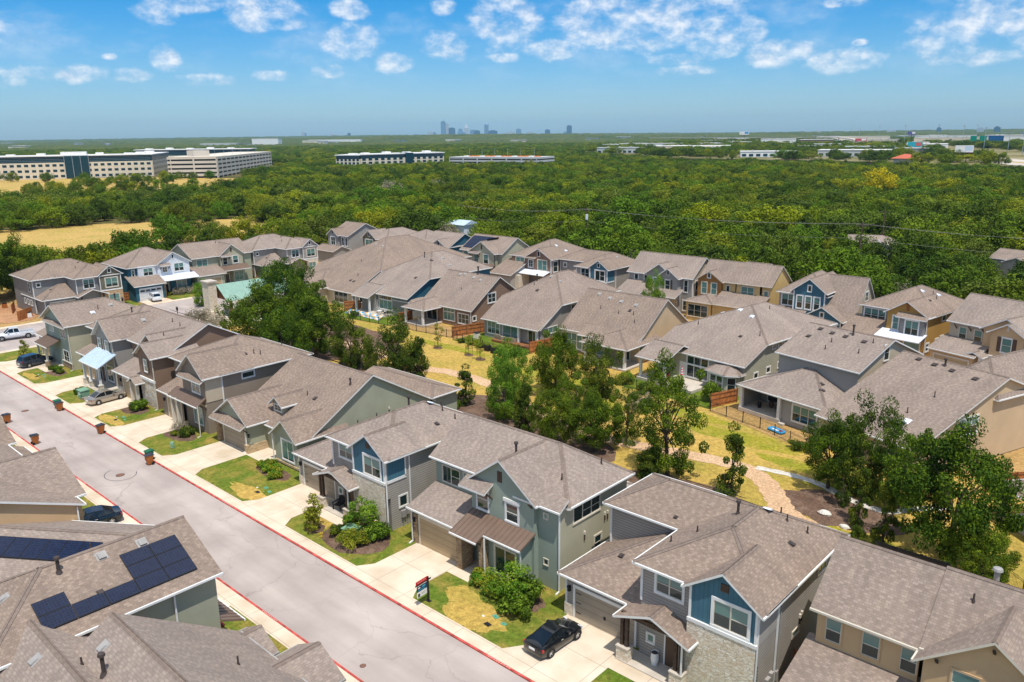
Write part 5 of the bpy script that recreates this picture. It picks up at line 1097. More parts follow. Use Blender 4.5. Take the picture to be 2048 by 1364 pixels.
def far9():
    h = H_at('deep blue board-and-batten house with two gables and three narrow upstairs windows', -49, 124)
    h.vol('gy', -54.5, -46.8, 124.9, 136, 6.55, 0.68, GRAY, hips='SN'); h.vol('gx', -48, -42.2, 124.2, 134.6, 3.2, 1.12, BEIGE, ohr=0.3); h.vol('gy', -51.8, -46.7, 124.2, 133, 7.1, 0.74, BLUE, faces='SWE', z0=3.5)
    h.vol('gy', -49.4, -43.3, 122.5, 127, 3.3, 0.6, BLUE, faces='SWE'); h.roof('sS', -55.2, -49.5, 122.2, 124.9, 3.4, 0.3, cap=False)
    for u in (-51.2, -49.8, -48.4): h.win('S', 124.2, u, u+0.9, 4.3, 6.3, 1, 'dh', WHITE, 0.16, drop=0.4, sash=WHITE)
    h.win('S', 124.2, -49.5, -49.0, 7.2, 8.1, 1, 'fix', WHITE, 0.14, glass=GLASS); h.win('S', 124.9, -54.0, -51.9, 4.4, 6.2, 2, 'mix', WHITE, 0.12, drop=0.5, sash=WHITE); h.win('S', 122.5, -46.6, -46.1, 3.7, 4.4, 1, 'fix', WHITE, 0.14, glass=GLASS)
    for u in (-49.35, -43.35): h.corner('S', 122.5, u, 0, 3.4, WHITE, 0.2)
    for u in (-51.75, -46.75): h.corner('S', 124.2, u, 3.4, 7.1, WHITE, 0.2)
    h.board('S', 122.5, -49.2, -43.6, 2.75, 2.95, WHITE); h.garage('S', 122.5, -48.8, -44.0, 2.5, GDOORW)
    for x in (-54.9, -51.0): h.post(x, 122.5, 3.4, 0.14, WHITE)
    h.win('S', 124.9, -54.0, -51.6, 0.6, 2.8, 2, 'mix', WHITE, 0.1, glass=GLASST); h.door('S', 124.9, -50.7, -49.7, 2.6, BLK); h.win('E', -42.2, 129.0, 130.2, 5.7, 7.1, 2, 'dh', WHITE, 0.16, glass=GLASS); h.pipe(-48.0, 132, 0.7); h.spout(-42.1, 124.1, 3.2)
    return h.done()
far9()
def far10():
    h = House('ochre stucco house with slate-blue upper bay and white porch roof', (-40.9, 122.5, 0), R(-9), group='houses of the estate')
    h.vol('hip', 0.4, 11.0, 0.4, 12.5, 6.55, 0.5, {'E': OCHRE, '*': GRAYD}); h.vol('gy', 5.4, 11.0, -1.9, 6, 6.55, 0.62, OCHRE, faces='SWE', ohr=0.4); h.bx('wall', 7.6, -2.5, 3.2, 10.95, -1.5, 6.4, GRAYD); h.roof('sS', 7.0, 11.4, -2.9, -1.88, 6.3, 0.55, cap=False, gutter=False)
    h.metal(4.9, 11.3, -4.2, -1.9, 3.4, 4.1, MWH); h.win('S', -2.5, 8.4, 10.2, 3.7, 5.9, 2, 'mix', WHITE, 0.16, drop=0.5); h.win('S', 0.4, 0.8, 4.0, 4.2, 6.1, 3, 'dh', WHITE, 0.14, drop=0.4, sash=WHITE); h.win('S', -1.9, 6.3, 7.1, 4.2, 6.1, 1, 'dh', WHITE, 0.14, glass=GLASST)
    h.louvre('S', -1.9, 8.0, 8.45, 7.1, 8.1, CEDAR); h.vol('sS', -0.2, 5.2, -3.4, 0.4, 3.2, 0.38, GRAYD); h.win('S', -1.9, 8.2, 10.4, 0.5, 2.8, 1, 'fix', WHITE, 0.16, glass=GLASST); h.door('S', -1.9, 6.2, 7.0, 2.4, BLK)
    h.win('E', 11.0, 3.0, 4.0, 5.4, 6.1, 1, 'fix', WHITE, 0.14, glass=GLASS)
    for y, z in ((-1.3, 1.6), (1.5, 1.8), (3.0, 2.0)): h.win('E', 11.0, y, y+0.8, z, z+1.0, 1, 'fix', WHITE, 0.2, glass=GLASS)
    h.spout(11.1, -1.9, 6.4); rvents(h, [(6.8, 5.2), (8.2, 7.5)], MWH); h.pipe(8, 6.0, 0.5); h.pipe(9, 5.0, 0.5); h.rvent(9.0, 3.0, 0.3, PIPE); h.corner('E', 11.0, -1.8, 3, 6.5, CREAM); return h.done()
far10()
def far11():
    h = House('tan stucco house with dark shutters over brown stone, right end of back row', (-27.9, 119.2, 0), R(-18), group='houses of the estate')
    h.vol('gx', 0.3, 16, 0.4, 9.4, 6.55, 0.68, BEIGE); h.vol('gy', 5.4, 11.2, -0.4, 5, 6.6, 0.55, TAN, faces='SWE'); h.vol('gy', 6.9, 11.0, -1.3, 5, 6.5, 0.6, TAN, faces='SWE'); h.vol('sS', 0.2, 6.0, -3.2, 0.4, 3.2, 0.32, TAN); h.garage('S', -3.2, 0.8, 5.5, 2.4, GDOORT, CREAM)
    for u in (1.7, 3.8): h.win('S', 0.4, u, u+1.0, 4.2, 5.9, 1, 'dh', CREAM, 0.1, drop=0.5)
    for u in (1.3, 3.3, 5.1): h.bracket('S', 0.4, u, 6.4, 0.7)
    h.win('S', -1.3, 8.4, 9.6, 4.2, 6.0, 1, 'dh', WHITE, 0.16, glass=GLASST); h.shutters('S', -1.3, 8.4, 9.6, 4.2, 6.0, 0.5); h.louvre('S', -1.3, 8.85, 9.05, 7.0, 7.8, WHITE); h.panel('S', -1.3, 6.9, 11.0, 0, 3.2, BRST, 0.1); h.board('S', -1.3, 6.85, 11.05, 3.2, 3.45, WHITE, 0.2)
    h.win('S', -1.4, 7.8, 10.2, 0.5, 2.6, 2, 'dh', CREAM, 0.1, glass=GLASST); h.vol('gy', 4.8, 7.0, -2.8, -0.5, 3.3, 0.4, CREAM, faces='', oh=0.2); h.post(6.7, -2.6, 3.2, 0.18, WHITE); h.vol('hip', 11.5, 24, -3, 9, 3.3, 0.5, TAN)
    h.win('E', 11.0, -0.8, 0.2, 1.0, 2.2, 1, 'fix', WHITE, 0.18, glass=GLASS); return h.done()
far11()
# houses glimpsed among the trees
for lab, x, y, rz, sc_ in (('grey shingled roof peeking out of the woods left of the right-hand power pole', -68.7, 212, 0.4, 1), ('grey roof of a house half hidden by trees at the right edge', -33, 203, -0.3, 1.15)):
    h = House(lab, (x, y, 0), rz, group='houses in the woods'); h.vol('gx', -6, 6, -4, 4, 4.4, 0.4, GREY, hips='E'); h.vol('gy', -2, 3, -6, 0, 4.2, 0.4, GREY); h.rvent(1, -3, 0.4, MWH); h.done()
def pavilion():
    h = House('open pavilion with green metal roof and pale stone chimney', (-137, 74, 0), 0, 'pavilion', 'pavilion', group='estate buildings')
    h.fasc = CREAM
    h.metal(-3.6, 0.0, -4.5, 9, 3.3, 5.9, MGR, 'W', 0.5); h.metal(0.0, 3.6, -4.5, 9, 3.3, 5.9, MGR, 'E', 0.5)
    for x in (-3, 3):
        for y in (-3.5, 2, 8): h.post(x, y, 3.5, 0.2, CEDD, LIME, 1.0, 0.4)
    b = MB(); b.box(-1.1, -6.6, 0, 1.1, -5.0, 6.6, LIME); b.box(-1.3, -6.8, 6.6, 1.3, -4.8, 6.85, CONC); b.box(-1.8, -6.9, 0, 1.8, -4.8, 1.4, LIME); b.build('chimney', h.root)
    b = MB(); b.poly([(-3.2, -4.3, 3.4), (3.2, -4.3, 3.4), (0, -4.3, 5.75)], CEDD); b.build('gable_board', h.root); h.bx('floor', -3.8, -7, 0, 3.8, 9, 0.12, CONC); return h.done()
pavilion()
# ------------------------------------------------------------------ ground, streets, lawns
G_FOR = ground_mat('woodland_floor', [(0.10, 0.085, 0.03), (0.20, 0.155, 0.06), (0.06, 0.075, 0.02)], 0.02, 0.5)
G_DRY = ground_mat('dry_grass', [(0.50, 0.32, 0.09), (0.42, 0.29, 0.07), (0.30, 0.25, 0.045)], 0.06, 0.6)
G_MEAD = ground_mat('meadow_grass', [(0.52, 0.34, 0.11), (0.46, 0.31, 0.10), (0.36, 0.28, 0.07)], 0.03, 0.35)
G_LAWN = ground_mat('lawn_grass', [(0.105, 0.155, 0.018), (0.16, 0.175, 0.026), (0.33, 0.23, 0.06)], 0.16, 0.8)
G_GREEN = ground_mat('green_grass', [(0.085, 0.15, 0.012), (0.12, 0.17, 0.016), (0.20, 0.19, 0.03)], 0.14, 0.9)
G_DIRT = ground_mat('pale_dirt', [(0.46, 0.28, 0.12), (0.40, 0.25, 0.10), (0.30, 0.20, 0.07)], 0.2, 0.8)
G_RED = ground_mat('reddish_soil', [(0.42, 0.22, 0.12), (0.5, 0.28, 0.16), (0.34, 0.19, 0.10)], 0.15, 0.9)
G_MULCH = ground_mat('bark_mulch', [(0.14, 0.085, 0.06), (0.20, 0.13, 0.095), (0.10, 0.06, 0.045)], 0.4, 1.6)
G_PATH = ground_mat('crushed_granite', [(0.56, 0.36, 0.22), (0.61, 0.41, 0.26), (0.51, 0.33, 0.2)], 0.15, 1.2)
def conc_mat():
    m, nt, b = newmat('street_concrete'); p = pos(nt)
    br = N(nt, 'ShaderNodeTexBrick'); br.offset = 0; br.inputs['Scale'].default_value = 1; br.inputs['Brick Width'].default_value = 3.05; br.inputs['Row Height'].default_value = 2.95
    br.inputs['Mortar Size'].default_value = 0.018; br.inputs['Color1'].default_value = (0.60, 0.50, 0.385, 1); br.inputs['Color2'].default_value = (0.65, 0.55, 0.43, 1); br.inputs['Mortar'].default_value = (0.33, 0.27, 0.21, 1)
    mp = N(nt, 'ShaderNodeMapping'); mp.inputs['Location'].default_value = (0.6, 0.35, 0); nt.links.new(p, mp.inputs[0]); nt.links.new(mp.outputs[0], br.inputs['Vector'])
    o = noisemix(nt, p, (0.86, 0.82, 0.76), (1.07, 1.07, 1.07), 0.45, 0.3, 0.6, 7)
    mm = N(nt, 'ShaderNodeMix', data_type='RGBA', blend_type='MULTIPLY'); mm.inputs[0].default_value = 1
    nt.links.new(br.outputs[0], mm.inputs[6]); nt.links.new(o, mm.inputs[7]); nt.links.new(mm.outputs[2], b.inputs['Base Color']); b.inputs['Roughness'].default_value = 0.9; b.inputs['Specular IOR Level'].default_value = 0.15
    return m
CONCS = conc_mat()
def road_mat():
    m, nt, b = newmat('worn_asphalt'); p = pos(nt)
    mp = N(nt, 'ShaderNodeMapping'); mp.inputs['Scale'].default_value = (0.10, 0.75, 1); nt.links.new(p, mp.inputs[0])
    a = noisemix(nt, mp.outputs[0], (0.36, 0.305, 0.278), (0.45, 0.385, 0.35), 0.9, 0.3, 0.7, 7)
    f = noisemix(nt, p, (0.86, 0.85, 0.85), (1.10, 1.10, 1.10), 0.22, 0.32, 0.68, 8)
    v = N(nt, 'ShaderNodeTexVoronoi', feature='DISTANCE_TO_EDGE', i_Scale=0.16)
    dn = N(nt, 'ShaderNodeTexNoise', i_Scale=0.35, i_Detail=5.0); nt.links.new(p, dn.inputs['Vector'])
    va = N(nt, 'ShaderNodeVectorMath', operation='MULTIPLY_ADD'); nt.links.new(dn.outputs['Color'], va.inputs[0]); va.inputs[1].default_value = (4, 4, 0); nt.links.new(p, va.inputs[2]); nt.links.new(va.outputs[0], v.inputs['Vector'])
    r = N(nt, 'ShaderNodeMapRange'); r.inputs[1].default_value = 0.0; r.inputs[2].default_value = 0.006; r.inputs[3].default_value = 0.8; r.inputs[4].default_value = 1; nt.links.new(v.outputs['Distance'], r.inputs[0])
    mm = N(nt, 'ShaderNodeMix', data_type='RGBA', blend_type='MULTIPLY'); mm.inputs[0].default_value = 1; nt.links.new(a, mm.inputs[6]); nt.links.new(f, mm.inputs[7])
    m2 = N(nt, 'ShaderNodeVectorMath', operation='SCALE'); nt.links.new(mm.outputs[2], m2.inputs[0]); nt.links.new(r.outputs[0], m2.inputs['Scale'])
    sp = N(nt, 'ShaderNodeTexNoise', i_Scale=30.0, i_Detail=2.0); nt.links.new(p, sp.inputs['Vector'])
    nt.links.new(m2.outputs[0], b.inputs['Base Color']); b.inputs['Roughness'].default_value = 0.92; b.inputs['Specular IOR Level'].default_value = 0.12; bump(nt, b, sp.outputs[0], 0.3, 0.01)
    return m
ROADM = road_mat(); RED = plain('red_kerb_paint', (0.46, 0.075, 0.06), 0.85, 0, 0.38, 1.6); REDP = plain('faded_paint', (0.62, 0.28, 0.24), 0.8)
def sheet(name, pts, z, m, kind='structure', skirt=0):
    b = MB()
    if skirt: b.prism(pts, z-skirt, z, m)
    else: b.poly([(x, y, z) for x, y in pts], m)
    o = b.build(name); o['kind'] = kind; return o
def rect(x0, x1, y0, y1): return [(x0, y0), (x1, y0), (x1, y1), (x0, y1)]
def blobp(cx, cy, rx, ry, n=18, j=0.14, seed=0):
    r = random.Random(seed+int(cx*10)); return [(cx+rx*math.cos(t)*(1+r.uniform(-j, j)), cy+ry*math.sin(t)*(1+r.uniform(-j, j))) for t in [2*math.pi*i/n for i in range(n)]]
def strip(pts, wd):
    """a smooth ribbon along a polyline"""
    P = []
    q = [Vector((p[0], p[1], 0)) for p in pts]; q = [q[0]*2-q[1]]+q+[q[-1]*2-q[-2]]
    for i in range(1, len(q)-2):
        for k in range(8):
            t = k/8; a, b, c, d = q[i-1], q[i], q[i+1], q[i+2]
            P.append(0.5*((2*b)+(-a+c)*t+(2*a-5*b+4*c-d)*t*t+(-a+3*b-3*c+d)*t**3))
    P.append(q[-2]); L = []; Rr = []
    for i, p in enumerate(P):
        d = (P[min(i+1, len(P)-1)]-P[max(i-1, 0)]).normalized(); n = Vector((-d.y, d.x, 0)); w_ = wd*(0.5+0.05*math.sin(i*1.7))
        L.append(p+n*w_); Rr.append(p-n*w_)
    return L, Rr
def ribbon(name, pts, wd, z, m):
    L, Rr = strip(pts, wd); b = MB()
    for i in range(len(L)-1): b.poly([(Rr[i].x, Rr[i].y, z), (Rr[i+1].x, Rr[i+1].y, z), (L[i+1].x, L[i+1].y, z), (L[i].x, L[i].y, z)], m)
    o = b.build(name); o['kind'] = 'structure'; return o
sheet('ground', rect(-14000, 7000, -1500, 14000), -0.10, G_FOR)
sheet('meadow', [(-345, 40), (-198, 30), (-186, 60), (-188, 118), (-200, 160), (-262, 172), (-300, 168), (-330, 120)], -0.09, G_MEAD)
sheet('estate_ground', [(-215, -40), (60, -40), (60, 60), (-8, 112), (-50, 141), (-192, 146), (-196, 30)], -0.08, G_DIRT)
sheet('green_belt', [(-142, 50), (10, 50), (10, 66), (-12, 80), (-38, 90), (-60, 94), (-128, 97), (-142, 90)], -0.06, G_DRY)
for (cx, cy, rx, ry, s) in ((-36, 76, 7, 1.8, 1), (-28, 73, 5, 1.3, 2), (-66, 80, 10, 1.5, 3), (-72, 60, 8, 3, 4), (-58, 75, 8, 2.2, 5), (-22, 70, 5, 1.6, 6), (-44, 79, 5, 1.4, 9), (-88, 82, 9, 1.1, 7), (-20, 58, 8, 5, 8)):
    sheet('grass_patch', blobp(cx, cy, rx, ry, 20, 0.16, s), -0.056+s*0.0008, ground_mat('patch_grass', [(0.22, 0.23, 0.022), (0.30, 0.26, 0.03), (0.40, 0.29, 0.06)], 0.25, 0.9) if s == 1 else MATS['patch_grass'])
for (cx, cy, rx, ry, s) in ((-60, 62, 16, 7, 1), (-106, 72, 16, 10, 2), (-22, 65.8, 5.2, 3.4, 3), (-34, 59, 8, 4, 4), (-84, 66, 7, 4, 5)):
    sheet('mulch_bed', blobp(cx, cy, rx, ry, 24, 0.16, s), -0.047+s*0.0012, G_MULCH)
ribbon('gravel_path', [(-118, 69), (-100, 73), (-90, 72.6), (-83, 71.3), (-78.6, 72.6), (-72, 72.5), (-66, 71), (-58, 67.5), (-50, 66.5), (-44.5, 66.8), (-38, 68.3), (-33, 69.0), (-29.5, 67.3), (-27, 64.5), (-24.8, 62.2), (-20, 60.5), (-8, 57)], 2.2, -0.035, G_PATH)
ribbon('stone_path', [(-31.5, 69.8), (-28, 70.3), (-25.2, 70.0), (-22, 68.6), (-18.8, 68.3), (-17.3, 70.2), (-15, 72.5)], 0.9, -0.028, plain('pale_limestone_slab', (0.56, 0.52, 0.46), 0.85, 0, 0.2, 2.2))
sheet('road', rect(-140, 60, 24.35, 31.05), -0.02, ROADM); sheet('cross_street', rect(-157, -140.004, -40, 150), -0.02, ROADM)
sheet('back_street', [(-140, 112), (-60, 111.5), (-20, 106), (20, 95), (20, 101), (-20, 112), (-60, 117.5), (-140, 118)], -0.02, ROADM)
sheet('sidewalk', rect(-139, 60, 31.05, 32.25), 0.06, CONCS, skirt=0.1); sheet('sidewalk', rect(-139, 60, 23.1, 24.35), 0.06, CONCS, skirt=0.1); sheet('sidewalk', rect(-139.8, -138.6, 32.3, 130), 0.06, CONCS, skirt=0.1); sheet('sidewalk', rect(-158.4, -157, -40, 150), 0.06, CONCS, skirt=0.1)
for y0, y1 in ((31.04, 31.21), (24.19, 24.36)):
    b = MB(); x = -138.0
    while x < 58:
        x1 = x+3.05; b.box(x, y0, -0.015, x1-0.012, y1, 0.066, RED)
        if int(x) % 17 in (3, 4, 5):
            for k in range(9): b.box(x+0.4+k*0.22, y0+0.04, 0.0662, x+0.53+k*0.22, y1-0.04, 0.0682, REDP)
        x = x1
    o = b.build('painted_kerb'); o['kind'] = 'structure'
sheet('lawn', rect(-139, 40, 32.25, 52), 0.045, G_LAWN, skirt=0.13); sheet('lawn', rect(-139, 40, -20, 23.1), 0.045, G_LAWN, skirt=0.13)
def driveway(x0, x1, y1, fl=0.8, fr=0.8, walk=None):
    p = [(x0-fl, 32.24), (x1+fr, 32.24), (x1, 33.4), (x1, y1), (x0, y1), (x0, 33.4)]
    o = sheet('driveway', p, 0.066, CONCS, skirt=0.05)
    if walk: sheet('front_walk', rect(*walk), 0.062, CONCS, skirt=0.05)
driveway(-29.9, -24.5, 38.2, walk=(-24.504, -20, 35.2, 36.6)); driveway(-45.2, -40.2, 37.9, walk=(-40.2, -37.4, 36.3, 39)); driveway(-62.1, -56.7, 38.2, walk=(-56.7, -52.4, 35.2, 36.5)); driveway(-78.2, -72.6, 39, walk=(-72.6, -68.8, 38.2, 40.9))
driveway(-91.3, -85.4, 38.5); driveway(-103.6, -97.5, 38.4); driveway(-116.3, -110.2, 39); driveway(-132.6, -125.2, 39, walk=(-125.2, -122, 35.2, 36.4))
for x0, x1 in ((-70.8, -65.2), (-54.5, -48.9), (-39.6, -33.5), (-86, -80)):
    sheet('driveway', [(x0, 16), (x1, 16), (x1, 22.4), (x1+0.6, 23.12), (x0-0.6, 23.12), (x0, 22.4)], 0.066, CONCS, skirt=0.05)
for (x, y0, y1) in ((-158.4, 65.5, 70.8), (-158.4, 79.5, 84.8), (-158.4, 49, 53.6), (-158.4, 96.5, 101.5)): sheet('driveway', rect(-163.5, x, y0, y1), 0.07, CONCS, skirt=0.1)
for x0, x1, y0, y1 in ((-172, -158.4, 71.5, 79), (-172, -158.4, 85.4, 96), (-172, -158.4, 54, 65)): sheet('lawn', rect(x0, x1, y0, y1), 0.05, G_LAWN, skirt=0.12)
sheet('bare_soil', blobp(-172, 44, 10, 6, 20, 0.12, 3), -0.04, G_RED); sheet('pavilion_court', rect(-146, -128, 62, 86), -0.03, CONCS); sheet('lawn', blobp(-132, 60, 6, 5, 18, 0.15, 5), -0.02, G_GREEN)
# brown grass scars and planting beds in the front yards
for cx, cy, rx, ry, s in ((-34.6, 33.6, 2.4, 1.5, 1), (-37.0, 34.8, 1.5, 1.0, 9), (-64.2, 33.6, 3.0, 1.0, 2), (-94.5, 33.2, 2.6, 0.8, 3), (-121.5, 33.2, 2.2, 0.7, 4), (-54.0, 34.6, 1.2, 0.9, 5), (-46.0, 20.6, 1.2, 0.9, 6)):
    sheet('dry_patch', blobp(cx, cy, rx, ry, 30, 0.25, s), 0.047+s*0.0004, G_DRY)
for cx, cy, rx, ry, s in ((-49.6, 35.0, 3.2, 2.5, 1), (-53.5, 33.6, 0.95, 0.8, 2), (-66.5, 37.6, 2.6, 1.0, 3), (-83.6, 36.4, 2.8, 1.4, 4), (-96.2, 36.7, 2.6, 1.3, 5), (-121.6, 36.2, 3.4, 1.2, 6), (-36.4, 37.1, 2.4, 0.9, 7), (-33.4, 37.2, 1.8, 1.3, 8), (-105.3, 34.8, 1.6, 1.0, 10)):
    sheet('planting_bed', blobp(cx, cy, rx, ry, 20, 0.12, s), 0.0545, G_MULCH)
# back yards behind the black fences
for pts, m in (([(-123, 83.5), (-107, 85), (-107, 90.8), (-123, 90)], G_GREEN), ([(-107, 85), (-91, 86.2), (-91, 92.3), (-107, 90.8)], G_DIRT), ([(-91, 85.3), (-76, 84), (-76, 91), (-91, 92)], G_GREEN), ([(-59, 83), (-43.5, 82.2), (-42, 88.6), (-57, 90)], G_GREEN), ([(-43.2, 81.6), (-29.5, 77.2), (-26.5, 83.5), (-42, 86)], G_DIRT)): sheet('back_yard', pts, -0.03, m)
IRON = plain('cast_iron', (0.12, 0.07, 0.05), 0.7, 0.3, 0.2, 6)
for i, (x, y, lab) in enumerate(((-77.5, 27.4, 'round iron manhole cover inside a horseshoe-shaped asphalt patch'), (-106.0, 27.7, 'iron manhole cover near the far end of the street, left of the recycling bins'), (-36.1, 25.3, 'small iron valve cover near the bottom kerb'))):
    b = MB(); r = 0.42 if i < 2 else 0.2; b.tube((x, y, -0.02), (x, y, -0.008), r, r, 20, IRON); b.tube((x, y, -0.008), (x, y, -0.004), r*0.8, r*0.8, 20, plain('rust', (0.2, 0.10, 0.07), 0.8) if i == 0 else MATS['rust'])
    tag(b.build('manhole_cover'), lab, 'manhole cover', 'iron covers in the street')
b = MB(); TAR = plain('tar_seal', (0.09, 0.085, 0.085), 0.7)
for (cx, cy, r) in ((-77.7, 27.5, 1.35),):
    for k in range(26):
        a0, a1 = math.pi*1.25+k*math.pi*1.35/26, math.pi*1.25+(k+1)*math.pi*1.35/26; q = lambda a, rr: (cx+rr*1.25*math.cos(a-0.6), cy+rr*math.sin(a-0.6), -0.0155)
        b.poly([q(a0, r), q(a0, r+0.07), q(a1, r+0.07), q(a1, r)][::-1], TAR)
struct(b.build('road_seal'))
# ------------------------------------------------------------------ fences
def iron_fence(pts, lab, h=1.25):
    o = pts[0]; root = empty('iron_fence', (o[0], o[1], -0.05), lab, 'fence', 'black iron fences of the back yards')
    P = MB(); B = MB()
    for a, b in zip(pts, pts[1:]):
        A = Vector((a[0]-o[0], a[1]-o[1], 0)); D = Vector((b[0]-a[0], b[1]-a[1], 0)); l = D.length; n = max(1, round(l/2.4))
        for k in range(n+1):
            p = A+D*k/n; P.box(p.x-0.035, p.y-0.035, 0, p.x+0.035, p.y+0.035, h+0.1, BLK)
        for z in (0.15, h-0.15, h): B.tube(A+Vector((0, 0, z)), A+D+Vector((0, 0, z)), 0.018, 0.018, 4, BLK, False)
        m = int(l/0.14)
        for k in range(m): p = A+D*(k+0.5)/m; B.tube((p.x, p.y, 0.05), (p.x, p.y, h), 0.007, 0.007, 3, BLK, False)
    B.build('fence_bars', root); P.build('fence_posts', root)
iron_fence([(-123, 83.4), (-107, 84.9), (-91, 86.2)], 'black iron fence below the striped tarpaulin and the brown house')
iron_fence([(-91, 85.3), (-76.4, 84.0), (-76.4, 88.6)], 'black iron fence beside the deck of the grey house')
iron_fence([(-58.6, 83.0), (-50, 82.9), (-43.4, 82.2)], 'black iron fence below the umbrella patio')
iron_fence([(-43, 81.6), (-36, 80.0), (-29.6, 77.2)], 'black iron fence round the bare yard with the inflatable raft')
iron_fence([(-10.5, 64.0), (-4, 58), (2, 54)], 'black iron fence under the big oak at the right edge')
def wood_fence(a, b, lab, h=1.8, rails=False):
    root = empty('cedar_fence', (a[0], a[1], -0.05), lab, 'fence', 'orange cedar fence panels'); D = Vector((b[0]-a[0], b[1]-a[1], 0)); l = D.length; d = D/l; n = Vector((-d.y, d.x, 0))
    B = MB(); m = max(2, int(l/0.15)); rr = random.Random(int(l*100))
    if not rails:
        for k in range(m):
            p0 = d*(l*k/m+0.004); p1 = d*(l*(k+1)/m-0.004); hh = h+rr.uniform(-0.015, 0.015)
            B.hexa([tuple(q) for q in (p0, p1, p1+n*0.02, p0+n*0.02)]+[(q.x, q.y, hh) for q in (p0, p1, p1+n*0.02, p0+n*0.02)], CEDAR)
    else:
        for k in range(9):
            z = 0.08+k*h/9; p0, p1 = Vector(), D; B.hexa([(q.x, q.y, z) for q in (p0, p1, p1+n*0.02, p0+n*0.02)]+[(q.x, q.y, z+h/9-0.02) for q in (p0, p1, p1+n*0.02, p0+n*0.02)], CEDAR if k % 4 else CEDD)
    B.build('fence_boards', root); R_ = MB()
    for z in (0.3, h*0.55, h-0.25):
        q = [Vector(), D, D-n*0.05, -n*0.05]; R_.hexa([(v.x, v.y, z) for v in q]+[(v.x, v.y, z+0.09) for v in q], CEDD)
    R_.build('fence_rail', root); Q = MB()
    for k in range(max(2, int(l/2.4)+1)):
        p = D*k/max(1, int(l/2.4)); Q.box(p.x-0.05-n.x*0.06, p.y-0.05-n.y*0.06, 0, p.x+0.05-n.x*0.06, p.y+0.05-n.y*0.06, h+0.05, CEDD)
    Q.build('fence_posts', root)
for a, b, lab in (((-107.4, 87.6), (-107.2, 90.6), 'orange cedar fence panel between the tarpaulin lawn and the brown house patio'), ((-123.2, 87.6), (-121.6, 90.2), 'orange cedar fence panel at the far left of the patios, left of the covered patio'), ((-92.6, 86.6), (-90.2, 94.0), 'long orange cedar fence with horizontal rails between brown and grey houses'), ((-76.2, 87.0), (-75.2, 93.0), 'orange cedar fence hidden behind the grove, right of the grey house deck'),
                  ((-43.6, 82.6), (-42.2, 86.6), 'orange cedar fence panel standing left of the covered porch with potted plants'), ((-17.6, 73.6), (-14.6, 72.2), 'orange cedar fence half hidden behind the big oak, by the pale stone path'), ((-13.4, 78.0), (-7.5, 85.0), 'orange cedar fence along the tan end wall at the right edge'),
                  ((-164.8, 47.0), (-162.0, 43.8), 'orange cedar fence panel beside the slate house garage'), ((-174, 46.8), (-170.0, 45.2), 'orange cedar gate panel by the reddish soil at the far left'), ((-165.2, 62.6), (-165.2, 65.0), 'orange cedar fence panel between the brick bay and the teal house'), ((-170.3, 95.0), (-168.0, 96.6), 'small orange cedar gate right of the sage house'), ((-15.8, 42.2), (-14.2, 42.2), 'orange cedar gate in the gap beside the tan house')):
    wood_fence(a, b, lab)
# ------------------------------------------------------------------ vehicles
def paint(name, c, metal=0.3): return gloss(name, c, 0.14, 0.5, metal, 0.6)
P_BLK = paint('black_paint', (0.008, 0.010, 0.013)); P_NAVY = paint('black_navy_paint', (0.006, 0.014, 0.022)); P_SIL = paint('silver_paint', (0.42, 0.37, 0.31), 0.5); P_SUV = paint('slate_blue_paint', (0.035, 0.045, 0.065)); P_WHT = paint('white_paint', (0.75, 0.76, 0.78), 0)
TYRE = plain('tyre_rubber', (0.015, 0.015, 0.016), 0.8); RIM = plain('alloy', (0.55, 0.55, 0.56), 0.3, 0.6); TAIL = gloss('tail_light', (0.45, 0.008, 0.008), 0.15); HEAD = gloss('head_light', (0.6, 0.6, 0.62), 0.08); CGL = gloss('car_glass', (0.006, 0.010, 0.013), 0.03, 0.8); CHR = plain('chrome', (0.7, 0.7, 0.7), 0.15, 0.9, 0.02); PLATE = plain('plate', (0.75, 0.75, 0.75), 0.5)
def loft(mb, secs, m, caps=True):
    for A, B in zip(secs, secs[1:]):
        n = len(A)
        for i in range(n-1): mb.poly([A[i], B[i], B[i+1], A[i+1]], m)
        mb.poly([A[n-1], B[n-1], B[0], A[0]], m)
    if caps: mb.poly(secs[0], m); mb.poly(secs[-1][::-1], m)
def finish(o, ang=38):
    o.data.polygons.foreach_set('use_smooth', [True]*len(o.data.polygons))
    import bmesh
    bm = bmesh.new(); bm.from_mesh(o.data); bmesh.ops.remove_doubles(bm, verts=bm.verts, dist=0.0008); bmesh.ops.recalc_face_normals(bm, faces=bm.faces); bm.to_mesh(o.data); bm.free(); o.data.set_sharp_from_angle(angle=R(ang)); return o
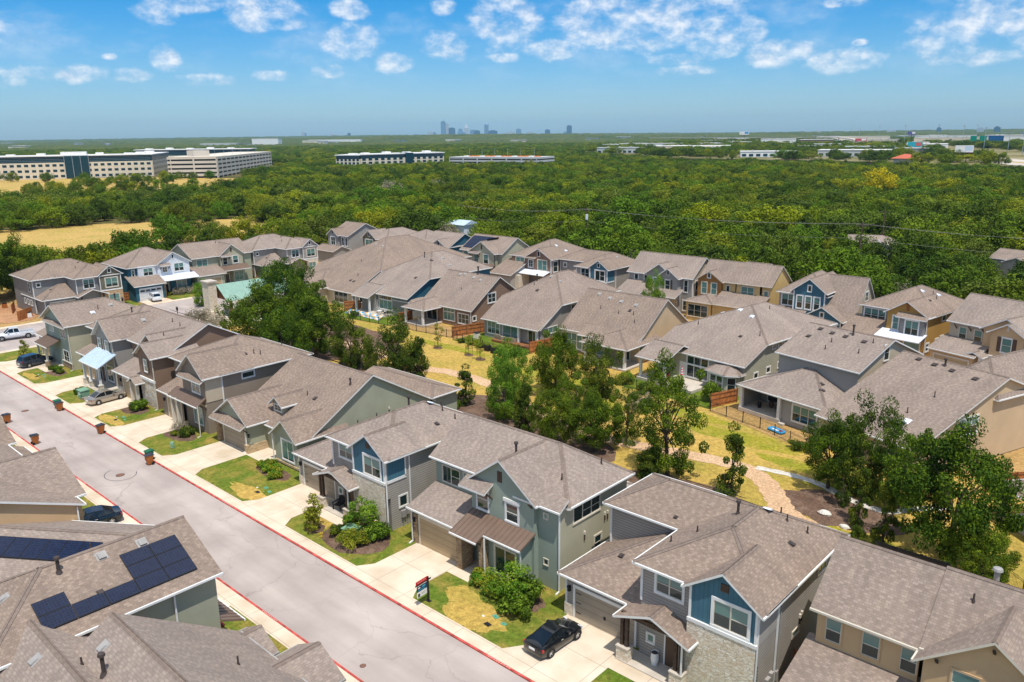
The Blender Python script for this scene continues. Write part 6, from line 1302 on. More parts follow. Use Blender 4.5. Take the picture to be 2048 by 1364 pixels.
def car(label, loc, rz, pm, body, cab, wheels, W=1.8, wr=0.33, tail=None, head=None, cat='car', name='parked_car', bed=None, plate=True, pillars=(), rims=RIM):
    """x forward; body = stations (x, z underside, z shoulder, half width); cab = stations (x, z base, z roof, half base, half roof)"""
    root = empty(name, loc, label, cat, 'parked vehicles', rz)
    sec = []
    for x, z0, z1, h in body:
        zm = z0+(z1-z0)*0.55
        sec.append([(x, -h*0.90, z0), (x, -h*0.985, z0+(z1-z0)*0.25), (x, -h, zm), (x, -h*0.965, z0+(z1-z0)*0.86), (x, -h*0.86, z1), (x, 0, z1+0.03), (x, h*0.86, z1), (x, h*0.965, z0+(z1-z0)*0.86), (x, h, zm), (x, h*0.985, z0+(z1-z0)*0.25), (x, h*0.90, z0)])
    b = MB(); loft(b, sec, pm); finish(b.build('body', root))
    # cabin: glass sides, painted roof
    g = MB(); r = MB(); C = []
    for x, z0, z1, hb, hr in cab: C.append([(x, -hb, z0), (x, -hr, z1), (x, hr, z1), (x, hb, z0)])
    for A, B in zip(C, C[1:]):
        steep = abs(A[1][2]-B[1][2]) > 0.25
        g.poly([A[0], B[0], B[1], A[1]], CGL); g.poly([A[2], B[2], B[3], A[3]], CGL)
        (g if steep else r).poly([A[1], B[1], B[2], A[2]], CGL if steep else pm)
    # roof plate with thickness, and pillars along both rails
    fl = [c for c in C if c[1][2] > max(q[1][2] for q in C)-0.22]
    for A, B in zip(fl, fl[1:]):
        for s_ in (1, 2):
            pass
        t = 0.03
        r.poly([(A[1][0], A[1][1], A[1][2]+t), (B[1][0], B[1][1], B[1][2]+t), (B[2][0], B[2][1], B[2][2]+t), (A[2][0], A[2][1], A[2][2]+t)], pm)
    for i in range(len(C)-1):
        A, B = C[i], C[i+1]
        for k in (1, 2): r.tube(A[k], B[k], 0.045, 0.045, 6, pm)
        for k in (0, 3): r.tube(A[k], B[k], 0.03, 0.03, 6, CHR if False else pm)
    for fx_ in pillars:
        for i in range(len(C)-1):
            if C[i][0][0] <= fx_ <= C[i+1][0][0]:
                t = (fx_-C[i][0][0])/(C[i+1][0][0]-C[i][0][0])
                for k, l in ((0, 1), (3, 2)):
                    p = [C[i][k][j]*(1-t)+C[i+1][k][j]*t for j in range(3)]; q = [C[i][l][j]*(1-t)+C[i+1][l][j]*t for j in range(3)]; r.tube(p, q, 0.05, 0.04, 6, pm)
    o = g.build('windows', root); finish(r.build('roof', root), 50)
    for x in wheels:
        for s_ in (-1, 1):
            y = s_*(W/2-0.10); wmb = MB(); n = 22; wd = 0.11
            prof = [(wr*0.62, wd), (wr*0.93, wd), (wr, wd*0.7), (wr, -wd*0.7), (wr*0.93, -wd)]
            for (r0, a0), (r1, a1) in zip(prof, prof[1:]):
                for k in range(n):
                    t0, t1 = 2*math.pi*k/n, 2*math.pi*(k+1)/n; q = lambda rr, aa, t: (x+rr*math.cos(t), y+s_*aa, wr+rr*math.sin(t))
                    wmb.poly([q(r0, a0, t0), q(r0, a0, t1), q(r1, a1, t1), q(r1, a1, t0)], TYRE)
            wo = finish(wmb.build('wheel', root)); rm = MB(); yy = y+s_*wd*0.72
            rm.tube((x, yy-s_*0.05, wr), (x, yy-s_*0.035, wr), wr*0.63, wr*0.63, 20, BLK)
            for k in range(5):
                t = 2*math.pi*k/5+0.3; a = Vector((math.cos(t), 0, math.sin(t))); c = Vector((x, yy, wr)); d = Vector((-a.z, 0, a.x))
                p = [c+d*0.045, c-d*0.045, c-d*0.035+a*wr*0.6, c+d*0.035+a*wr*0.6]; rm.hexa([q+Vector((0, -s_*0.03, 0)) for q in p]+p, rims)
            for k in range(20):
                t0, t1 = 2*math.pi*k/20, 2*math.pi*(k+1)/20; q = lambda rr, t, dy: (x+rr*math.cos(t), yy+s_*dy, wr+rr*math.sin(t))
                rm.poly([q(wr*0.57, t0, 0.01), q(wr*0.57, t1, 0.01), q(wr*0.67, t1, 0.01), q(wr*0.67, t0, 0.01)], rims)
            rm.tube((x, yy-s_*0.02, wr), (x, yy+s_*0.015, wr), 0.07, 0.06, 10, rims); rm.build('rim', wo)
            am = MB(); yo = s_*(W/2+0.006)
            for k in range(14):
                t0, t1 = math.pi*(k/14)*1.1-0.16, math.pi*((k+1)/14)*1.1-0.16; q = lambda rr, t: (x+rr*math.cos(t), yo-s_*0.05*(0 if rr > wr else 0), wr+rr*math.sin(t))
                am.poly([q(wr*0.9, t0), q(wr*0.9, t1), q(wr*1.14, t1), q(wr*1.14, t0)], BLK)
            am.build('wheel_arch', root)
    for spec, nm, mt in ((tail, 'tail_light', TAIL), (head, 'head_light', HEAD)):
        if spec:
            x, yi, yo_, z0, z1, d = spec
            for s_ in (-1, 1): q = MB(); q.hexa([(x, s_*yi, z0), (x+d, s_*yi, z0), (x+d*1.6, s_*yo_, z0+0.02), (x+d*0.5, s_*yo_, z0+0.02), (x, s_*yi, z1), (x+d, s_*yi, z1), (x+d*1.6, s_*yo_, z1+0.03), (x+d*0.5, s_*yo_, z1+0.03)], mt); q.build(nm, root)
    if plate: q = MB(); x = body[0][0]; q.box(x-0.03, -0.24, 0.62, x+0.02, 0.24, 0.76, PLATE); q.build('number_plate', root)
    for s_ in (-1, 1):
        q = MB(); c = cab[-2]; q.box(c[0]+0.1, s_*c[3]*1.0, c[1]+0.02, c[0]+0.3, s_*(c[3]+0.2), c[1]+0.18, pm); q.build('wing_mirror', root)
        q = MB(); h = max(t[3] for t in body); q.box(-0.35, s_*(h-0.015), body[3][2]-0.16, -0.15, s_*(h+0.012), body[3][2]-0.12, CHR); q.build('door_handle', root)
    if bed: bed(root)
    return root
SED = [(-2.35, 0.42, 0.78, 0.62), (-2.28, 0.30, 0.92, 0.80), (-1.9, 0.24, 0.97, 0.88), (-1.3, 0.22, 0.97, 0.90), (0, 0.20, 0.93, 0.90), (0.9, 0.20, 0.92, 0.90), (1.4, 0.22, 0.86, 0.89), (1.95, 0.24, 0.78, 0.85), (2.28, 0.28, 0.68, 0.72), (2.36, 0.36, 0.60, 0.55)]
SEDC = [(-1.75, 0.95, 0.97, 0.76, 0.70), (-0.95, 0.95, 1.38, 0.79, 0.58), (-0.2, 0.93, 1.46, 0.80, 0.60), (0.35, 0.92, 1.42, 0.80, 0.59), (1.2, 0.89, 0.92, 0.76, 0.68)]
CPE = [(-2.12, 0.42, 0.80, 0.62), (-2.05, 0.28, 0.93, 0.80), (-1.7, 0.22, 0.97, 0.90), (-1.2, 0.20, 0.95, 0.91), (0, 0.18, 0.86, 0.89), (0.7, 0.18, 0.84, 0.90), (1.25, 0.20, 0.80, 0.90), (1.7, 0.24, 0.70, 0.84), (2.0, 0.26, 0.60, 0.68), (2.1, 0.34, 0.52, 0.5)]
CPEC = [(-1.85, 0.93, 0.95, 0.68, 0.62), (-0.75, 0.90, 1.27, 0.76, 0.53), (-0.15, 0.88, 1.32, 0.78, 0.55), (0.2, 0.86, 1.28, 0.78, 0.54), (1.0, 0.80, 0.83, 0.74, 0.66)]
SUVB = [(-2.3, 0.48, 0.95, 0.66), (-2.24, 0.34, 1.06, 0.84), (-1.9, 0.26, 1.10, 0.92), (-1.3, 0.25, 1.10, 0.94), (0, 0.24, 1.08, 0.94), (0.9, 0.24, 1.06, 0.94), (1.4, 0.26, 1.02, 0.93), (1.95, 0.28, 0.92, 0.88), (2.25, 0.32, 0.80, 0.74), (2.33, 0.42, 0.70, 0.58)]
SUVC = [(-2.15, 1.06, 1.10, 0.80, 0.74), (-1.85, 1.08, 1.60, 0.84, 0.64), (-0.8, 1.08, 1.70, 0.86, 0.67), (0.25, 1.07, 1.66, 0.86, 0.66), (1.2, 1.04, 1.08, 0.82, 0.74)]
car('black sports coupe with red tail lights on the driveway by the limestone bay', (-28.55, 34.9, 0.07), R(88), P_BLK, CPE, CPEC, (-1.3, 1.3), 1.82, 0.34, (-2.08, 0.45, 0.86, 0.66, 0.84, 0.1), (1.75, 0.45, 0.8, 0.55, 0.68, 0.1), pillars=(-0.6,))
car('black sedan parked in front of the tan house, nearest the near kerb', (-68.3, 21.35, 0.07), R(-100), P_NAVY, SED, SEDC, (-1.4, 1.45), 1.84, 0.34, (-2.32, 0.45, 0.82, 0.66, 0.84, 0.1), (1.95, 0.45, 0.8, 0.58, 0.7, 0.1), pillars=(-0.35,))
car('champagne silver sedan on a driveway across the street', (-102.0, 35.7, 0.07), R(97), P_SIL, SED, SEDC, (-1.4, 1.45), 1.84, 0.33, (-2.32, 0.45, 0.82, 0.66, 0.84, 0.1), (1.95, 0.45, 0.8, 0.58, 0.7, 0.1), pillars=(-0.35,))
car('dark blue crossover at the far left end of the street', (-127.2, 35.6, 0.07), R(101), P_SUV, SUVB, SUVC, (-1.35, 1.4), 1.9, 0.36, (-2.28, 0.5, 0.86, 0.9, 1.02, 0.1), (1.95, 0.45, 0.8, 0.7, 0.84, 0.1), cat='crossover', pillars=(-0.9, -0.1))
car('white sport utility vehicle in front of the white garage door', (-160.9, 68.3, 0.08), R(170), P_WHT, SUVB, SUVC, (-1.35, 1.4), 1.9, 0.36, (-2.28, 0.5, 0.86, 0.9, 1.02, 0.1), (1.95, 0.45, 0.8, 0.7, 0.84, 0.1), cat='suv', pillars=(-0.9, -0.1))
car('dark car on the driveway left of the pavilion chimney', (-160.6, 81.5, 0.08), R(175), P_NAVY, SED, SEDC, (-1.4, 1.45), 1.84, 0.33, (-2.32, 0.45, 0.82, 0.66, 0.84, 0.1), None, pillars=(-0.35,))
car('white car nosed into the slate house driveway, mostly hidden by a roof', (-160.2, 51.0, 0.08), R(178), P_WHT, SUVB, SUVC, (-1.35, 1.4), 1.9, 0.36, None, None, pillars=(-0.9, -0.1))
def truck_bed(root):
    b = MB()
    for s_ in (-1, 1): b.box(-2.85, s_*0.83, 0.85, -0.75, s_*0.96, 1.22, P_WHT)
    b.box(-2.9, -0.96, 0.7, -2.8, 0.96, 1.22, P_WHT); b.box(-2.8, -0.83, 0.86, -0.8, 0.83, 0.9, BLK); b.build('truck_bed', root)
TRB = [(-2.9, 0.55, 0.86, 0.90), (-2.6, 0.5, 0.88, 0.96), (-0.8, 0.45, 0.88, 0.97), (-0.7, 0.42, 1.2, 0.97), (0.9, 0.42, 1.2, 0.97), (1.3, 0.42, 1.17, 0.97), (2.3, 0.45, 1.08, 0.94), (2.75, 0.5, 0.98, 0.86), (2.82, 0.55, 0.9, 0.8)]
TRC = [(-0.78, 1.18, 1.22, 0.86, 0.8), (-0.62, 1.2, 1.86, 0.87, 0.70), (0.1, 1.2, 1.92, 0.88, 0.72), (0.65, 1.2, 1.88, 0.88, 0.72), (1.4, 1.17, 1.2, 0.84, 0.78)]
car('white pickup truck with an open door on the cross street at the left edge', (-147.6, 38.9, 0.0), R(-101), P_WHT, TRB, TRC, (-1.9, 1.85), 1.98, 0.42, (-2.92, 0.78, 0.95, 0.75, 1.12, 0.06), (2.6, 0.6, 0.88, 0.75, 0.95, 0.12), cat='pickup truck', bed=truck_bed, pillars=(0.05,), name='pickup_truck')
def small_traffic():
    pts = [(-330, 1215), (-300, 1130), (-262, 1048), (-214, 962), (-176, 905), (-420, 1500), (-236, 1030), (-190, 950)]
    cols = [P_WHT, P_SIL, P_BLK, P_WHT, P_SUV, P_SIL, paint('orange_paint', (0.6, 0.16, 0.03), 0), P_BLK]
    labs = ['white car on the highway above the cyan billboard', 'silver car on the highway left of the white billboard', 'black car just past the white billboard', 'white car on the highway close to the right edge', 'dark car at the very right edge of the highway', 'silver car far along the highway', 'orange truck beside the highway median', 'black car on the near carriageway']
    for (x, y), c, l in zip(pts, cols, labs):
        b = MB(); s = [[(X, -h, 0.3), (X, -h, z), (X, h, z), (X, h, 0.3)] for X, z, h in ((-2.4, 0.8, 0.8), (-2, 1.0, 0.95), (-1.4, 1.05, 0.95), (-0.8, 1.6, 0.75), (0.5, 1.6, 0.75), (1.2, 1.05, 0.95), (2.2, 0.9, 0.9), (2.4, 0.6, 0.7))]
        loft(b, s, c)
        for X in (-1.5, 1.5):
            for sg in (-1, 1): b.tube((X, sg*0.8, 0.33), (X, sg*0.98, 0.33), 0.33, 0.33, 10, TYRE)
        o = b.build('highway_car'); o.location = (x*0.78, y*0.78, 6.95); o.rotation_euler = (0, 0, R(-62)); tag(o, l, 'car', 'cars on the highway')
small_traffic()
# ------------------------------------------------------------------ street things
BINB = plain('orange_bin_plastic', (0.36, 0.115, 0.025), 0.5); BING = plain('green_bin_plastic', (0.012, 0.12, 0.055), 0.5); BLID = plain('bin_lid', (0.03, 0.035, 0.045), 0.45); UGRN = plain('utility_green', (0.17, 0.31, 0.21), 0.6)
def wheelie(label, loc, rz, m):
    r = empty('wheelie_bin', loc, label, 'wheelie bin', 'wheelie bins by the kerb', rz); b = MB()
    b.hexa([(-0.24, -0.24, 0.08), (0.24, -0.24, 0.08), (0.24, 0.22, 0.08), (-0.24, 0.22, 0.08), (-0.31, -0.36, 0.98), (0.31, -0.36, 0.98), (0.31, 0.36, 0.98), (-0.31, 0.36, 0.98)], m)
    b.box(-0.33, -0.38, 0.93, 0.33, 0.38, 1.0, m); b.box(-0.2, -0.365, 0.5, 0.2, -0.32, 0.8, m); b.build('bin_body', r)
    b = MB(); b.hexa([(-0.34, -0.42, 1.0), (0.34, -0.42, 1.0), (0.34, 0.40, 1.0), (-0.34, 0.40, 1.0), (-0.30, -0.36, 1.07), (0.30, -0.36, 1.07), (0.30, 0.36, 1.11), (-0.30, 0.36, 1.11)], BLID if m is BINB else m); b.build('lid', r)
    b = MB(); b.tube((-0.3, 0.46, 0.98), (0.3, 0.46, 0.98), 0.022, 0.022, 8, BLID)
    for s_ in (-1, 1): b.box(s_*0.28, 0.34, 0.94, s_*0.24, 0.47, 0.99, BLID)
    b.build('handle', r)
    for s_ in (-1, 1): b = MB(); b.tube((s_*0.25, 0.25, 0.14), (s_*0.32, 0.25, 0.14), 0.14, 0.14, 14, TYRE); b.build('wheel', r)
for loc, rz, m, l in (((-102.9, 24.9, 0), 190, BINB, 'orange wheelie bin at the left edge of the photo, near kerb'), ((-93.0, 24.75, 0), 180, BINB, 'orange wheelie bin alone on the near kerb, its wheels on the red line'), ((-102.8, 30.55, 0), 8, BINB, 'orange wheelie bin beside a green one on the far kerb, nearest the silver sedan'), ((-103.9, 30.7, 0), 0, BING, 'green wheelie bin left of an orange one, near the silver sedan'),
                      ((-90.8, 30.75, 0), 12, BINB, 'orange wheelie bin alone on the far kerb with its lid shut'), ((-77.9, 30.5, 0), -8, BINB, 'orange wheelie bin standing in front of a green bin, mid street'), ((-79.0, 31.0, 0.02), 5, BING, 'green wheelie bin with raised lid behind an orange bin, mid street')): wheelie(l, loc, R(rz), m)
def cabinet(label, loc, w_, d, h, rz=0):
    r = empty('utility_cabinet', loc, label, 'utility cabinet', None, rz); b = MB(); b.box(-w_/2, -d/2, 0, w_/2, d/2, h*0.86, UGRN); b.box(-w_/2-0.06, -d/2-0.06, -0.05, w_/2+0.06, d/2+0.06, 0.05, CONC); b.box(-w_*0.2, -d/2-0.02, h*0.2, w_*0.22, -d/2, h*0.7, MATS['white_trim']); b.build('cabinet_body', r)
    b = MB(); b.hexa([(-w_/2-0.06, -d/2-0.08, h*0.86), (w_/2+0.06, -d/2-0.08, h*0.86), (w_/2+0.06, d/2+0.04, h*0.86), (-w_/2-0.06, d/2+0.04, h*0.86), (-w_/2-0.06, -d/2-0.08, h*0.92), (w_/2+0.06, -d/2-0.08, h*0.92), (w_/2+0.06, d/2+0.04, h), (-w_/2-0.06, d/2+0.04, h)], UGRN); b.build('lid', r)
cabinet('green utility cabinet among shrubs in front of the white stone bay', (-49.95, 34.75, 0.06), 1.15, 0.95, 0.95, R(8)); cabinet('green utility cabinet on the lawn left of the silver sedan', (-106.3, 34.6, 0.06), 1.4, 1.0, 0.95)
r_ = empty('utility_pedestal', (-80.3, 34.0, 0.05), 'pale green ribbed utility pedestal in the middle of a lawn', 'utility pedestal'); b = MB(); b.tube((0, 0, 0), (0, 0, 0.62), 0.19, 0.19, 14, UGRN)
for k in range(4): b.tube((0, 0, 0.1+k*0.15), (0, 0, 0.15+k*0.15), 0.21, 0.21, 14, plain('pale_green_plastic', (0.35, 0.55, 0.38), 0.5) if k == 0 else MATS['pale_green_plastic'])
b.build('pedestal_body', r_); b = MB(); b.tube((0, 0, 0.62), (0, 0, 0.7), 0.21, 0.15, 14, UGRN); b.build('cap', r_)
r_ = empty('utility_pedestal', (-105.6, 33.9, 0.05), 'small green utility pedestal right of the cabinet by the silver sedan', 'utility pedestal'); b = MB(); b.tube((0, 0, 0), (0, 0, 0.5), 0.17, 0.17, 12, UGRN); b.build('pedestal_body', r_); b = MB(); b.tube((0, 0, 0.5), (0, 0, 0.57), 0.19, 0.13, 12, UGRN); b.build('cap', r_)
# estate agent's board
SR = plain('sign_red', (0.55, 0.02, 0.03), 0.5, 0, 0.05); SB = plain('sign_blue', (0.012, 0.05, 0.13), 0.5, 0, 0.1); SL = plain('sign_light_blue', (0.05, 0.33, 0.42), 0.5); SDK = plain('sign_portrait', (0.06, 0.05, 0.06), 0.6)
r_ = empty('sale_sign', (-38.3, 32.75, 0.04), 'black sign post with red rider over a blue and white hanging board', 'sale sign', None, R(4))
b = MB(); b.box(-0.06, -0.06, 0, 0.06, 0.06, 1.95, BLK); b.box(-0.2, -0.12, 0, 0.2, 0.12, 0.05, BLK); b.build('post', r_)
b = MB(); b.box(-0.035, -1.2, 1.66, 0.035, 0.32, 1.74, BLK); b.build('arm', r_)
b = MB(); b.box(-0.012, -1.16, 1.76, 0.012, -0.08, 2.0, SR)
for k in range(5): b.box(0.012, -1.0+k*0.17, 1.84, 0.016, -0.9+k*0.17, 1.92, REDP); b.box(-0.016, -1.0+k*0.17, 1.84, -0.012, -0.9+k*0.17, 1.92, REDP)
b.build('rider', r_); b = MB(); b.box(-0.012, -1.08, 0.72, 0.012, -0.12, 1.16, MATS['white_trim']); b.box(-0.0121, -1.08, 1.16, 0.0121, -0.12, 1.58, SB)
for sg in (1, -1):
    for (y0, y1, z0, z1, m) in ((-0.98, -0.76, 1.4, 1.5, MATS['white_trim']), (-0.58, -0.24, 1.38, 1.5, SL), (-0.98, -0.3, 1.24, 1.28, SL), (-1.0, -0.8, 0.76, 1.02, SDK), (-0.66, -0.2, 0.96, 1.0, VENT), (-0.66, -0.3, 0.86, 0.9, VENT)): b.box(sg*0.0122, y0, z0, sg*0.016, y1, z1, m)
b.build('board', r_)
for y in (-1.0, -0.2): b = MB(); b.tube((0, y, 1.58), (0, y, 1.66), 0.012, 0.012, 6, BLK); b.build('hook', r_)
# hydrant
r_ = empty('fire_hydrant', (-43.2, 22.3, 0.04), 'silver fire hydrant on the near lawn by the bottom kerb', 'hydrant'); b = MB(); b.tube((0, 0, 0), (0, 0, 0.06), 0.17, 0.17, 12, ALU); b.tube((0, 0, 0.06), (0, 0, 0.55), 0.11, 0.11, 12, ALU); b.build('barrel', r_); b = MB(); b.tube((0, 0, 0.55), (0, 0, 0.6), 0.15, 0.15, 12, ALU); b.tube((0, 0, 0.6), (0, 0, 0.74), 0.13, 0.03, 12, ALU); b.build('bonnet', r_)
for d in ((0.2, 0), (-0.2, 0), (0, 0.22)): b = MB(); b.tube((0, 0, 0.4), (d[0], d[1], 0.4), 0.065, 0.065, 10, ALU); b.build('nozzle', r_)
# small covers in the lawns
LIDG = plain('green_lid', (0.10, 0.30, 0.20), 0.6)
def lid(x, y, m, s, lab, nm='valve_lid'):
    b = MB(); b.box(-s, -s*0.7, 0, s, s*0.7, 0.035, m); b.box(-s*0.25, -s*0.08, 0.035, s*0.25, s*0.08, 0.042, BLK); o = b.build(nm); o.location = (x, y, 0.045); o.rotation_euler = (0, 0, R(random.uniform(-20, 20))); tag(o, lab, 'valve lid', 'covers set in the front lawns')
for bx_, by_, w_ in ((-33.2, 33.5, 'front lawn below the sage house'), (-63.6, 34.2, 'lawn right of the single-storey sage driveway'), (-94.0, 33.6, 'lawn in front of the brown house'), (-120.5, 33.6, 'lawn of the far corner house')):
    lid(bx_, by_, BLK, 0.24, 'black rectangular cover in the '+w_); lid(bx_-0.2, by_+1.0, LIDG, 0.24, 'green cover, house side, '+w_); lid(bx_+0.8, by_+0.75, LIDG, 0.2, 'small green cover, right side, '+w_); lid(bx_-0.9, by_+0.5, MATS['white_trim'], 0.1, 'white cap in the '+w_)
# chair, urn, meters
def chair(label, loc, rz, m, sc_=1.0, nm='patio_chair', group='patio chairs'):
    r = empty(nm, loc, label, 'chair', group, rz); r.scale = (sc_,)*3
    b = MB(); b.box(-0.3, -0.3, 0.36, 0.3, 0.28, 0.42, m); b.build('seat', r); b = MB()
    for k in range(6): a = -0.27+k*0.108-0.045; b.hexa([(a, 0.26, 0.42), (a+0.09, 0.26, 0.42), (a+0.09, 0.29, 0.42), (a, 0.29, 0.42), (a, 0.46, 1.0-0.02*abs(k-2.5)**2), (a+0.09, 0.46, 1.0-0.02*abs(k-2.5)**2), (a+0.09, 0.49, 1.0-0.02*abs(k-2.5)**2), (a, 0.49, 1.0-0.02*abs(k-2.5)**2)], m)
    b.build('backrest', r)
    for s_ in (-1, 1): b = MB(); b.box(s_*0.3, -0.38, 0.58, s_*0.42, 0.36, 0.62, m); b.box(s_*0.33, -0.34, 0.36, s_*0.38, -0.28, 0.58, m); b.build('armrest', r)
    for sx_ in (-1, 1):
        for sy_ in (-0.3, 0.3): b = MB(); b.box(sx_*0.3, sy_-0.04, 0, sx_*0.36, sy_+0.04, 0.4, m); b.build('leg', r)
    return r
chair('black slatted garden chair on the timber porch by the stone pier', (-54.9, 37.1, 0.14), R(15), BLK, 1.1)
def urn(label, loc, m, h=0.85, r0=0.26, plant=False):
    r = empty('planter', loc, label, 'planter', 'pots'); b = MB(); pr = [(0.0, 0.7), (0.1, 0.78), (0.45, 1.0), (0.8, 0.92), (0.92, 0.8), (1.0, 0.95)]
    for (a, c), (d, e) in zip(pr, pr[1:]): b.tube((0, 0, a*h), (0, 0, d*h), r0*c, r0*e, 18, m, False)
    finish(b.build('pot', r)); b = MB(); b.tube((0, 0, h*0.93), (0, 0, h*0.95), r0*0.82, r0*0.82, 16, SDK); b.build('soil', r); return r
urn('white urn on the timber porch near the black coupe', (-22.5, 37.3, 0.14), MATS['white_trim'])
urn('dark brown pot beside the stone wall at the brown house entry', (-96.4, 36.4, 0.06), DOOR, 0.6); urn('small rust-brown pot by the white entry posts of the brown house', (-95.9, 37.5, 0.06), CEDD, 0.5)
# ------------------------------------------------------------------ plants
BARK = plain('bark', (0.10, 0.075, 0.055), 0.9, 0, 0.3, 5)
LF_OAK = leafmat('oak_leaves', [(0.040, 0.090, 0.008), (0.065, 0.115, 0.009), (0.085, 0.135, 0.010)])
LF_OAK2 = leafmat('oak_leaves_light', [(0.12, 0.19, 0.012), (0.18, 0.235, 0.014)])
LF_JUN = leafmat('juniper_leaves', [(0.050, 0.090, 0.010), (0.07, 0.11, 0.012)]); LF_JUN2 = leafmat('juniper_leaves_light', [(0.14, 0.18, 0.016), (0.18, 0.205, 0.020)])
LF_BR = leafmat('bright_leaves', [(0.08, 0.19, 0.014), (0.12, 0.24, 0.02)]); LF_BR2 = leafmat('bright_leaves_light', [(0.17, 0.28, 0.025), (0.22, 0.32, 0.03)])
LF_SH = leafmat('shrub_leaves', [(0.10, 0.15, 0.012), (0.16, 0.19, 0.016)]); LF_SH2 = leafmat('shrub_leaves_light', [(0.24, 0.26, 0.02), (0.29, 0.29, 0.03)])
LF_GR = leafmat('grey_twigs', [(0.26, 0.22, 0.17), (0.33, 0.28, 0.22)], 0.1)
FO = [(0.045, 0.085, 0.006), (0.085, 0.135, 0.006), (0.060, 0.095, 0.010), (0.15, 0.19, 0.006), (0.095, 0.125, 0.022), (0.20, 0.22, 0.006), (0.075, 0.155, 0.008), (0.115, 0.155, 0.008), (0.050, 0.085, 0.008), (0.24, 0.24, 0.008)]
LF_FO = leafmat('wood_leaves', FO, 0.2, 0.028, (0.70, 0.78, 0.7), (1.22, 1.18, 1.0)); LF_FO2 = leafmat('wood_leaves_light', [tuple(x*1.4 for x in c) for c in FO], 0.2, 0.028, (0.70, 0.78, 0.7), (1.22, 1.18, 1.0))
LF_YEL = leafmat('yellow_leaves', [(0.52, 0.42, 0.01), (0.55, 0.45, 0.02)]); PINK = plain('pink_blossom', (0.65, 0.28, 0.42), 0.7); YFL = plain('yellow_blossom', (0.7, 0.45, 0.04), 0.7)
def leaf_mesh(name, clumps, leaves, size, mats, weights, seed, flat=0.0, nb=0.7, extra=None):
    """clumps: (x, y, z, r); every clump becomes a cloud of small leaf quads; mats[i] picked by weight"""
    g = np.random.default_rng(seed); C = np.array(clumps); n = len(C)*leaves
    idx = np.repeat(np.arange(len(C)), leaves); d = g.normal(size=(n, 3)); d /= np.linalg.norm(d, axis=1)[:, None]
    rr = g.uniform(0.45, 1.0, n)**0.6; p = C[idx, :3]+d*(rr*C[idx, 3])[:, None]*np.array([1, 1, 0.8])
    nrm = d*nb+g.normal(size=(n, 3))*0.6+np.array([0, 0, 0.35]); nrm /= np.linalg.norm(nrm, axis=1)[:, None]
    t = np.cross(nrm, g.normal(size=(n, 3))); t /= np.linalg.norm(t, axis=1)[:, None]; b = np.cross(nrm, t)
    s = size*g.uniform(0.6, 1.35, n); el_ = g.uniform(0.5, 0.8, n)
    t *= s[:, None]; b *= (s*el_)[:, None]
    V = np.stack([p-t, p-b*0.9+t*0.1, p+t, p+b], 1).reshape(-1, 3)
    me = bpy.data.meshes.new(name); V = V.astype(np.float32); nv = len(V); ex_v, ex_f, ex_m = (extra or ([], [], []))
    tot = nv+len(ex_v); me.vertices.add(tot)
    me.vertices.foreach_set('co', np.concatenate([V.ravel(), np.array(ex_v, np.float32).ravel()]))
    loops = list(); fl = np.arange(nv, dtype=np.int32); exl = np.array([i+nv for f in ex_f for i in f], np.int32)
    me.loops.add(nv+len(exl)); me.loops.foreach_set('vertex_index', np.concatenate([fl, exl]))
    nf = n+len(ex_f); me.polygons.add(nf); st = np.concatenate([np.arange(n)*4, nv+np.concatenate([[0], np.cumsum([len(f) for f in ex_f])[:-1]])]) if ex_f else np.arange(n)*4
    me.polygons.foreach_set('loop_start', st.astype(np.int32))
    # clump-wise tone so that light and dark masses show
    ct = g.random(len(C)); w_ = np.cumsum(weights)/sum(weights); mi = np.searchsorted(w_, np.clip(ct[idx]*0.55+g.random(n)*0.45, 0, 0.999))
    me.polygons.foreach_set('material_index', np.concatenate([mi, np.array(ex_m, int)+0]).astype(np.int32))
    for m in mats: me.materials.append(m)
    me.update(calc_edges=True); me.validate(); return me
def crown(seed, rx, rz, cz, n, cr, shape='round', drop=0.35):
    g = random.Random(seed); out = []
    while len(out) < n:
        x, y, z = g.uniform(-1, 1), g.uniform(-1, 1), g.uniform(-drop*1.6, 1); q = x*x+y*y+(z*z if z > 0 else (z/drop/1.6)**2*0.9)
        if q > 1 or q < 0.16: continue
        if shape == 'cone': k = max(0.12, 1-0.72*(z+drop*1.6)/(1+drop*1.6)); x *= k; y *= k
        wob = 1+0.22*math.sin(3*math.atan2(y, x)+seed)+0.1*math.sin(7*math.atan2(y, x)+seed*2)
        out.append((x*rx*wob, y*rx*wob, cz+z*rz, cr*g.uniform(0.65, 1.35)))
    return out
def limbs(seed, h, r0, clumps, nl=9, lean=0.1):
    g = random.Random(seed); B = MB(); fork = h*0.34; p = Vector((0, 0, -0.3)); top = Vector((g.uniform(-lean, lean)*fork, g.uniform(-lean, lean)*fork, fork)); B.tube(p, top, r0*1.25, r0*0.8, 9, BARK)
    cs = sorted(clumps, key=lambda c: g.random())[:nl]
    for c in cs:
        e = top.lerp(Vector(c[:3]), 0.72); m = top.lerp(e, 0.5)+Vector((g.uniform(-.3, .3), g.uniform(-.3, .3), g.uniform(-0.2, 0.5))); B.tube(top-Vector((0, 0, 0.1)), m, r0*0.5, r0*0.3, 6, BARK); B.tube(m, e, r0*0.3, r0*0.08, 5, BARK)
    return B
def tree_kind(nm, seed, h, rx, n, cr, lv, ls, mats, wts, shape='round', r0=0.22, drop=0.35, czf=0.62, nl=10):
    rz = h-h*czf; c = crown(seed, rx, rz, h*czf, n, cr, shape, drop)
    return dict(crown=leaf_mesh(nm+'_crown', c, lv, ls, mats, wts, seed), trunk=limbs(seed, h, r0, c, nl))
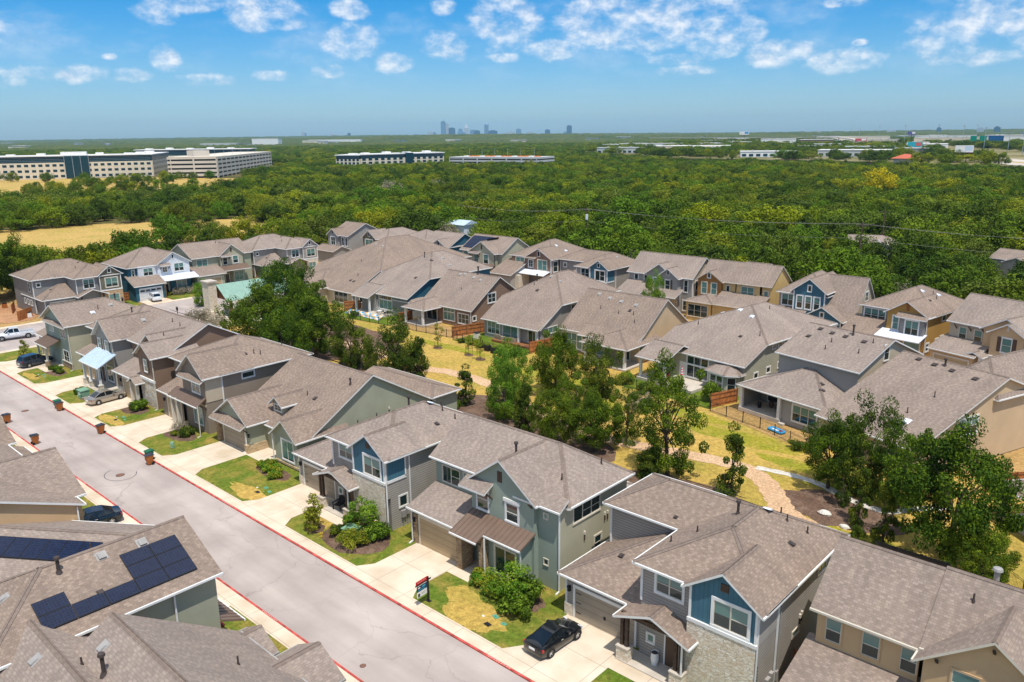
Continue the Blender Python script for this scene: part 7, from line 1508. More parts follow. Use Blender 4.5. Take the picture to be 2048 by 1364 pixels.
def plant_tree(k, name, label, loc, rz=0, s=1, sz=None, cat='tree', group='trees of the green belt'):
    r = empty(name, loc, label, cat, group, rz); r.scale = (s, s, sz or s)
    if 'trunk_me' not in k: o = k['trunk'].build('trunk', r); k['trunk_me'] = o.data
    else: o = bpy.data.objects.new('trunk', k['trunk_me']); COL.objects.link(o); o.parent = r
    o = bpy.data.objects.new('crown', k['crown']); COL.objects.link(o); o.parent = r; return r
OAK = [tree_kind('oak', 10+i, 9.0, 4.6, 112, 0.95, 300, 0.105, [LF_OAK, LF_OAK2], [0.62, 0.38], r0=0.28, czf=0.5, drop=0.5) for i in range(2)]
JUN = [tree_kind('juniper', 20+i, 7.5, 3.0, 76, 0.8, 280, 0.092, [LF_JUN, LF_JUN2], [0.6, 0.4], 'cone' if i else 'round', 0.2, 0.6, 0.42) for i in range(2)]
AIR = tree_kind('elm', 31, 10.0, 4.2, 66, 0.85, 300, 0.10, [LF_OAK, LF_OAK2], [0.5, 0.5], r0=0.24, czf=0.48, drop=0.6, nl=22)
BRT = tree_kind('bright', 33, 8.0, 3.6, 84, 0.85, 280, 0.10, [LF_BR, LF_BR2], [0.55, 0.45], r0=0.2, czf=0.45, drop=0.6)
PINE = tree_kind('cedar', 35, 6.0, 1.5, 40, 0.48, 170, 0.085, [LF_JUN, LF_JUN2], [0.6, 0.4], 'cone', 0.12, 0.7, 0.4, 14)
SAP = tree_kind('sapling', 37, 3.2, 0.6, 14, 0.26, 34, 0.075, [LF_JUN2, LF_SH2], [0.6, 0.4], r0=0.035, czf=0.66, drop=0.6, nl=7)
def near(kind, name, label, x, y, rz, s, sz=None, g='trees of the green belt', cat='tree'): return plant_tree(kind, name, label, (x, y, -0.05), rz, s, sz, cat, g)
NOM = {'O': (5.1, 4.6), 'J': (3.3, 3.4), 'A': (4.6, 5.2), 'B': (4.0, 3.8), 'P': (1.75, 2.6)}
for k, nm, lab, x, y, rz, r, zc in (
    (OAK[0], 'oak_tree', 'leftmost of the big dark oaks, its crown under the green pavilion roof', -107.5, 60.5, 0.3, 5.3, 5.6), (OAK[1], 'oak_tree', 'tallest of the big oaks, at the back of the dark cluster', -114.0, 69.7, 1.9, 5.8, 6.4), (OAK[0], 'oak_tree', 'rightmost of the big dark oaks, nearest the tan house with the three-pane window', -98.5, 64.5, 4.0, 4.7, 5.4), (OAK[1], 'oak_tree', 'lowest crown of the big oak cluster, touching the brown roofs', -95.0, 57.0, 2.6, 4.2, 4.8), (OAK[0], 'oak_tree', 'oak crown in the heart of the dark cluster', -103.2, 65.5, 5.1, 4.4, 5.9),
    (JUN[0], 'juniper_tree', 'upright dark juniper just right of the big oaks', -90.2, 64.6, 0.4, 2.6, 3.9), (JUN[1], 'juniper_tree', 'slim small juniper between two broad ones left of the path', -85.2, 64.2, 1.4, 1.4, 2.5), (JUN[0], 'juniper_tree', 'broad grey-green juniper left of the start of the curved path', -80.6, 64.6, 2.0, 3.2, 4.4), (JUN[1], 'juniper_tree', 'round small juniper leaning over the left end of the curved path', -77.8, 66.4, 3.1, 2.1, 3.2),
    (PINE, 'cedar_tree', 'single young tree with two stems standing beside the curved path', -66.8, 64.4, 0.5, 1.8, 2.4), (BRT, 'elm_tree', 'bright green bushy tree at the left end of the middle grove', -63.6, 69.0, 0.2, 2.6, 3.6), (BRT, 'elm_tree', 'lower bright green tree at the foot of the middle grove', -59.4, 63.4, 2.2, 2.2, 3.8), (OAK[0], 'oak_tree', 'flat-topped olive oak at the back of the middle grove', -60.7, 74.3, 1.3, 3.2, 4.4), (JUN[0], 'juniper_tree', 'dark juniper at the back right of the middle grove, before a white post', -56.4, 77.6, 5.0, 2.7, 3.6),
    (AIR, 'elm_tree', 'thin-crowned elm with a leaning trunk in the middle grove', -51.8, 66.6, 4.1, 2.5, 3.5), (OAK[1], 'oak_tree', 'light olive tree low in the middle of the grove', -50.3, 61.3, 0.9, 2.7, 3.1), (JUN[1], 'juniper_tree', 'pale juniper in the front of the grove above the sage roof', -54.4, 61.2, 2.9, 1.9, 3.0), (OAK[0], 'oak_tree', 'loose oak between the grove and the tall open elm', -46.1, 63.0, 5.2, 2.9, 3.3), (AIR, 'elm_tree', 'second loose tree between the grove and the tall open elm', -44.6, 66.4, 2.2, 2.1, 3.5),
    (AIR, 'elm_tree', 'tall open-branched elm in the middle of the green belt', -37.1, 62.6, 0.0, 3.5, 6.4), (JUN[1], 'juniper_tree', 'dark bush-like juniper at the foot of the tall open elm', -37.9, 61.0, 3.6, 2.0, 1.6), (PINE, 'cedar_tree', 'small twin-stemmed cedar alone on the brown grass right of the tall elm', -30.6, 62.9, 0.8, 1.75, 3.2),
    (OAK[0], 'oak_tree', 'leaning oak on the mulch bed beside the gravel path', -24.4, 69.7, 5.5, 2.7, 3.8), (JUN[0], 'juniper_tree', 'broad juniper hiding the corner of the beige house', -21.8, 71.0, 2.6, 2.8, 4.2), (AIR, 'elm_tree', 'yellowish loose tree left of the biggest oak, before the orange fence', -18.2, 69.6, 0.2, 2.7, 4.4), (PINE, 'cedar_tree', 'slender cedar standing in the shade on the mulch bed', -22.1, 66.8, 3.9, 1.0, 2.6), (PINE, 'cedar_tree', 'taller slender cedar at the right end of the mulch bed', -19.8, 64.5, 1.1, 1.2, 2.8), (PINE, 'cedar_tree', 'thin double-trunked cedar left of the biggest oak', -16.9, 61.6, 1.1, 1.4, 3.2), (JUN[1], 'juniper_tree', 'tiny juniper behind the roof of the blue gabled house', -18.6, 60.6, 1.1, 0.9, 0.9),
    (OAK[0], 'oak_tree', 'biggest oak, towering at the right edge above the tan house roof', -12.4, 62.6, 2.2, 4.7, 5.6), (OAK[1], 'oak_tree', 'dense green understorey tree at the foot of the biggest oak', -9.6, 59.0, 4.2, 2.4, 2.6), (BRT, 'elm_tree', 'small roadside tree between the taupe stepped house and the beige roof', -74.6, 118.5, 2.8, 2.0, 4.0), (OAK[0], 'oak_tree', 'small green street tree behind the beige house gable', -72.0, 116.2, 1.2, 2.0, 2.2), (BRT, 'elm_tree', 'bright young tree in front of the pavilion chimney', -148.5, 72.5, 3, 2.3, 2.4),
    (OAK[1], 'oak_tree', 'very dark oak filling the left edge beside the slate house', -184, 40.5, 2.4, 8.0, 8.2), (OAK[0], 'oak_tree', 'second dark oak at the left edge, lower and nearer', -166, 33.0, 0.4, 4.6, 4.0), (OAK[0], 'oak_tree', 'third dark oak at the left edge, behind the slate house', -188, 52.5, 3.4, 6.0, 6.4)):
    n_ = NOM['O' if k in OAK else 'J' if k in JUN else 'A' if k is AIR else 'B' if k is BRT else 'P']; near(k, nm, lab, x, y, rz, r/n_[0], zc/n_[1])
for x, y, i in ((-96.6, 79.0, 0), (-93.2, 75.6, 1), (-89.3, 80.4, 2), (-82.6, 80.6, 3), (-79.6, 80.0, 4), (-74.5, 80.6, 5), (-70.8, 76.6, 6)):
    near(SAP, 'staked_sapling', ['staked sapling farthest left, below the striped tarpaulin', 'staked sapling second from the left, in a dark mulch ring near the junipers', 'thin staked sapling below the brown patio', 'thin yellow-green staked sapling left of the brown house yard', 'staked sapling behind the round small oak', 'staked sapling with three tall stakes in the middle of the dry grass', 'staked sapling nearest the curved path and the grove'][i], x, y, i*1.3, 1.0+0.12*(i % 3), None, 'staked saplings', 'sapling')
    sheet('mulch_ring', blobp(x, y, 0.8, 0.7, 14, 0.1, i), -0.025, G_MULCH)
    b = MB()
    for a in (0.3, 2.4, 4.5): b.tube((x+0.6*math.cos(a), y+0.6*math.sin(a), -0.1), (x+0.6*math.cos(a), y+0.6*math.sin(a), 1.7), 0.03, 0.025, 6, CEDD); b.tube((x+0.6*math.cos(a), y+0.6*math.sin(a), 1.45), (x, y, 1.5), 0.008, 0.008, 4, BLK)
    tag(b.build('tree_stakes'), ['wooden stakes round the sapling farthest left', 'wooden stakes round the sapling near the junipers', 'wooden stakes round the sapling below the brown patio', 'wooden stakes round the yellow-green sapling', 'wooden stakes behind the round small oak', 'tall wooden stakes in the middle of the dry grass', 'wooden stakes nearest the curved path'][i], 'stakes', 'sapling stakes')
# shrubs: one mesh of leaves each
def shrub_me(nm, seed, n, r, h, cr, lv, ls, mats, wts, extra=None):
    g = random.Random(seed); c = [(g.uniform(-1, 1)*r*0.75, g.uniform(-1, 1)*r*0.75, h*g.uniform(0.25, 0.75), cr*g.uniform(0.7, 1.2)) for _ in range(n)]; return leaf_mesh(nm, c, lv, ls, mats, wts, seed)
S_BALL = shrub_me('shrub', 1, 26, 1.0, 1.2, 0.36, 150, 0.06, [LF_SH, LF_SH2], [0.5, 0.5]); S_GRN = shrub_me('shrub', 2, 24, 1.0, 1.1, 0.38, 130, 0.08, [LF_OAK, LF_BR2], [0.5, 0.5]); S_ROW = shrub_me('shrub', 3, 22, 0.9, 0.8, 0.34, 130, 0.075, [LF_BR, LF_SH2], [0.5, 0.5]); S_DK = shrub_me('shrub', 4, 20, 0.9, 1.0, 0.34, 130, 0.07, [LF_JUN, LF_JUN2], [0.6, 0.4]); S_GY = shrub_me('shrub', 5, 20, 1.0, 1.3, 0.45, 110, 0.055, [LF_GR, LF_JUN2], [0.9, 0.1])
def shrub(me, label, x, y, s, rz=0, sz=None, g='garden shrubs', z=0.04, name='shrub', cat='shrub'):
    o = bpy.data.objects.new(name, me); COL.objects.link(o); o.location = (x, y, z); o.rotation_euler = (0, 0, rz); o.scale = (s, s, sz or s); return tag(o, label, cat, g)
for a in ((S_BALL, 'large clipped yellow-green shrub nearest the kerb in the corner bed', -48.6, 33.9, 1.15, 0.3), (S_BALL, 'tall yellow-green shrub beside the porch pier in the corner bed', -51.3, 36.0, 0.85, 2, 1.15), (S_GRN, 'feathery dark green shrub behind the green cabinet', -48.3, 36.1, 1.1, 1), (S_DK, 'olive brownish shrub left of the green cabinet', -51.2, 34.4, 0.85, 4), (S_GRN, 'dark shrub under the limestone bay window', -49.6, 36.9, 0.8, 3),
          (S_ROW, 'bright green shrub at the left end of the row under the sage window', -68.2, 37.9, 0.95, 0), (S_ROW, 'bright green shrub in the middle of the row under the sage window', -66.8, 37.6, 1.0, 2), (S_ROW, 'bright green shrub at the right end of the row under the sage window', -65.3, 37.2, 0.9, 4), (S_GRN, 'large loose flowering shrub at the corner of the sage stucco house', -33.2, 37.0, 1.35, 1.1, 1.7), (S_ROW, 'bright yellow-green shrub under the sage house front window', -36.9, 37.0, 1.15, 5), (S_ROW, 'yellow-green shrub right of the one under the sage house window', -35.2, 36.6, 1.05, 3), (S_GRN, 'big shrub spilling over the lawn before the sage house', -32.6, 35.6, 1.2, 2.2, 1.2),
          (S_GY, 'silvery shrub under the taupe house window', -84.4, 36.9, 0.95, 1), (S_DK, 'dark rosemary-like shrub right of the silvery shrub', -82.7, 36.6, 1.0, 2), (S_BALL, 'small yellow shrub in front of the silvery shrub', -83.7, 35.9, 0.5, 2), (S_GRN, 'round green shrub at the corner of the brown house', -95.6, 36.9, 1.15, 1.4), (S_DK, 'dark shrub left of the corner house window', -122.6, 36.4, 0.7, 1), (S_GRN, 'low green shrub at the corner house wall', -121.0, 36.3, 0.75, 2), (S_DK, 'low shrub at the right end of the corner house bed', -119.6, 36.4, 0.6, 5), (S_GRN, 'green shrub left of the cabinet by the silver sedan', -107.6, 34.7, 0.8, 3), (S_ROW, 'yellow-green shrub right of the cabinet by the silver sedan', -104.6, 35.4, 0.9, 1),
          (S_GY, 'grey twiggy bush by the pavilion chimney', -134.5, 64.2, 2.2, 1), (S_GY, 'second grey twiggy bush right of the pavilion chimney', -130.0, 65.4, 1.6, 2), (S_GY, 'silver-leaved hedge bush in front of the teal house', -163.0, 74.5, 1.3, 1), (S_GY, 'second silver hedge bush in front of the teal house', -162.6, 77.3, 1.3, 4), (S_BALL, 'clipped shrub at the teal house corner', -164.0, 72.6, 0.8, 1),
          (S_DK, 'dark shrub behind the fence by the deck planters', -88.8, 85.0, 0.7, 1), (S_ROW, 'yellow-green shrub along the deck fence', -86.6, 85.3, 0.9, 2), (S_ROW, 'second yellow-green shrub along the deck fence', -84.4, 84.9, 0.8, 3), (S_DK, 'shrub by the end of the black fence at the reddish yard', -30.5, 76.8, 0.9, 2), (S_GRN, 'leafy green shrub at the umbrella patio corner', -44.6, 84.8, 1.1, 3, 2.2), (S_ROW, 'yellow-green shrub at the left of the umbrella patio', -56.8, 84.2, 1.2, 1, 1.8), (S_DK, 'low shrub under the umbrella patio', -52.6, 82.6, 1.4, 1), (S_GY, 'grey-green scrub at the foot of the grove', -49.4, 76.5, 1.7, 1), (S_BALL, 'clipped hedge at the right edge by the patio', -5.4, 60.4, 1.5, 1), (S_DK, 'hedge shrub right of the clipped hedge', -2.6, 57.8, 1.5, 2), (S_GY, 'pale tuft of grass beside the roof vent at right', -4.0, 53.4, 1.0, 3), (S_DK, 'low juniper bush under the biggest oak', -14.2, 59.2, 1.4, 2), (S_GRN, 'green bush on the shaded lawn by the sage patio', -66.8, 62.2, 0.9, 2), (S_DK, 'shrub by the tan house steps behind the saplings', -117.5, 85.5, 1.0, 2), (S_GRN, 'low flowers by the near lawn railing', -45.6, 20.4, 0.6, 2)): shrub(*a)
# flowering crape myrtle and a little street tree
CM = tree_kind('myrtle', 41, 3.3, 1.5, 40, 0.42, 75, 0.085, [LF_BR, LF_BR2, PINK], [0.52, 0.44, 0.04], r0=0.05, czf=0.55, drop=0.5, nl=14); YT = tree_kind('young', 43, 3.4, 1.2, 34, 0.33, 60, 0.085, [LF_SH, LF_SH2], [0.4, 0.6], 'cone', 0.07, 0.6, 0.5, 14)
near(CM, 'crape_myrtle', 'crape myrtle with pink blossom in front of the limestone bay', -49.6, 36.0, 0.4, 1.0, None, 'street trees'); near(YT, 'young_tree', 'single young tree in a dark mulch ring at the kerbside lawn', -53.5, 33.6, 0.2, 0.98, None, 'street trees'); near(CM, 'crape_myrtle', 'pink-dotted crape myrtle against the sage house corner', -33.9, 36.6, 2.2, 0.95, None, 'street trees'); near(YT, 'young_tree', 'small young tree on the dry verge behind the dark crossover', -134, 36.2, 2.2, 0.8, None, 'street trees')
for x, y, s, l in ((-52.2, 33.3, 0.28, 'tiny yellow flowers at the left edge of the corner bed'), (-51.8, 33.1, 0.22, 'second tuft of yellow flowers in the corner bed')):
    shrub(leaf_mesh('flower', [(0, 0, 0.4, 0.7)], 90, 0.12, [YFL, LF_SH2], [0.7, 0.3], 3), l, x, y, s, name='flower_tuft', cat='flowers', g='flowers')
# ------------------------------------------------------------------ patio things
WICK = plain('wicker', (0.32, 0.25, 0.18), 0.8, 0, 0.2, 12); CUSH = plain('pale_cushion', (0.62, 0.58, 0.5), 0.8); MAROON = plain('maroon_fabric', (0.16, 0.012, 0.015), 0.7); DKG = plain('dark_fabric', (0.02, 0.03, 0.03), 0.7)
chair('white wicker chair at the left of the striped tarpaulin patio', (-115.6, 89.6, 0.22), R(200), MATS['white_trim'], 1.1); chair('second white chair on the striped tarpaulin patio, in the middle', (-114.2, 89.9, 0.22), R(170), MATS['white_trim']); chair('dark chair at the right of the striped tarpaulin patio', (-112.9, 89.3, 0.22), R(160), DKG)
chair('dark red chair under the covered patio of the umbrella house, left one', (-54.3, 88.3, 0.35), R(0), MAROON, 1.2); chair('dark red chair under the covered patio of the umbrella house, right one', (-53.0, 88.0, 0.35), R(20), MAROON, 1.2); chair('dark red chair on the patio at the right edge', (-8.7, 71.9, 0.3), R(30), MAROON, 1.1); chair('black chair on the covered porch with potted plants', (-36.4, 86.0, 0.45), R(40), BLK); chair('second black chair on the covered porch, nearer the post', (-35.6, 84.9, 0.45), R(140), BLK); chair('white chair on the porch of the deep blue house', (-53.3, 122.9, 0.1), R(20), MATS['white_trim'])
def sofa(label, loc, rz, m, l=1.8):
    r = empty('patio_sofa', loc, label, 'sofa', 'patio sofas', rz); b = MB(); b.box(-l/2, -0.4, 0, l/2, 0.4, 0.34, m); b.build('sofa_base', r); b = MB(); b.box(-l/2, 0.28, 0.34, l/2, 0.42, 0.8, m); b.build('backrest', r)
    for s_ in (-1, 1): b = MB(); b.box(s_*l/2, -0.4, 0.34, s_*(l/2-0.14), 0.28, 0.58, m); b.build('armrest', r)
    for k in (-1, 1): b = MB(); b.box(k*l*0.22-0.36, -0.4, 0.342, k*l*0.22+0.36, 0.26, 0.48, CUSH); b.build('cushion', r)
sofa('pale sofa under the brown house porch', (-104.2, 90.0, 0.25), R(150), CUSH); sofa('wicker sofa on the timber deck, left one', (-84.6, 89.5, 0.35), R(170), WICK, 1.7); sofa('wicker sofa on the timber deck, right one', (-82.2, 89.3, 0.35), R(190), WICK, 2.0)
def table(label, loc, w_, d, h, m):
    r = empty('patio_table', loc, label, 'table', 'patio tables'); b = MB(); b.tube((0, 0, h-0.05), (0, 0, h), w_/2, w_/2, 18, m); b.build('tabletop', r)
    for a in range(4): t = a*math.pi/2+0.7; b = MB(); b.tube((w_*0.38*math.cos(t), w_*0.38*math.sin(t), 0), (w_*0.36*math.cos(t), w_*0.36*math.sin(t), h-0.05), 0.025, 0.025, 6, m); b.build('leg', r)
table('round white table on the striped tarpaulin patio', (-114.4, 89.0, 0.22), 0.9, 0.9, 0.7, MATS['white_trim']); table('round table under the closed red and white umbrella', (-50.3, 86.6, 0.35), 1.1, 1.1, 0.72, VENT); table('low dark table on the covered porch with potted plants', (-36.2, 85.2, 0.45), 0.8, 0.8, 0.45, BLK)
r_ = empty('patio_umbrella', (-50.3, 87.3, 0.35), 'closed red and white striped parasol on the patio', 'umbrella'); b = MB(); b.tube((0, 0, 0), (0, 0, 2.5), 0.025, 0.025, 8, ALU); b.build('pole', r_); b = MB(); STR = plain('umbrella_red', (0.6, 0.05, 0.07), 0.8)
for k in range(8): z = 1.2+k*0.16; f = lambda q: 0.2*(1-(q-1.2)/1.5)+0.03; b.tube((0, 0, z), (0, 0, z+0.16), f(z), f(z+0.16), 12, STR if k % 2 else MATS['white_trim'], False)
b.build('canopy', r_); b = MB(); b.tube((0, 0, 0), (0, 0, 0.08), 0.26, 0.24, 16, BLK); b.build('base', r_)
# striped tarpaulin edging the patio
r_ = empty('striped_tarpaulin', (-117, 87.2, -0.02), 'blue, orange and white striped tarpaulin draped along the patio edge', 'tarpaulin'); b = MB(); TB = plain('tarp_blue', (0.05, 0.30, 0.55), 0.6); TO = plain('tarp_orange', (0.62, 0.36, 0.10), 0.6); TW = plain('tarp_white', (0.7, 0.68, 0.62), 0.6); TG = plain('tarp_green', (0.04, 0.20, 0.10), 0.6)
for k in range(30):
    x0, x1 = -4.6+k*0.34, -4.6+(k+1)*0.34; q = lambda x, t: (x, -0.9+1.5*t-0.02*(x-2)+0.12*math.sin(x*2.1), 0.05+0.42*t*t+0.03*math.sin(x*5))
    for j in range(4): b.poly([q(x0-j*0.1, j/4), q(x1-j*0.1, j/4), q(x1-j*0.1, (j+1)/4), q(x0-j*0.1, (j+1)/4)], [TB, TO, TW][(k//2+j) % 3])
b.build('cloth', r_)
r_ = empty('inflatable_raft', (-34.2, 80.3, 0.02), 'pale blue inflatable raft lying on the bare yard inside the black fence', 'raft', None, R(-20)); b = MB()
for (p, q) in (((-0.9, -0.35), (0.9, -0.35)), ((0.9, -0.35), (0.9, 0.35)), ((0.9, 0.35), (-0.9, 0.35)), ((-0.9, 0.35), (-0.9, -0.35))): b.tube((p[0], p[1], 0.12), (q[0], q[1], 0.12), 0.13, 0.13, 10, TB)
b.build('tube_ring', r_); b = MB(); b.box(-0.85, -0.3, 0.02, 0.85, 0.3, 0.1, MATS['white_trim']); b.build('raft_floor', r_); b = MB(); b.box(0.4, -0.25, 0.1, 0.75, 0.25, 0.22, MAROON); b.build('pillow', r_)
for i, (x, y, m, s, l) in enumerate(((-38.6, 85.2, BLK, 0.3, 'tall black pot at the left of the covered porch'), (-37.6, 86.2, DOOR, 0.34, 'dark pot by the back wall of the covered porch'), (-35.6, 83.7, MAROON, 0.22, 'small red pot by the porch post'), (-35.2, 83.4, TB, 0.18, 'small blue pot by the porch post'))): urn(l, (x, y, 0.45), m, s*2.2, s*0.8)
for x, y, l in ((-82.2, 84.2, 'black square planter box by the deck fence, left one'), (-80.4, 83.8, 'black square planter box by the deck fence, right one')):
    r_ = empty('planter_box', (x, y, -0.03), l, 'planter', 'black planter boxes'); b = MB(); b.box(-0.5, -0.35, 0, 0.5, 0.35, 0.85, BLK); b.build('box', r_); o = bpy.data.objects.new('plant', S_ROW); COL.objects.link(o); o.parent = r_; o.location = (0, 0, 0.8); o.scale = (0.35, 0.35, 0.4)
def bench_rail():
    r = empty('garden_railing', (-45.5, 20.9, 0.04), 'black garden railing with a flower basket on the near lawn', 'railing'); b = MB()
    for k in range(5): b.box(-0.5+k*0.25-0.015, -0.015, 0, -0.5+k*0.25+0.015, 0.015, 1.0, BLK)
    for z in (0.3, 1.0): b.box(-0.52, -0.02, z-0.02, 0.52, 0.02, z+0.02, BLK)
    b.build('bars', r); b = MB(); b.hexa([(-0.2, -0.15, 0.75), (0.2, -0.15, 0.75), (0.2, 0.15, 0.75), (-0.2, 0.15, 0.75), (-0.3, -0.2, 0.95), (0.3, -0.2, 0.95), (0.3, 0.2, 0.95), (-0.3, 0.2, 0.95)], STR); b.build('basket', r)
bench_rail()
STONEM = stone('pale_boulder', [(0.6, 0.56, 0.5), (0.72, 0.68, 0.6), (0.5, 0.47, 0.42)], (0.5, 0.46, 0.4), 1.4, 1)
def boulder(x, y, s, l, seed):
    g = random.Random(seed); b = MB(); secs = []
    for z, r in ((0, 0.9), (0.25, 1.0), (0.5, 0.75), (0.66, 0.3)): secs.append([(r*s*(1+g.uniform(-.2, .2))*math.cos(t), r*s*0.75*(1+g.uniform(-.2, .2))*math.sin(t), z*s) for t in [2*math.pi*k/9 for k in range(9)]])
    loft(b, secs, STONEM); o = finish(b.build('boulder'), 25); o.location = (x, y, -0.06); tag(o, l, 'boulder', 'pale boulders')
for i, (x, y, s, l) in enumerate(((-22.6, 64.4, 0.55, 'pale boulder in the middle of the mulch bed'), (-20.4, 63.0, 0.45, 'pale boulder at the right of the mulch bed by the gravel path'), (-32.6, 60.2, 0.5, 'pale boulder at the foot of the small twin-stemmed cedar'), (-33.8, 60.7, 0.35, 'small pale boulder left of the twin-stemmed cedar'))): boulder(x, y, s, l, i)
for i, (x, y, z, m, l) in enumerate(((-164.2, 46.2, 0, MATS['white_trim'], 'white bag heap on the drive beside the slate house'), (-177.5, 46.0, 0, BINB, 'orange and black mower on the reddish soil'), (-88.9, 88.6, 0, CREAM, 'cream bin beside the grey house wall at the deck'))):
    r_ = empty('yard_box', (x, y, z), l, 'bin'); b = MB(); b.hexa([(-0.5, -0.4, 0), (0.5, -0.4, 0), (0.5, 0.4, 0), (-0.5, 0.4, 0), (-0.42, -0.33, 0.8), (0.42, -0.33, 0.8), (0.38, 0.33, 0.9), (-0.38, 0.33, 0.9)], m); b.build('bin_body', r_); b = MB(); b.box(-0.45, -0.36, 0.9, 0.45, 0.36, 0.96, BLK); b.build('lid', r_)
# ------------------------------------------------------------------ the woods
def wood_mesh(seed, h, rx, n, cr, lv, ls, mats, wts, shape='round'):
    c = crown(seed, rx, h*0.5, h*0.5, n, cr, shape, 0.5); B = MB(); B.tube((0, 0, -0.5), (0, 0, h*0.55), 0.25, 0.14, 6, BARK)
    ex = (B.v, B.f, [len(mats)]*len(B.f)); return leaf_mesh('woodland_tree', c, lv, ls, mats+[BARK], wts+[0], seed, nb=1.5, extra=ex)
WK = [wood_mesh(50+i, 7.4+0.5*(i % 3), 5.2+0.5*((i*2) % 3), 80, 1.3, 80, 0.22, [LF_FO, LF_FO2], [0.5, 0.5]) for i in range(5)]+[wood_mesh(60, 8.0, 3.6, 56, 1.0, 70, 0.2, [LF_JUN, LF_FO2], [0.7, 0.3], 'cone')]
WY = wood_mesh(61, 8.6, 5.0, 60, 1.2, 70, 0.24, [LF_YEL, LF_SH2], [0.8, 0.2]); WG = wood_mesh(62, 6.5, 3.6, 50, 1.1, 36, 0.2, [LF_GR, LF_FO], [0.85, 0.15])
KR = 0.78; RISE = 6.9; COMM = [(x*KR, y*KR) for x, y in ((40, 700), (-90, 800), (-330, 900), (-560, 930), (-900, 1180), (-1100, 1700), (-1500, 2600), (-600, 2800), (0, 2600), (300, 1500))]   # the shops and highway stand on slightly higher ground
def inpoly(x, y, P):
    ins = False; j = len(P)-1
    for i in range(len(P)):
        if (P[i][1] > y) != (P[j][1] > y) and x < (P[j][0]-P[i][0])*(y-P[i][1])/(P[j][1]-P[i][1]+1e-12)+P[i][0]: ins = not ins
        j = i
    return ins
CLEAR = [[(-198, 20), (-190, 48), (-190, 112), (-198, 147), (-150, 149), (-60, 146), (-20, 134), (60, 80), (60, -60), (-198, -60)],            # the estate
         [(-335, 46), (-232, 58), (-200, 50), (-192, 75), (-196, 118), (-222, 140), (-208, 152), (-250, 160), (-300, 164), (-320, 120)],          # meadow
         [(-900, 130), (-480, 112), (-440, 150), (-430, 215), (-480, 262), (-520, 300), (-600, 345), (-640, 380), (-760, 500), (-840, 500), (-900, 330)],      # offices
         [(-640, 446), (-606, 444), (-592, 450), (-577, 536), (-478, 560), (-480, 590), (-580, 610), (-640, 540)],
         *[[(x*KR, y*KR) for x, y in q] for q in ([(-100, 790), (-170, 870), (-455, 1590), (-780, 2060), (-1600, 3900), (-1400, 3950), (-640, 2100), (-360, 1600), (-20, 850)],            # highway and shops
         [(-440, 1000), (-320, 1000), (-320, 1095), (-440, 1110)], [(-530, 930), (-410, 940), (-430, 1060), (-530, 1060)], [(-830, 1190), (-640, 1200), (-640, 1330), (-830, 1330)], [(-620, 1990), (-330, 2030), (-320, 2300), (-640, 2260)])], [(-80, 200), (-58, 200), (-58, 222), (-80, 222)], [(-44, 190), (-20, 190), (-20, 214), (-44, 214)], [(-135, 172), (-131, 172), (-131, 180), (-135, 180)]]
BB = [(min(p[0] for p in P), max(p[0] for p in P), min(p[1] for p in P), max(p[1] for p in P)) for P in CLEAR]
def clear(x, y):
    return any(b[0] <= x <= b[1] and b[2] <= y <= b[3] and inpoly(x, y, P) for P, b in zip(CLEAR, BB))
g = random.Random(5); pts = []
for r0, r1, step in ((100, 330, 9.6), (330, 700, 10.6), (700, 1250, 12.5), (1250, 2300, 15.5)):
    r = r0
    while r < r1:
        n = int(r*1.42/step)
        for k in range(n):
            a = yaw-0.71+1.42*(k+g.random())/n; rr = r+g.uniform(-0.5, 0.5)*step; x, y = -math.sin(a)*rr, math.cos(a)*rr
            if g.random() < 0.07 or clear(x, y): continue
            if r > 600 and g.random() < 0.62 and inpoly(x, y, COMM): continue
            pts.append((rr, x, y, step/9.0))
        r += step*0.92
# loose trees in the clearings
for x, y in ((-248, 112), (-252, 116), (-246, 118), (-243, 96), (-205, 66), (-208, 74), (-203, 82), (-212, 88), (-202, 92), (-210, 108), (-205, 116), (-200, 124), (-214, 62), (-222, 66), (-196, 70), (-198, 84), (-206, 128), (-262, 60), (-274, 60), (-252, 58), (-240, 62), (-216, 132), (-268, 132), (-230, 118), (-226, 126), (-199, 100), (-203, 60), (-218, 145), (-238, 150), (-225, 112)): pts.append((math.hypot(x, y), x, y, 0.86))
pts.sort(); near_pts = pts[:292]; far_pts = pts[292:]
TONE = ['dark olive', 'mid green', 'yellow-green', 'greyish green', 'deep green', 'light green']; protos = []
def place_words(x, y):
    d = math.hypot(x, y); az_ = math.degrees(math.atan2(-x, y)); t = (42.5+33-az_)/66
    side = ['far left', 'left', 'middle left', 'middle', 'middle right', 'right', 'far right'][max(0, min(6, int(t*7)))]
    return side, 'first row against the estate' if d < 185 else 'second belt of trees' if d < 240 else 'deeper woods'
for i, (d, x, y, s) in enumerate(near_pts):
    k = g.randrange(len(WK)); me = WK[k]; sp = ''
    if g.random() < 0.035: me = WG; sp = 'bare grey '
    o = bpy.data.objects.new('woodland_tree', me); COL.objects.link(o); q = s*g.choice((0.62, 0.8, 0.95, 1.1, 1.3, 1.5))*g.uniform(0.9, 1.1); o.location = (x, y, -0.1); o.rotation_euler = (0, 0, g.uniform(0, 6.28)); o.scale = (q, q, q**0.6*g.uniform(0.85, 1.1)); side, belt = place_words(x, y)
    tag(o, f'{sp or "rounded green "}tree in the {belt}, {side} of the photo', 'tree', f'woodland trees, {sp}{belt}, {side}')
    if k not in [p[0] for p in protos] and me is not WG: protos.append((k, o))
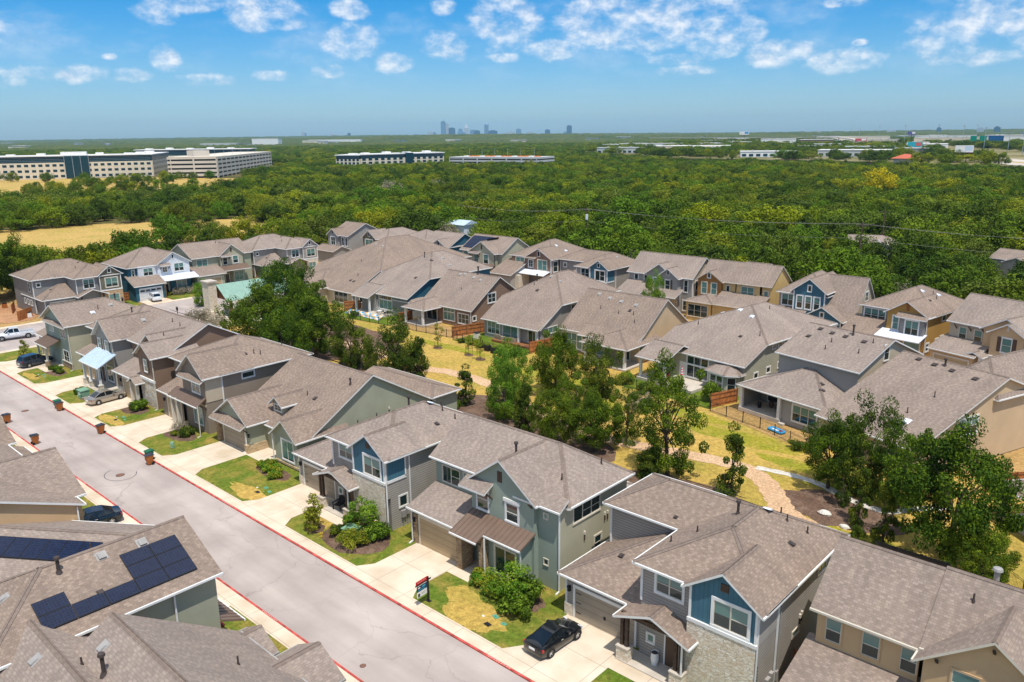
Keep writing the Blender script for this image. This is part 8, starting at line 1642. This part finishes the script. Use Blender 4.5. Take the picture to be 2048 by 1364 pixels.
# one stuff object for the rest of the woods: instances of the trees above
def woods(name, P, objs, zscale=(0.75, 1.15)):
    me = bpy.data.meshes.new(name); n = len(P); me.vertices.add(n); me.vertices.foreach_set('co', np.array([(p[1], p[2], RISE-0.1 if p[0] > 600 and inpoly(p[1], p[2], COMM) else -0.1) for p in P], np.float32).ravel())
    for nm, typ, val in (('idx', 'INT', [g.randrange(len(objs)) for _ in P]), ('rot', 'FLOAT', [g.uniform(0, 6.28) for _ in P]), ('scl', 'FLOAT', [p[3]**0.85*g.choice((0.62, 0.8, 0.95, 1.1, 1.3, 1.55))*g.uniform(0.9, 1.1) for p in P]), ('sclz', 'FLOAT', [g.uniform(0.72, 1.15) for p in P])):
        a = me.attributes.new(nm, typ, 'POINT'); a.data.foreach_set('value', np.array(val, np.int32 if typ == 'INT' else np.float32))
    o = bpy.data.objects.new(name, me); COL.objects.link(o); o['kind'] = 'stuff'
    ng = bpy.data.node_groups.new(name, 'GeometryNodeTree'); ng.interface.new_socket('Geometry', in_out='INPUT', socket_type='NodeSocketGeometry'); ng.interface.new_socket('Geometry', in_out='OUTPUT', socket_type='NodeSocketGeometry')
    gi = ng.nodes.new('NodeGroupInput'); go = ng.nodes.new('NodeGroupOutput'); j = ng.nodes.new('GeometryNodeJoinGeometry'); L = ng.links.new
    def attr(nm, t): a = ng.nodes.new('GeometryNodeInputNamedAttribute'); a.data_type = t; a.inputs[0].default_value = nm; return a.outputs[0]
    cx = ng.nodes.new('ShaderNodeCombineXYZ'); L(attr('rot', 'FLOAT'), cx.inputs[2]); e2r = ng.nodes.new('FunctionNodeEulerToRotation'); L(cx.outputs[0], e2r.inputs[0])
    sv = ng.nodes.new('ShaderNodeCombineXYZ'); a_ = attr('scl', 'FLOAT'); L(a_, sv.inputs[0]); L(a_, sv.inputs[1]); L(attr('sclz', 'FLOAT'), sv.inputs[2])
    for i, ob in enumerate(objs):
        oi = ng.nodes.new('GeometryNodeObjectInfo'); oi.transform_space = 'ORIGINAL'; oi.inputs['Object'].default_value = ob; oi.inputs['As Instance'].default_value = True
        ip = ng.nodes.new('GeometryNodeInstanceOnPoints'); cmp_ = ng.nodes.new('FunctionNodeCompare'); cmp_.data_type = 'INT'; cmp_.operation = 'EQUAL'; L(attr('idx', 'INT'), cmp_.inputs[2]); cmp_.inputs[3].default_value = i
        L(gi.outputs[0], ip.inputs['Points']); L(cmp_.outputs[0], ip.inputs['Selection']); L(oi.outputs['Geometry'], ip.inputs['Instance']); L(e2r.outputs[0], ip.inputs['Rotation']); L(sv.outputs[0], ip.inputs['Scale']); L(ip.outputs[0], j.inputs[0])
    L(j.outputs[0], go.inputs[0]); m = o.modifiers.new('woods', 'NODES'); m.node_group = ng; return o
woods('woods', far_pts, [p[1] for p in protos])
for x, y, l in ((-333, 765, 'bright yellow tree standing out of the green canopy at right'),):
    pass
# ------------------------------------------------------------------ single trees, far buildings, skyline, poles
def lone(me, x, y, s, l):
    o = bpy.data.objects.new('woodland_tree', me); COL.objects.link(o); o.location = (x, y, 0); o.scale = (s, s, s); tag(o, l, 'tree', 'lone trees in the canopy'); return o
lone(WY, -128.5, 398, 1.7, 'bright yellow tree standing out of the green canopy on the right')
lone(WG, -318, 258, 1.6, 'silvery leafless tree in the woods above the sage house roofs'); lone(WG, -330, 300, 1.3, 'second silvery leafless tree, left of the middle of the woods')
for i, (x, y) in enumerate(((-560, 196), (-572, 214), (-586, 236), (-600, 252), (-612, 262), (-628, 286), (-640, 268), (-664, 240), (-690, 222), (-632, 300), (-618, 318), (-716, 206), (-610, 300), (-735, 200))):
    lone(WK[i % 5], x, y, 0.75+0.1*(i % 3), ['young tree before the long office block, '+w_ for w_ in ('nearest the estate', 'second from the estate', 'by the parking structure path', 'beside the entrance canopy', 'right of the glazed stair', 'at the parking structure corner', 'under the stone wing', 'left of the glazed stair', 'at the middle of the stone wing', 'close to the parking ramp', 'behind the parking ramp', 'near the left end of the block', 'between path and ramp', 'at the far left end of the block')][i])
for i in range(34):
    t = g.random(); x, y = -455-150*t+g.uniform(-30, 30), 128+ (60+90*t)*g.random()*1.2+t*20; lone(WK[i % 6], x, y, g.uniform(0.6, 0.95), 'scattered tree on the tan lawn between the woods and the long office block')['group'] = 'scattered trees before the offices'
sheet('office_lawn', [(-800, 150), (-470, 120), (-430, 160), (-440, 230), (-520, 300), (-600, 335), (-690, 300), (-760, 225)], -0.07, G_MEAD)
OFST = stucco('office_stone', (0.72, 0.62, 0.48)); OFGL = gloss('office_glass', (0.012, 0.045, 0.06), 0.22, 0.35); OFWH = plain('office_roof_white', (0.78, 0.76, 0.73), 0.6); OFCO = plain('parking_concrete', (0.62, 0.55, 0.46), 0.9, 0, 0.05, 0.1); OFGR = plain('parking_grey', (0.52, 0.52, 0.5), 0.9, 0, 0.05, 0.1)
def slab_block(root, a, b, depth, h, kind, bay=5.0, z0=0.0, floors=4, glass_from=13.2):
    """a long block between two ground points: stone floors with punched windows, glazed top floor"""
    A, B = Vector((a[0], a[1], 0)), Vector((b[0], b[1], 0)); d = (B-A); l = d.length; d /= l; n = Vector((d.y, -d.x, 0))
    if n.dot(-A) < 0: n = -n                      # towards the camera
    o = root.location; P = lambda u, v, z: (A.x+d.x*u+n.x*v-o.x, A.y+d.y*u+n.y*v-o.y, z)
    def bx(mb, u0, u1, v0, v1, z0_, z1, m): mb.hexa([P(u0, v0, z0_), P(u1, v0, z0_), P(u1, v1, z0_), P(u0, v1, z0_), P(u0, v0, z1), P(u1, v0, z1), P(u1, v1, z1), P(u0, v1, z1)], m)
    if kind == 'office':
        W = MB(); bx(W, 0, l, -depth, 0, 0, glass_from, OFST); W.build('stone_floors', root)
        G = MB(); bx(G, 0.4, l-0.4, -depth+0.4, -0.4, glass_from, h-0.8, OFGL)
        for k in range(1, 4): bx(G, 0.3, l-0.3, -0.4, -0.3, glass_from+(h-0.8-glass_from)*k/4, glass_from+(h-0.8-glass_from)*k/4+0.12, ALU)
        G.build('glazed_floor', root); T = MB(); bx(T, -0.6, l+0.6, -depth-0.6, 0.6, h-0.8, h, OFWH)
        for k in range(int(l/22)): bx(T, 8+k*22, 14+k*22, -depth*0.7, -depth*0.4, h, h+1.0+0.5*(k % 2), OFWH)
        T.build('roof', root); F = floors-1; fh = glass_from/F
        nb = int(l/bay)
        for f in range(F):
            wm_ = MB()
            for k in range(nb): u = (k+0.5)*l/nb; bx(wm_, u-bay*0.3, u+bay*0.3, -0.3, 0.05, f*fh+1.2, f*fh+3.2, OFGL)
            wm_.build('window_row', root)
    else:
        fh = h/floors
        for f in range(floors):
            W = MB(); bx(W, 0, l, -depth, 0, f*fh+fh*0.42, (f+1)*fh, OFCO if kind == 'park' else OFGR); W.build('parking_deck', root)
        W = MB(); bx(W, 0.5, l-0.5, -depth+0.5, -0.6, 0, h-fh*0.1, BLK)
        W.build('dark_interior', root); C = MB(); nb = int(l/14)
        for k in range(nb+1): u = l*k/max(1, nb); bx(C, max(0, u-0.6), min(l, u+0.6), -0.5, 0.15, 0, h, OFCO if kind == 'park' else OFGR)
        C.build('column', root)
    return P, bx, l
r_ = empty('office_block', (-747, 208, 0), 'long stone and dark glass office block at the far left', 'office building', 'offices beyond the woods')
slab_block(r_, (-752, 204), (-704, 311), 30, 19, 'office'); slab_block(r_, (-704.5, 312), (-781, 362), 26, 18.9, 'office')
b = MB(); b.box(10, 34, 0, 60, 44, 22, OFWH); bq = b
P, bx, l = None, None, None
b = MB(); A = Vector((-747.5, 214)); 
def tower(root, u, w_, h, m, name, a=(-752, 204), b_=(-704, 311), v=1.5, dep=10):
    A, B = Vector((a[0], a[1], 0)), Vector((b_[0], b_[1], 0)); d = (B-A).normalized(); n = Vector((d.y, -d.x, 0)); n = n if n.dot(-A) > 0 else -n; o = root.location; mb = MB()
    q = [A+d*(u-w_/2)-n*dep, A+d*(u+w_/2)-n*dep, A+d*(u+w_/2)+n*v, A+d*(u-w_/2)+n*v]; mb.hexa([(p.x-o.x, p.y-o.y, 0) for p in q]+[(p.x-o.x, p.y-o.y, h) for p in q], m); return mb.build(name, root)
tower(r_, 60, 18, 18.4, OFGL, 'glazed_stair'); tower(r_, 58, 19, 21.5, OFWH, 'plant_room', v=-3, dep=16)
for u in (51, 57, 63, 69): tower(r_, u, 0.35, 18.6, ALU, 'mullion', v=1.7, dep=-1.5)
r_ = empty('office_block', (-840, 400, 0), 'second office wing with white roof behind the parking structure', 'office building', 'offices beyond the woods'); slab_block(r_, (-900, 380), (-815, 470), 26, 20, 'office')
r_ = empty('parking_structure', (-647, 305, 0), 'cream multi-storey parking structure beside the long office block', 'parking structure', 'parking structures'); slab_block(r_, (-650, 302), (-627, 330), 45, 17, 'park', floors=5); slab_block(r_, (-627.5, 331), (-783, 475), 40, 16.8, 'park', floors=5)
b = MB(); b.box(-20, 20, 0, -8, 34, 21.5, OFCO); b.build('stair_tower', r_)
for k in range(7): b = MB(); b.tube((-20-k*14, 45+k*16, 16.5), (-20-k*14, 45+k*16, 24), 0.12, 0.08, 6, ALU); b.box(-20-k*14-0.6, 45+k*16-0.1, 23.8, -20-k*14+0.6, 45+k*16+0.1, 24, ALU); b.build('deck_lamp', r_)
r_ = empty('office_block', (-594, 449, 0), 'stone and dark glass office block left of the middle, half sunk in trees', 'office building', 'offices beyond the woods'); slab_block(r_, (-616, 439), (-594, 449), 22, 15.6, 'office', 4, floors=5, glass_from=11.6); slab_block(r_, (-593.5, 450), (-579, 538), 22, 16.0, 'office', 6, floors=5, glass_from=12.0)
tower(r_, 50, 8, 16.2, OFGL, 'glazed_stair', (-593.5, 450), (-579, 538))
r_ = empty('parking_structure', (-546, 546, 0), 'grey parking structure with orange roof markings right of the half-sunk office block', 'parking structure', 'parking structures'); slab_block(r_, (-576, 542), (-481, 561), 34, 11.5, 'grey', floors=4)
b = MB(); ORG = plain('orange_mesh', (0.75, 0.22, 0.05), 0.7)
for k in range(14): b.box(-24+k*6, 10+k*1.1, 11.5, -20+k*6, 15+k*1.1, 12.3, ORG if k % 3 else OFWH)
b.build('roof_markings', r_)
for k in range(6): b = MB(); b.tube((-20+k*14, 14+k*3, 11), (-20+k*14, 14+k*3, 19), 0.15, 0.1, 6, ALU); b.build('deck_lamp', r_)
# low commercial buildings and the highway on the right
def shed(label, x, y, w_, d, h, rz, m, roofm=None, group='low commercial buildings', glass=True):
    k_ = 1 if x < -1600 else KR; r = empty('commercial_building', (x*k_, y*k_, RISE if k_ < 1 else 0), label, 'building', group, rz); r.scale = (k_,)*3; b = MB(); b.box(-w_/2, -d/2, 0, w_/2, d/2, h, m); b.build('wall', r); b = MB(); b.box(-w_/2-0.5, -d/2-0.5, h, w_/2+0.5, d/2+0.5, h+0.5, roofm or OFWH)
    for k in range(3): b.box(-w_*0.3+k*w_*0.25, -2, h+0.5, -w_*0.3+k*w_*0.25+3, 2, h+1.8, VENT)
    b.build('roof', r)
    if glass:
        b = MB(); n = max(2, int(w_/8))
        for k in range(n): u = -w_/2+w_*(k+0.5)/n; b.box(u-w_/n*0.3, -d/2-0.1, 1.0, u+w_/n*0.3, -d/2+0.2, min(h-1.5, 4.2), OFGL)
        b.build('window_row', r)
    return r
for a in (('long cream warehouse left of the commercial strip', -735, 1275, 130, 40, 9, 0.5, OFST), ('low white roofed store in the woods, left of centre strip', -470, 1010, 70, 34, 7, 0.5, OFWH), ('white warehouse with grey window band beside the trees', -380, 1066, 84, 36, 8, 0.25, OFGR), ('brown banded office building near the flyover', -727, 1800, 70, 40, 13, 0.3, BROWN), ('white commercial building left of the flyover ramp', -860, 1900, 80, 40, 14, 0.4, OFWH), ('deep blue and white office building beyond the highway', -462, 2190, 40, 40, 17, 0.2, plain('office_blue', (0.01, 0.10, 0.26), 0.4)), ('white wing of the blue office building beyond the highway', -395, 2180, 90, 40, 15, 0.2, OFWH), ('beige shopping block across the highway', -530, 2090, 150, 40, 14, 0.2, OFST),
          ('cream building far right of the strip', -300, 2150, 110, 50, 13, 0.1, OFWH), ('small grey shop by the cyan billboard', -330, 1130, 40, 20, 9, 0.2, VENT), ('long pale store far behind the flyover', -900, 2500, 200, 60, 14, 0.3, OFST), ('white store behind the long pale store', -700, 2700, 160, 60, 14, 0.2, OFWH), ('cream store beyond the flyover, right', -500, 2750, 140, 60, 14, 0.2, OFST), ('reddish strip of roofs on the skyline ridge', -2050, 3500, 260, 60, 12, 0.6, plain('terracotta', (0.5, 0.12, 0.07), 0.8)), ('white complex on the wooded rise at left', -2590, 1560, 90, 60, 26, 0.8, OFWH), ('long low white roof left of the white complex', -2620, 1400, 120, 60, 12, 0.8, OFGR), ('low pale roofs above the long office at left', -3150, 2250, 240, 80, 16, 0.8, OFWH), ('pale building among trees at right middle distance', -410, 1480, 60, 40, 9, 0.2, OFWH), ('tan roofs scattered left of the flyover', -1350, 2600, 120, 60, 10, 0.5, OFST), ('white roofs scattered on the far right', -150, 2650, 180, 60, 14, 0.1, OFWH)): shed(*a)
ROADH = plain('highway_concrete', (0.52, 0.46, 0.40), 0.9, 0, 0.07, 0.02)
HW = [(-30, 700), (-110, 830), (-175, 930), (-280, 1130), (-420, 1480), (-560, 1780), (-740, 2080), (-1050, 2750), (-1480, 3800)]
HW = [(x*KR, y*KR) for x, y in HW]
sheet('commercial_ground', COMM, RISE-0.15, ground_mat('town_ground', [(0.16, 0.14, 0.05), (0.30, 0.25, 0.14), (0.10, 0.11, 0.03)], 0.01, 0.05), skirt=8)
ribbon('highway', HW, 44, RISE, ROADH); ribbon('highway_median', HW[:6], 6, RISE+0.05, G_DRY)
b = MB(); pr = None; L_, R_ = strip([(-560, 1640), (-640, 1830), (-735, 2000), (-900, 2160), (-1150, 2260), (-1500, 2330)], 12)
for i in range(len(L_)-1):
    z = lambda t: 3+13*min(1, t/18); a0, a1 = z(i), z(i+1); b.hexa([(R_[i].x, R_[i].y, a0-1.8), (R_[i+1].x, R_[i+1].y, a1-1.8), (L_[i+1].x, L_[i+1].y, a1-1.8), (L_[i].x, L_[i].y, a0-1.8), (R_[i].x, R_[i].y, a0), (R_[i+1].x, R_[i+1].y, a1), (L_[i+1].x, L_[i+1].y, a1), (L_[i].x, L_[i].y, a0)], ROADH)
    if i % 4 == 2: c = (L_[i]+R_[i])/2; b.tube((c.x, c.y, 0), (c.x, c.y, a0-1.5), 1.4, 1.4, 8, ROADH)
o = b.build('flyover'); o.scale = (KR,)*3; o.location.z = RISE; tag(o, 'curved concrete flyover ramp above the trees on the right', 'flyover')
def board(label, x, y, z, w_, h, m, m2=None):
    r = empty('billboard', (x*KR, y*KR, RISE), label, 'billboard', 'roadside billboards', math.atan2(y, x)-math.pi/2); r.scale = (KR,)*3; b = MB(); b.box(-w_/2, -0.4, z, w_/2, 0.4, z+h, m); b.build('panel', r); b = MB(); b.box(-0.5, 0.3, 0, 0.5, 1.2, z+h*0.4, BLK); b.box(-w_/2, -1.0, z-0.7, w_/2, 1.0, z-0.35, plain('maroon_frame', (0.2, 0.02, 0.06), 0.7) if 'maroon_frame' not in MATS else MATS['maroon_frame']); b.build('post', r)
    if m2: b = MB(); b.box(0.04*w_, -0.46, z+h*0.25, w_*0.44, -0.41, z+h*0.9, m2); b.box(-w_*0.36, -0.46, z+h*0.35, -w_*0.2, -0.41, z+h*0.42, VENT); b.build('artwork', r)
board('cyan billboard above the trees near the highway', -345, 1190, 9, 18, 7, plain('billboard_cyan', (0.03, 0.42, 0.50), 0.5), plain('billboard_coral', (0.6, 0.15, 0.12), 0.5)); board('white billboard with a blue-green picture beside the highway', -243, 1018, 7, 18, 7.5, OFWH, MBL); board('red billboard in front of the flyover', -592, 1690, 11, 22, 5, plain('billboard_red', (0.42, 0.06, 0.07), 0.6), OFWH); board('white and blue billboard left of the flyover', -990, 1980, 24, 24, 8, OFWH, TB); board('purple-blue billboard right of the flyover', -560, 1900, 22, 16, 6, plain('billboard_purple', (0.10, 0.09, 0.28), 0.5), OFWH)
r_ = empty('road_sign', (-405*KR, 1790*KR, RISE), 'green overhead direction signs across the highway', 'road sign'); r_.scale = (KR,)*3; b = MB(); GS = plain('road_sign_green', (0.0, 0.26, 0.17), 0.5); b.box(-14, -0.2, 9, -3, 0.2, 19, GS); b.build('panel', r_); b = MB(); b.box(2, -0.2, 9, 14, 0.2, 19, GS); b.build('panel', r_); b = MB(); b.box(-16, 0.2, 8, 16, 0.8, 9, ALU); b.box(-16, 0.2, 0, -15, 0.8, 9, ALU); b.box(15, 0.2, 0, 16, 0.8, 9, ALU); b.build('gantry', r_)
for i, (x, y, h) in enumerate(((-640, 2120, 42), (-520, 1950, 42), (-760, 2300, 42), (-900, 2550, 40), (-560, 2450, 42), (-420, 1740, 38), (-330, 1500, 34), (-260, 1320, 30), (-220, 1200, 28), (-1050, 2900, 40), (-1250, 3000, 40), (-480, 2600, 42))):
    b = MB(); b.tube((0, 0, 0), (0, 0, h), 0.45, 0.25, 8, ALU); b.tube((0, 0, h-1.2), (0, 0, h), 1.6, 1.9, 10, ALU); o = b.build('mast_light'); o.scale = (KR,)*3; o.location = (x*KR, y*KR, RISE); tag(o, 'tall thin lighting mast along the distant highway', 'light mast', 'lighting masts of the highway')
r_ = empty('house', (-205, 690, 3), 'terracotta hipped roof just above the trees on the right', 'house', 'houses in the woods'); b = MB(); b.box(-8, -6, 0, 8, 6, 7, OFST); b.build('wall', r_); b = MB(); TC = MATS['terracotta']
for q in House.rpolys('hip', -10, 10, -8, 8, 7, 0.42): b.poly(q, TC)
b.build('roof', r_)
r_ = empty('metal_shed', (-178, 172, 0), 'white metal shed roof among the trees behind the solar-roofed house', 'shed', 'houses in the woods'); b = MB(); b.box(-4, -3, 0, 4, 3, 5.4, MWH); b.build('wall', r_); b = MB(); b.hexa([(-4.4, -3.4, 5.4), (4.4, -3.4, 5.4), (4.4, 3.4, 5.4), (-4.4, 3.4, 5.4), (-4.4, -0.3, 6.6), (4.4, -0.3, 6.6), (4.4, 0.3, 6.6), (-4.4, 0.3, 6.6)], MBL); b.build('roof', r_)
# utility poles and wires
POLE = plain('pole_wood', (0.12, 0.07, 0.055), 0.85, 0, 0.2, 3); PL = [(-172, 165.5), (-134.5, 178, ), (-62.6, 184.5), (-5, 188)]
labs = ['wooden utility pole hidden among trees at left', 'wooden utility pole with a white transformer above the back row', 'plain wooden utility pole on the right above the blue house', 'wooden utility pole beyond the right edge']
for (x, y), l in list(zip(PL, labs))[1:3]:
    r = empty('utility_pole', (x, y, -0.1), l, 'utility pole', 'utility poles'); b = MB(); b.tube((0, 0, 0), (0, 0, 12.2), 0.18, 0.13, 8, POLE); b.build('pole', r); b = MB(); b.box(-1.3, -0.08, 11.4, 1.3, 0.08, 11.6, POLE)
    for k in (-1.2, -0.5, 0.5, 1.2): b.tube((k, 0, 11.6), (k, 0, 11.8), 0.05, 0.05, 6, VENT)
    b.build('cross_arm', r)
    if 'transformer' in l: b = MB(); b.tube((0.3, -0.35, 9.0), (0.3, -0.35, 10.4), 0.36, 0.36, 12, MWH); b.build('transformer', r)
r = empty('utility_pole', (-70.5, 224, 0), 'distant utility pole right of the half-hidden grey roof', 'utility pole', 'utility poles'); b = MB(); b.tube((0, 0, 0), (0, 0, 11.5), 0.18, 0.13, 8, POLE); b.build('pole', r); b = MB(); b.box(-1.2, -0.08, 10.8, 1.2, 0.08, 11, POLE); b.build('cross_arm', r)
WIRE = plain('wire', (0.25, 0.23, 0.21), 0.5)
for i, (a, c) in enumerate(zip(PL, PL[1:])):
    for dz, dx, w_ in ((11.8, -1.0, 'top'), (11.8, 1.0, 'second'), (8.6, 0, 'lowest')):
        b = MB(); A = Vector((a[0]+dx, a[1], dz)); B = Vector((c[0]+dx, c[1], dz)); n = 14
        for k in range(n): p = lambda t: A.lerp(B, t)-Vector((0, 0, 1.1*4*t*(1-t))); b.tube(p(k/n), p((k+1)/n), 0.022, 0.022, 4, WIRE, False)
        tag(b.build('power_line'), f'{w_} wire of the power line over the trees, {["left", "middle", "right"][i]} span', 'power line', 'power lines')
for i, (x, y, l) in enumerate(((-144.0, 55.5, 'black street lamp by the cross street, behind the brown roofs'), (-128.5, 58.0, 'black lamp post by the pavilion court'))):
    r = empty('street_lamp', (x, y, 0), l, 'street lamp', 'street lamps'); b = MB(); b.tube((0, 0, 0), (0, 0, 4.2), 0.07, 0.05, 8, BLK); b.build('post', r); b = MB(); b.tube((0, 0, 4.2), (0, 0, 4.7), 0.14, 0.2, 8, BLK); b.tube((0, 0, 4.7), (0, 0, 4.9), 0.22, 0.05, 8, BLK); b.build('lantern', r)
# city skyline about nine kilometres off
SKB = [plain('tower_blue', (0.20, 0.30, 0.40), 0.35, 0.1, 0.04, 0.01), plain('tower_grey', (0.42, 0.46, 0.50), 0.5, 0, 0.04, 0.01), plain('tower_dark', (0.08, 0.14, 0.20), 0.3, 0, 0.04, 0.01)]
SKY_ = [  # photo azimuth given as x,y of a 9 km ray; width, height, tone, top
    (-6690, 6020, 61, 67, 1, 'flat', 'pale broad tower at the left end of the skyline cluster'),
    (-6591, 6128, 55, 164, 0, 'crane', 'tallest skyline tower with a crane on top'),
    (-6563, 6158, 41, 147, 1, 'flat', 'slim pale tower touching the tallest one'),
    (-6657, 6056, 34, 56, 0, 'flat', 'small low tower right of the broad pale one'),
    (-6528, 6196, 68, 102, 2, 'flat', 'dark tower with an angled top in the skyline'),
    (-6513, 6211, 48, 86, 1, 'flat', 'pale tower in front of the dark angled one'),
    (-6464, 6262, 48, 90, 0, 'flat', 'mid-blue tower at the left middle of the skyline'),
    (-6456, 6270, 89, 57, 0, 'flat', 'broad low blue block in the skyline'),
    (-6418, 6309, 48, 100, 1, 'point', 'pale pointed tower in the skyline middle'),
    (-6368, 6360, 68, 77, 0, 'flat', 'blue tower left of the rounded one'),
    (-6337, 6390, 68, 71, 2, 'flat', 'dark block right of the middle of the skyline'),
    (-6263, 6463, 48, 135, 0, 'round', 'tall blue tower with a rounded cap'),
    (-6212, 6512, 95, 69, 2, 'flat', 'broad dark block right of the rounded tower'),
    (-6166, 6556, 68, 30, 0, 'point', 'pyramid-like tower in the skyline'),
    (-6068, 6647, 89, 56, 1, 'flat', 'stepped grey tower right of the pyramid'),
    (-6007, 6702, 55, 82, 0, 'flat', 'square blue tower standing apart'),
    (-5913, 6785, 68, 53, 1, 'flat', 'pale block far right of the skyline'),
    (-5768, 6909, 55, 72, 2, 'flat', 'dark square tower near the right end'),
    (-5616, 7033, 48, 47, 0, 'flat', 'low blue tower beside the last tall one'),
    (-5584, 7058, 55, 112, 2, 'flat', 'dark tall tower at the right end of the skyline'),
    (-7237, 5350, 34, 58, 2, 'flat', 'dark lone block left of downtown'),
    (-7512, 4957, 27, 75, 1, 'flat', 'pale slim tower at the far left of the horizon'),
    (-7497, 4979, 20, 64, 0, 'flat', 'second slim tower at the far left of the horizon'),
    (-7342, 5205, 61, 49, 1, 'flat', 'low pale tower left of the dark lone block'),
    (-6790, 5907, 61, 37, 0, 'flat', 'small tower left of the cluster'),
    (-1546, 5797, 27, 39, 2, 'flat', 'dark tower on the right horizon'),
    (-1231, 5872, 36, 40, 2, 'flat', 'broad dark tower at the far right of the horizon'),
    (-1814, 5719, 55, 29, 1, 'flat', 'pale hotel block on the right horizon'),
    (-1319, 5853, 41, 35, 1, 'flat', 'pale tower left of the broad dark one'),
    (-2244, 5565, 45, 29, 1, 'flat', 'hazy pale block above the flyover'),
]
for i, (x, y, w_, h, k, top, lab) in enumerate(SKY_):
    r = empty('tower_block', (x, y, 0), lab, 'tower', 'downtown towers', math.atan2(y, x)-math.pi/2); b = MB(); m = SKB[k]
    b.box(-w_/2, -w_*0.4, 0, w_/2, w_*0.4, h, m); b.build('shaft', r); b = MB()
    if top == 'spire': b.tube((0, 0, h), (0, 0, h*1.10), w_*0.3, 1.0, 6, m)
    elif top == 'point': b.hexa([(-w_/2, -w_*0.4, h), (w_/2, -w_*0.4, h), (w_/2, w_*0.4, h), (-w_/2, w_*0.4, h), (-2, -2, h*1.5), (2, -2, h*1.5), (2, 2, h*1.5), (-2, 2, h*1.5)], m)
    elif top == 'crane': b.box(-w_*0.36, -w_*0.3, h, w_*0.36, w_*0.3, h+9, SKB[2]); b.tube((0, 0, h), (0, 0, h+26), 1.2, 1.0, 5, SKB[2]); b.tube((-14, 0, h+24), (24, 0, h+24), 0.9, 0.9, 4, SKB[2])
    elif top == 'round': b.tube((0, 0, h), (0, 0, h+w_*0.3), w_*0.42, w_*0.2, 12, m)
    else: b.box(-w_*0.3, -w_*0.25, h, w_*0.25, w_*0.25, h+6, m)
    b.build('crown_block', r)
# distant canopy and rises, real geometry with bumps
def canopy(name, r0, r1, n, na, amp, base, m, a0=-0.75, a1=0.75, hills=()):
    rs = [r0*(r1/r0)**(i/n) for i in range(n+1)]; v = []; f = []; gg = np.random.default_rng(3)
    for i, r in enumerate(rs):
        for k in range(na+1):
            a = yaw+a0+(a1-a0)*k/na; x, y = -math.sin(a)*r, math.cos(a)*r; z = base+amp*gg.random()**1.3
            for (hx, hy, hr, hh, st) in hills:
                e = math.hypot((x-hx)/st, y-hy) if st == 1 else math.hypot(((x-hx)*ca+(y-hy)*sa)/st, (-(x-hx)*sa+(y-hy)*ca)); z += hh*math.exp(-(e/hr)**2)
            v.append((x, y, z if 0 < i < n else (-1 if i == 0 else z)))
    for i in range(n):
        for k in range(na): p = i*(na+1)+k; f.append((p, p+na+1, p+na+2, p+1))
    me = bpy.data.meshes.new(name); me.from_pydata(v, [], f); me.materials.append(m); o = bpy.data.objects.new(name, me); COL.objects.link(o); o['kind'] = 'structure' if 'hill' in name else 'stuff'; return o
FARW = ground_mat('far_canopy', [(0.050, 0.072, 0.012), (0.075, 0.095, 0.014), (0.11, 0.115, 0.02)], 0.004, 0.02, 1.0)
HL = [(-3000, 3100, 330, 24, 2.6), (-1700, 3900, 300, 14, 3.5), (-4300, 2600, 500, 16, 3.0), (-5200, 5300, 500, 22, 8), (-1500, 6500, 600, 22, 6), (-7500, 4200, 700, 24, 6)]
canopy('far_woods', 2250, 12800, 90, 420, 6.5, 3.0, FARW, hills=HL)
for i in range(34):
    t = g.random(); x = -330-g.uniform(0, 620)-t*380; y = 1060+t*1500+g.uniform(-60, 120); q = shed(['pale low store among trees', 'cream low warehouse among trees', 'grey flat-roofed shop among trees'][i % 3]+' left of the highway', x, y, g.uniform(30, 90), g.uniform(18, 34), g.uniform(6, 10), g.uniform(0, 0.6), g.choice([OFST, OFWH, OFGR]), group='shops scattered left of the highway')
for i in range(110):
    a = yaw+g.uniform(-0.62, 0.62); r = g.choice((3000, 3600, 4300, 5200, 6200, 7200))*g.uniform(0.9, 1.15); x, y = -math.sin(a)*r, math.cos(a)*r
    b = MB(); w_ = g.uniform(14, 60); h = g.uniform(8, 13)+2; b.box(-w_/2, -15, 0, w_/2, 15, h, g.choice([OFST, OFGR, SKB[1]])); b.box(-w_/2-1, -16, h, w_/2+1, 16, h+1.2, OFWH if i % 2 else VENT); o = b.build('far_building'); o.location = (x, y, 0); o.rotation_euler = (0, 0, g.uniform(-0.5, 0.5)+0.6)
    side, _ = place_words(x, y); tag(o, f'tiny pale building near the horizon, {side} of the photo', 'building', f'tiny buildings near the horizon, {side}')
# ------------------------------------------------------------------ haze: one closed box of even air
b = MB(); hm = bpy.data.materials.new('haze'); hm.use_nodes = True; nt = hm.node_tree; nt.nodes.clear(); pv = nt.nodes.new('ShaderNodeVolumePrincipled'); out = nt.nodes.new('ShaderNodeOutputMaterial')
pv.inputs['Color'].default_value = (0.40, 0.74, 1.0, 1); pv.inputs['Density'].default_value = 4.4e-5; pv.inputs['Anisotropy'].default_value = 0.0
nt.links.new(pv.outputs[0], out.inputs['Volume'])
b.box(-14500, -1800, -2, 7500, 14500, 300, hm); o = b.build('haze'); o['kind'] = 'stuff'; o.display_type = 'WIRE'
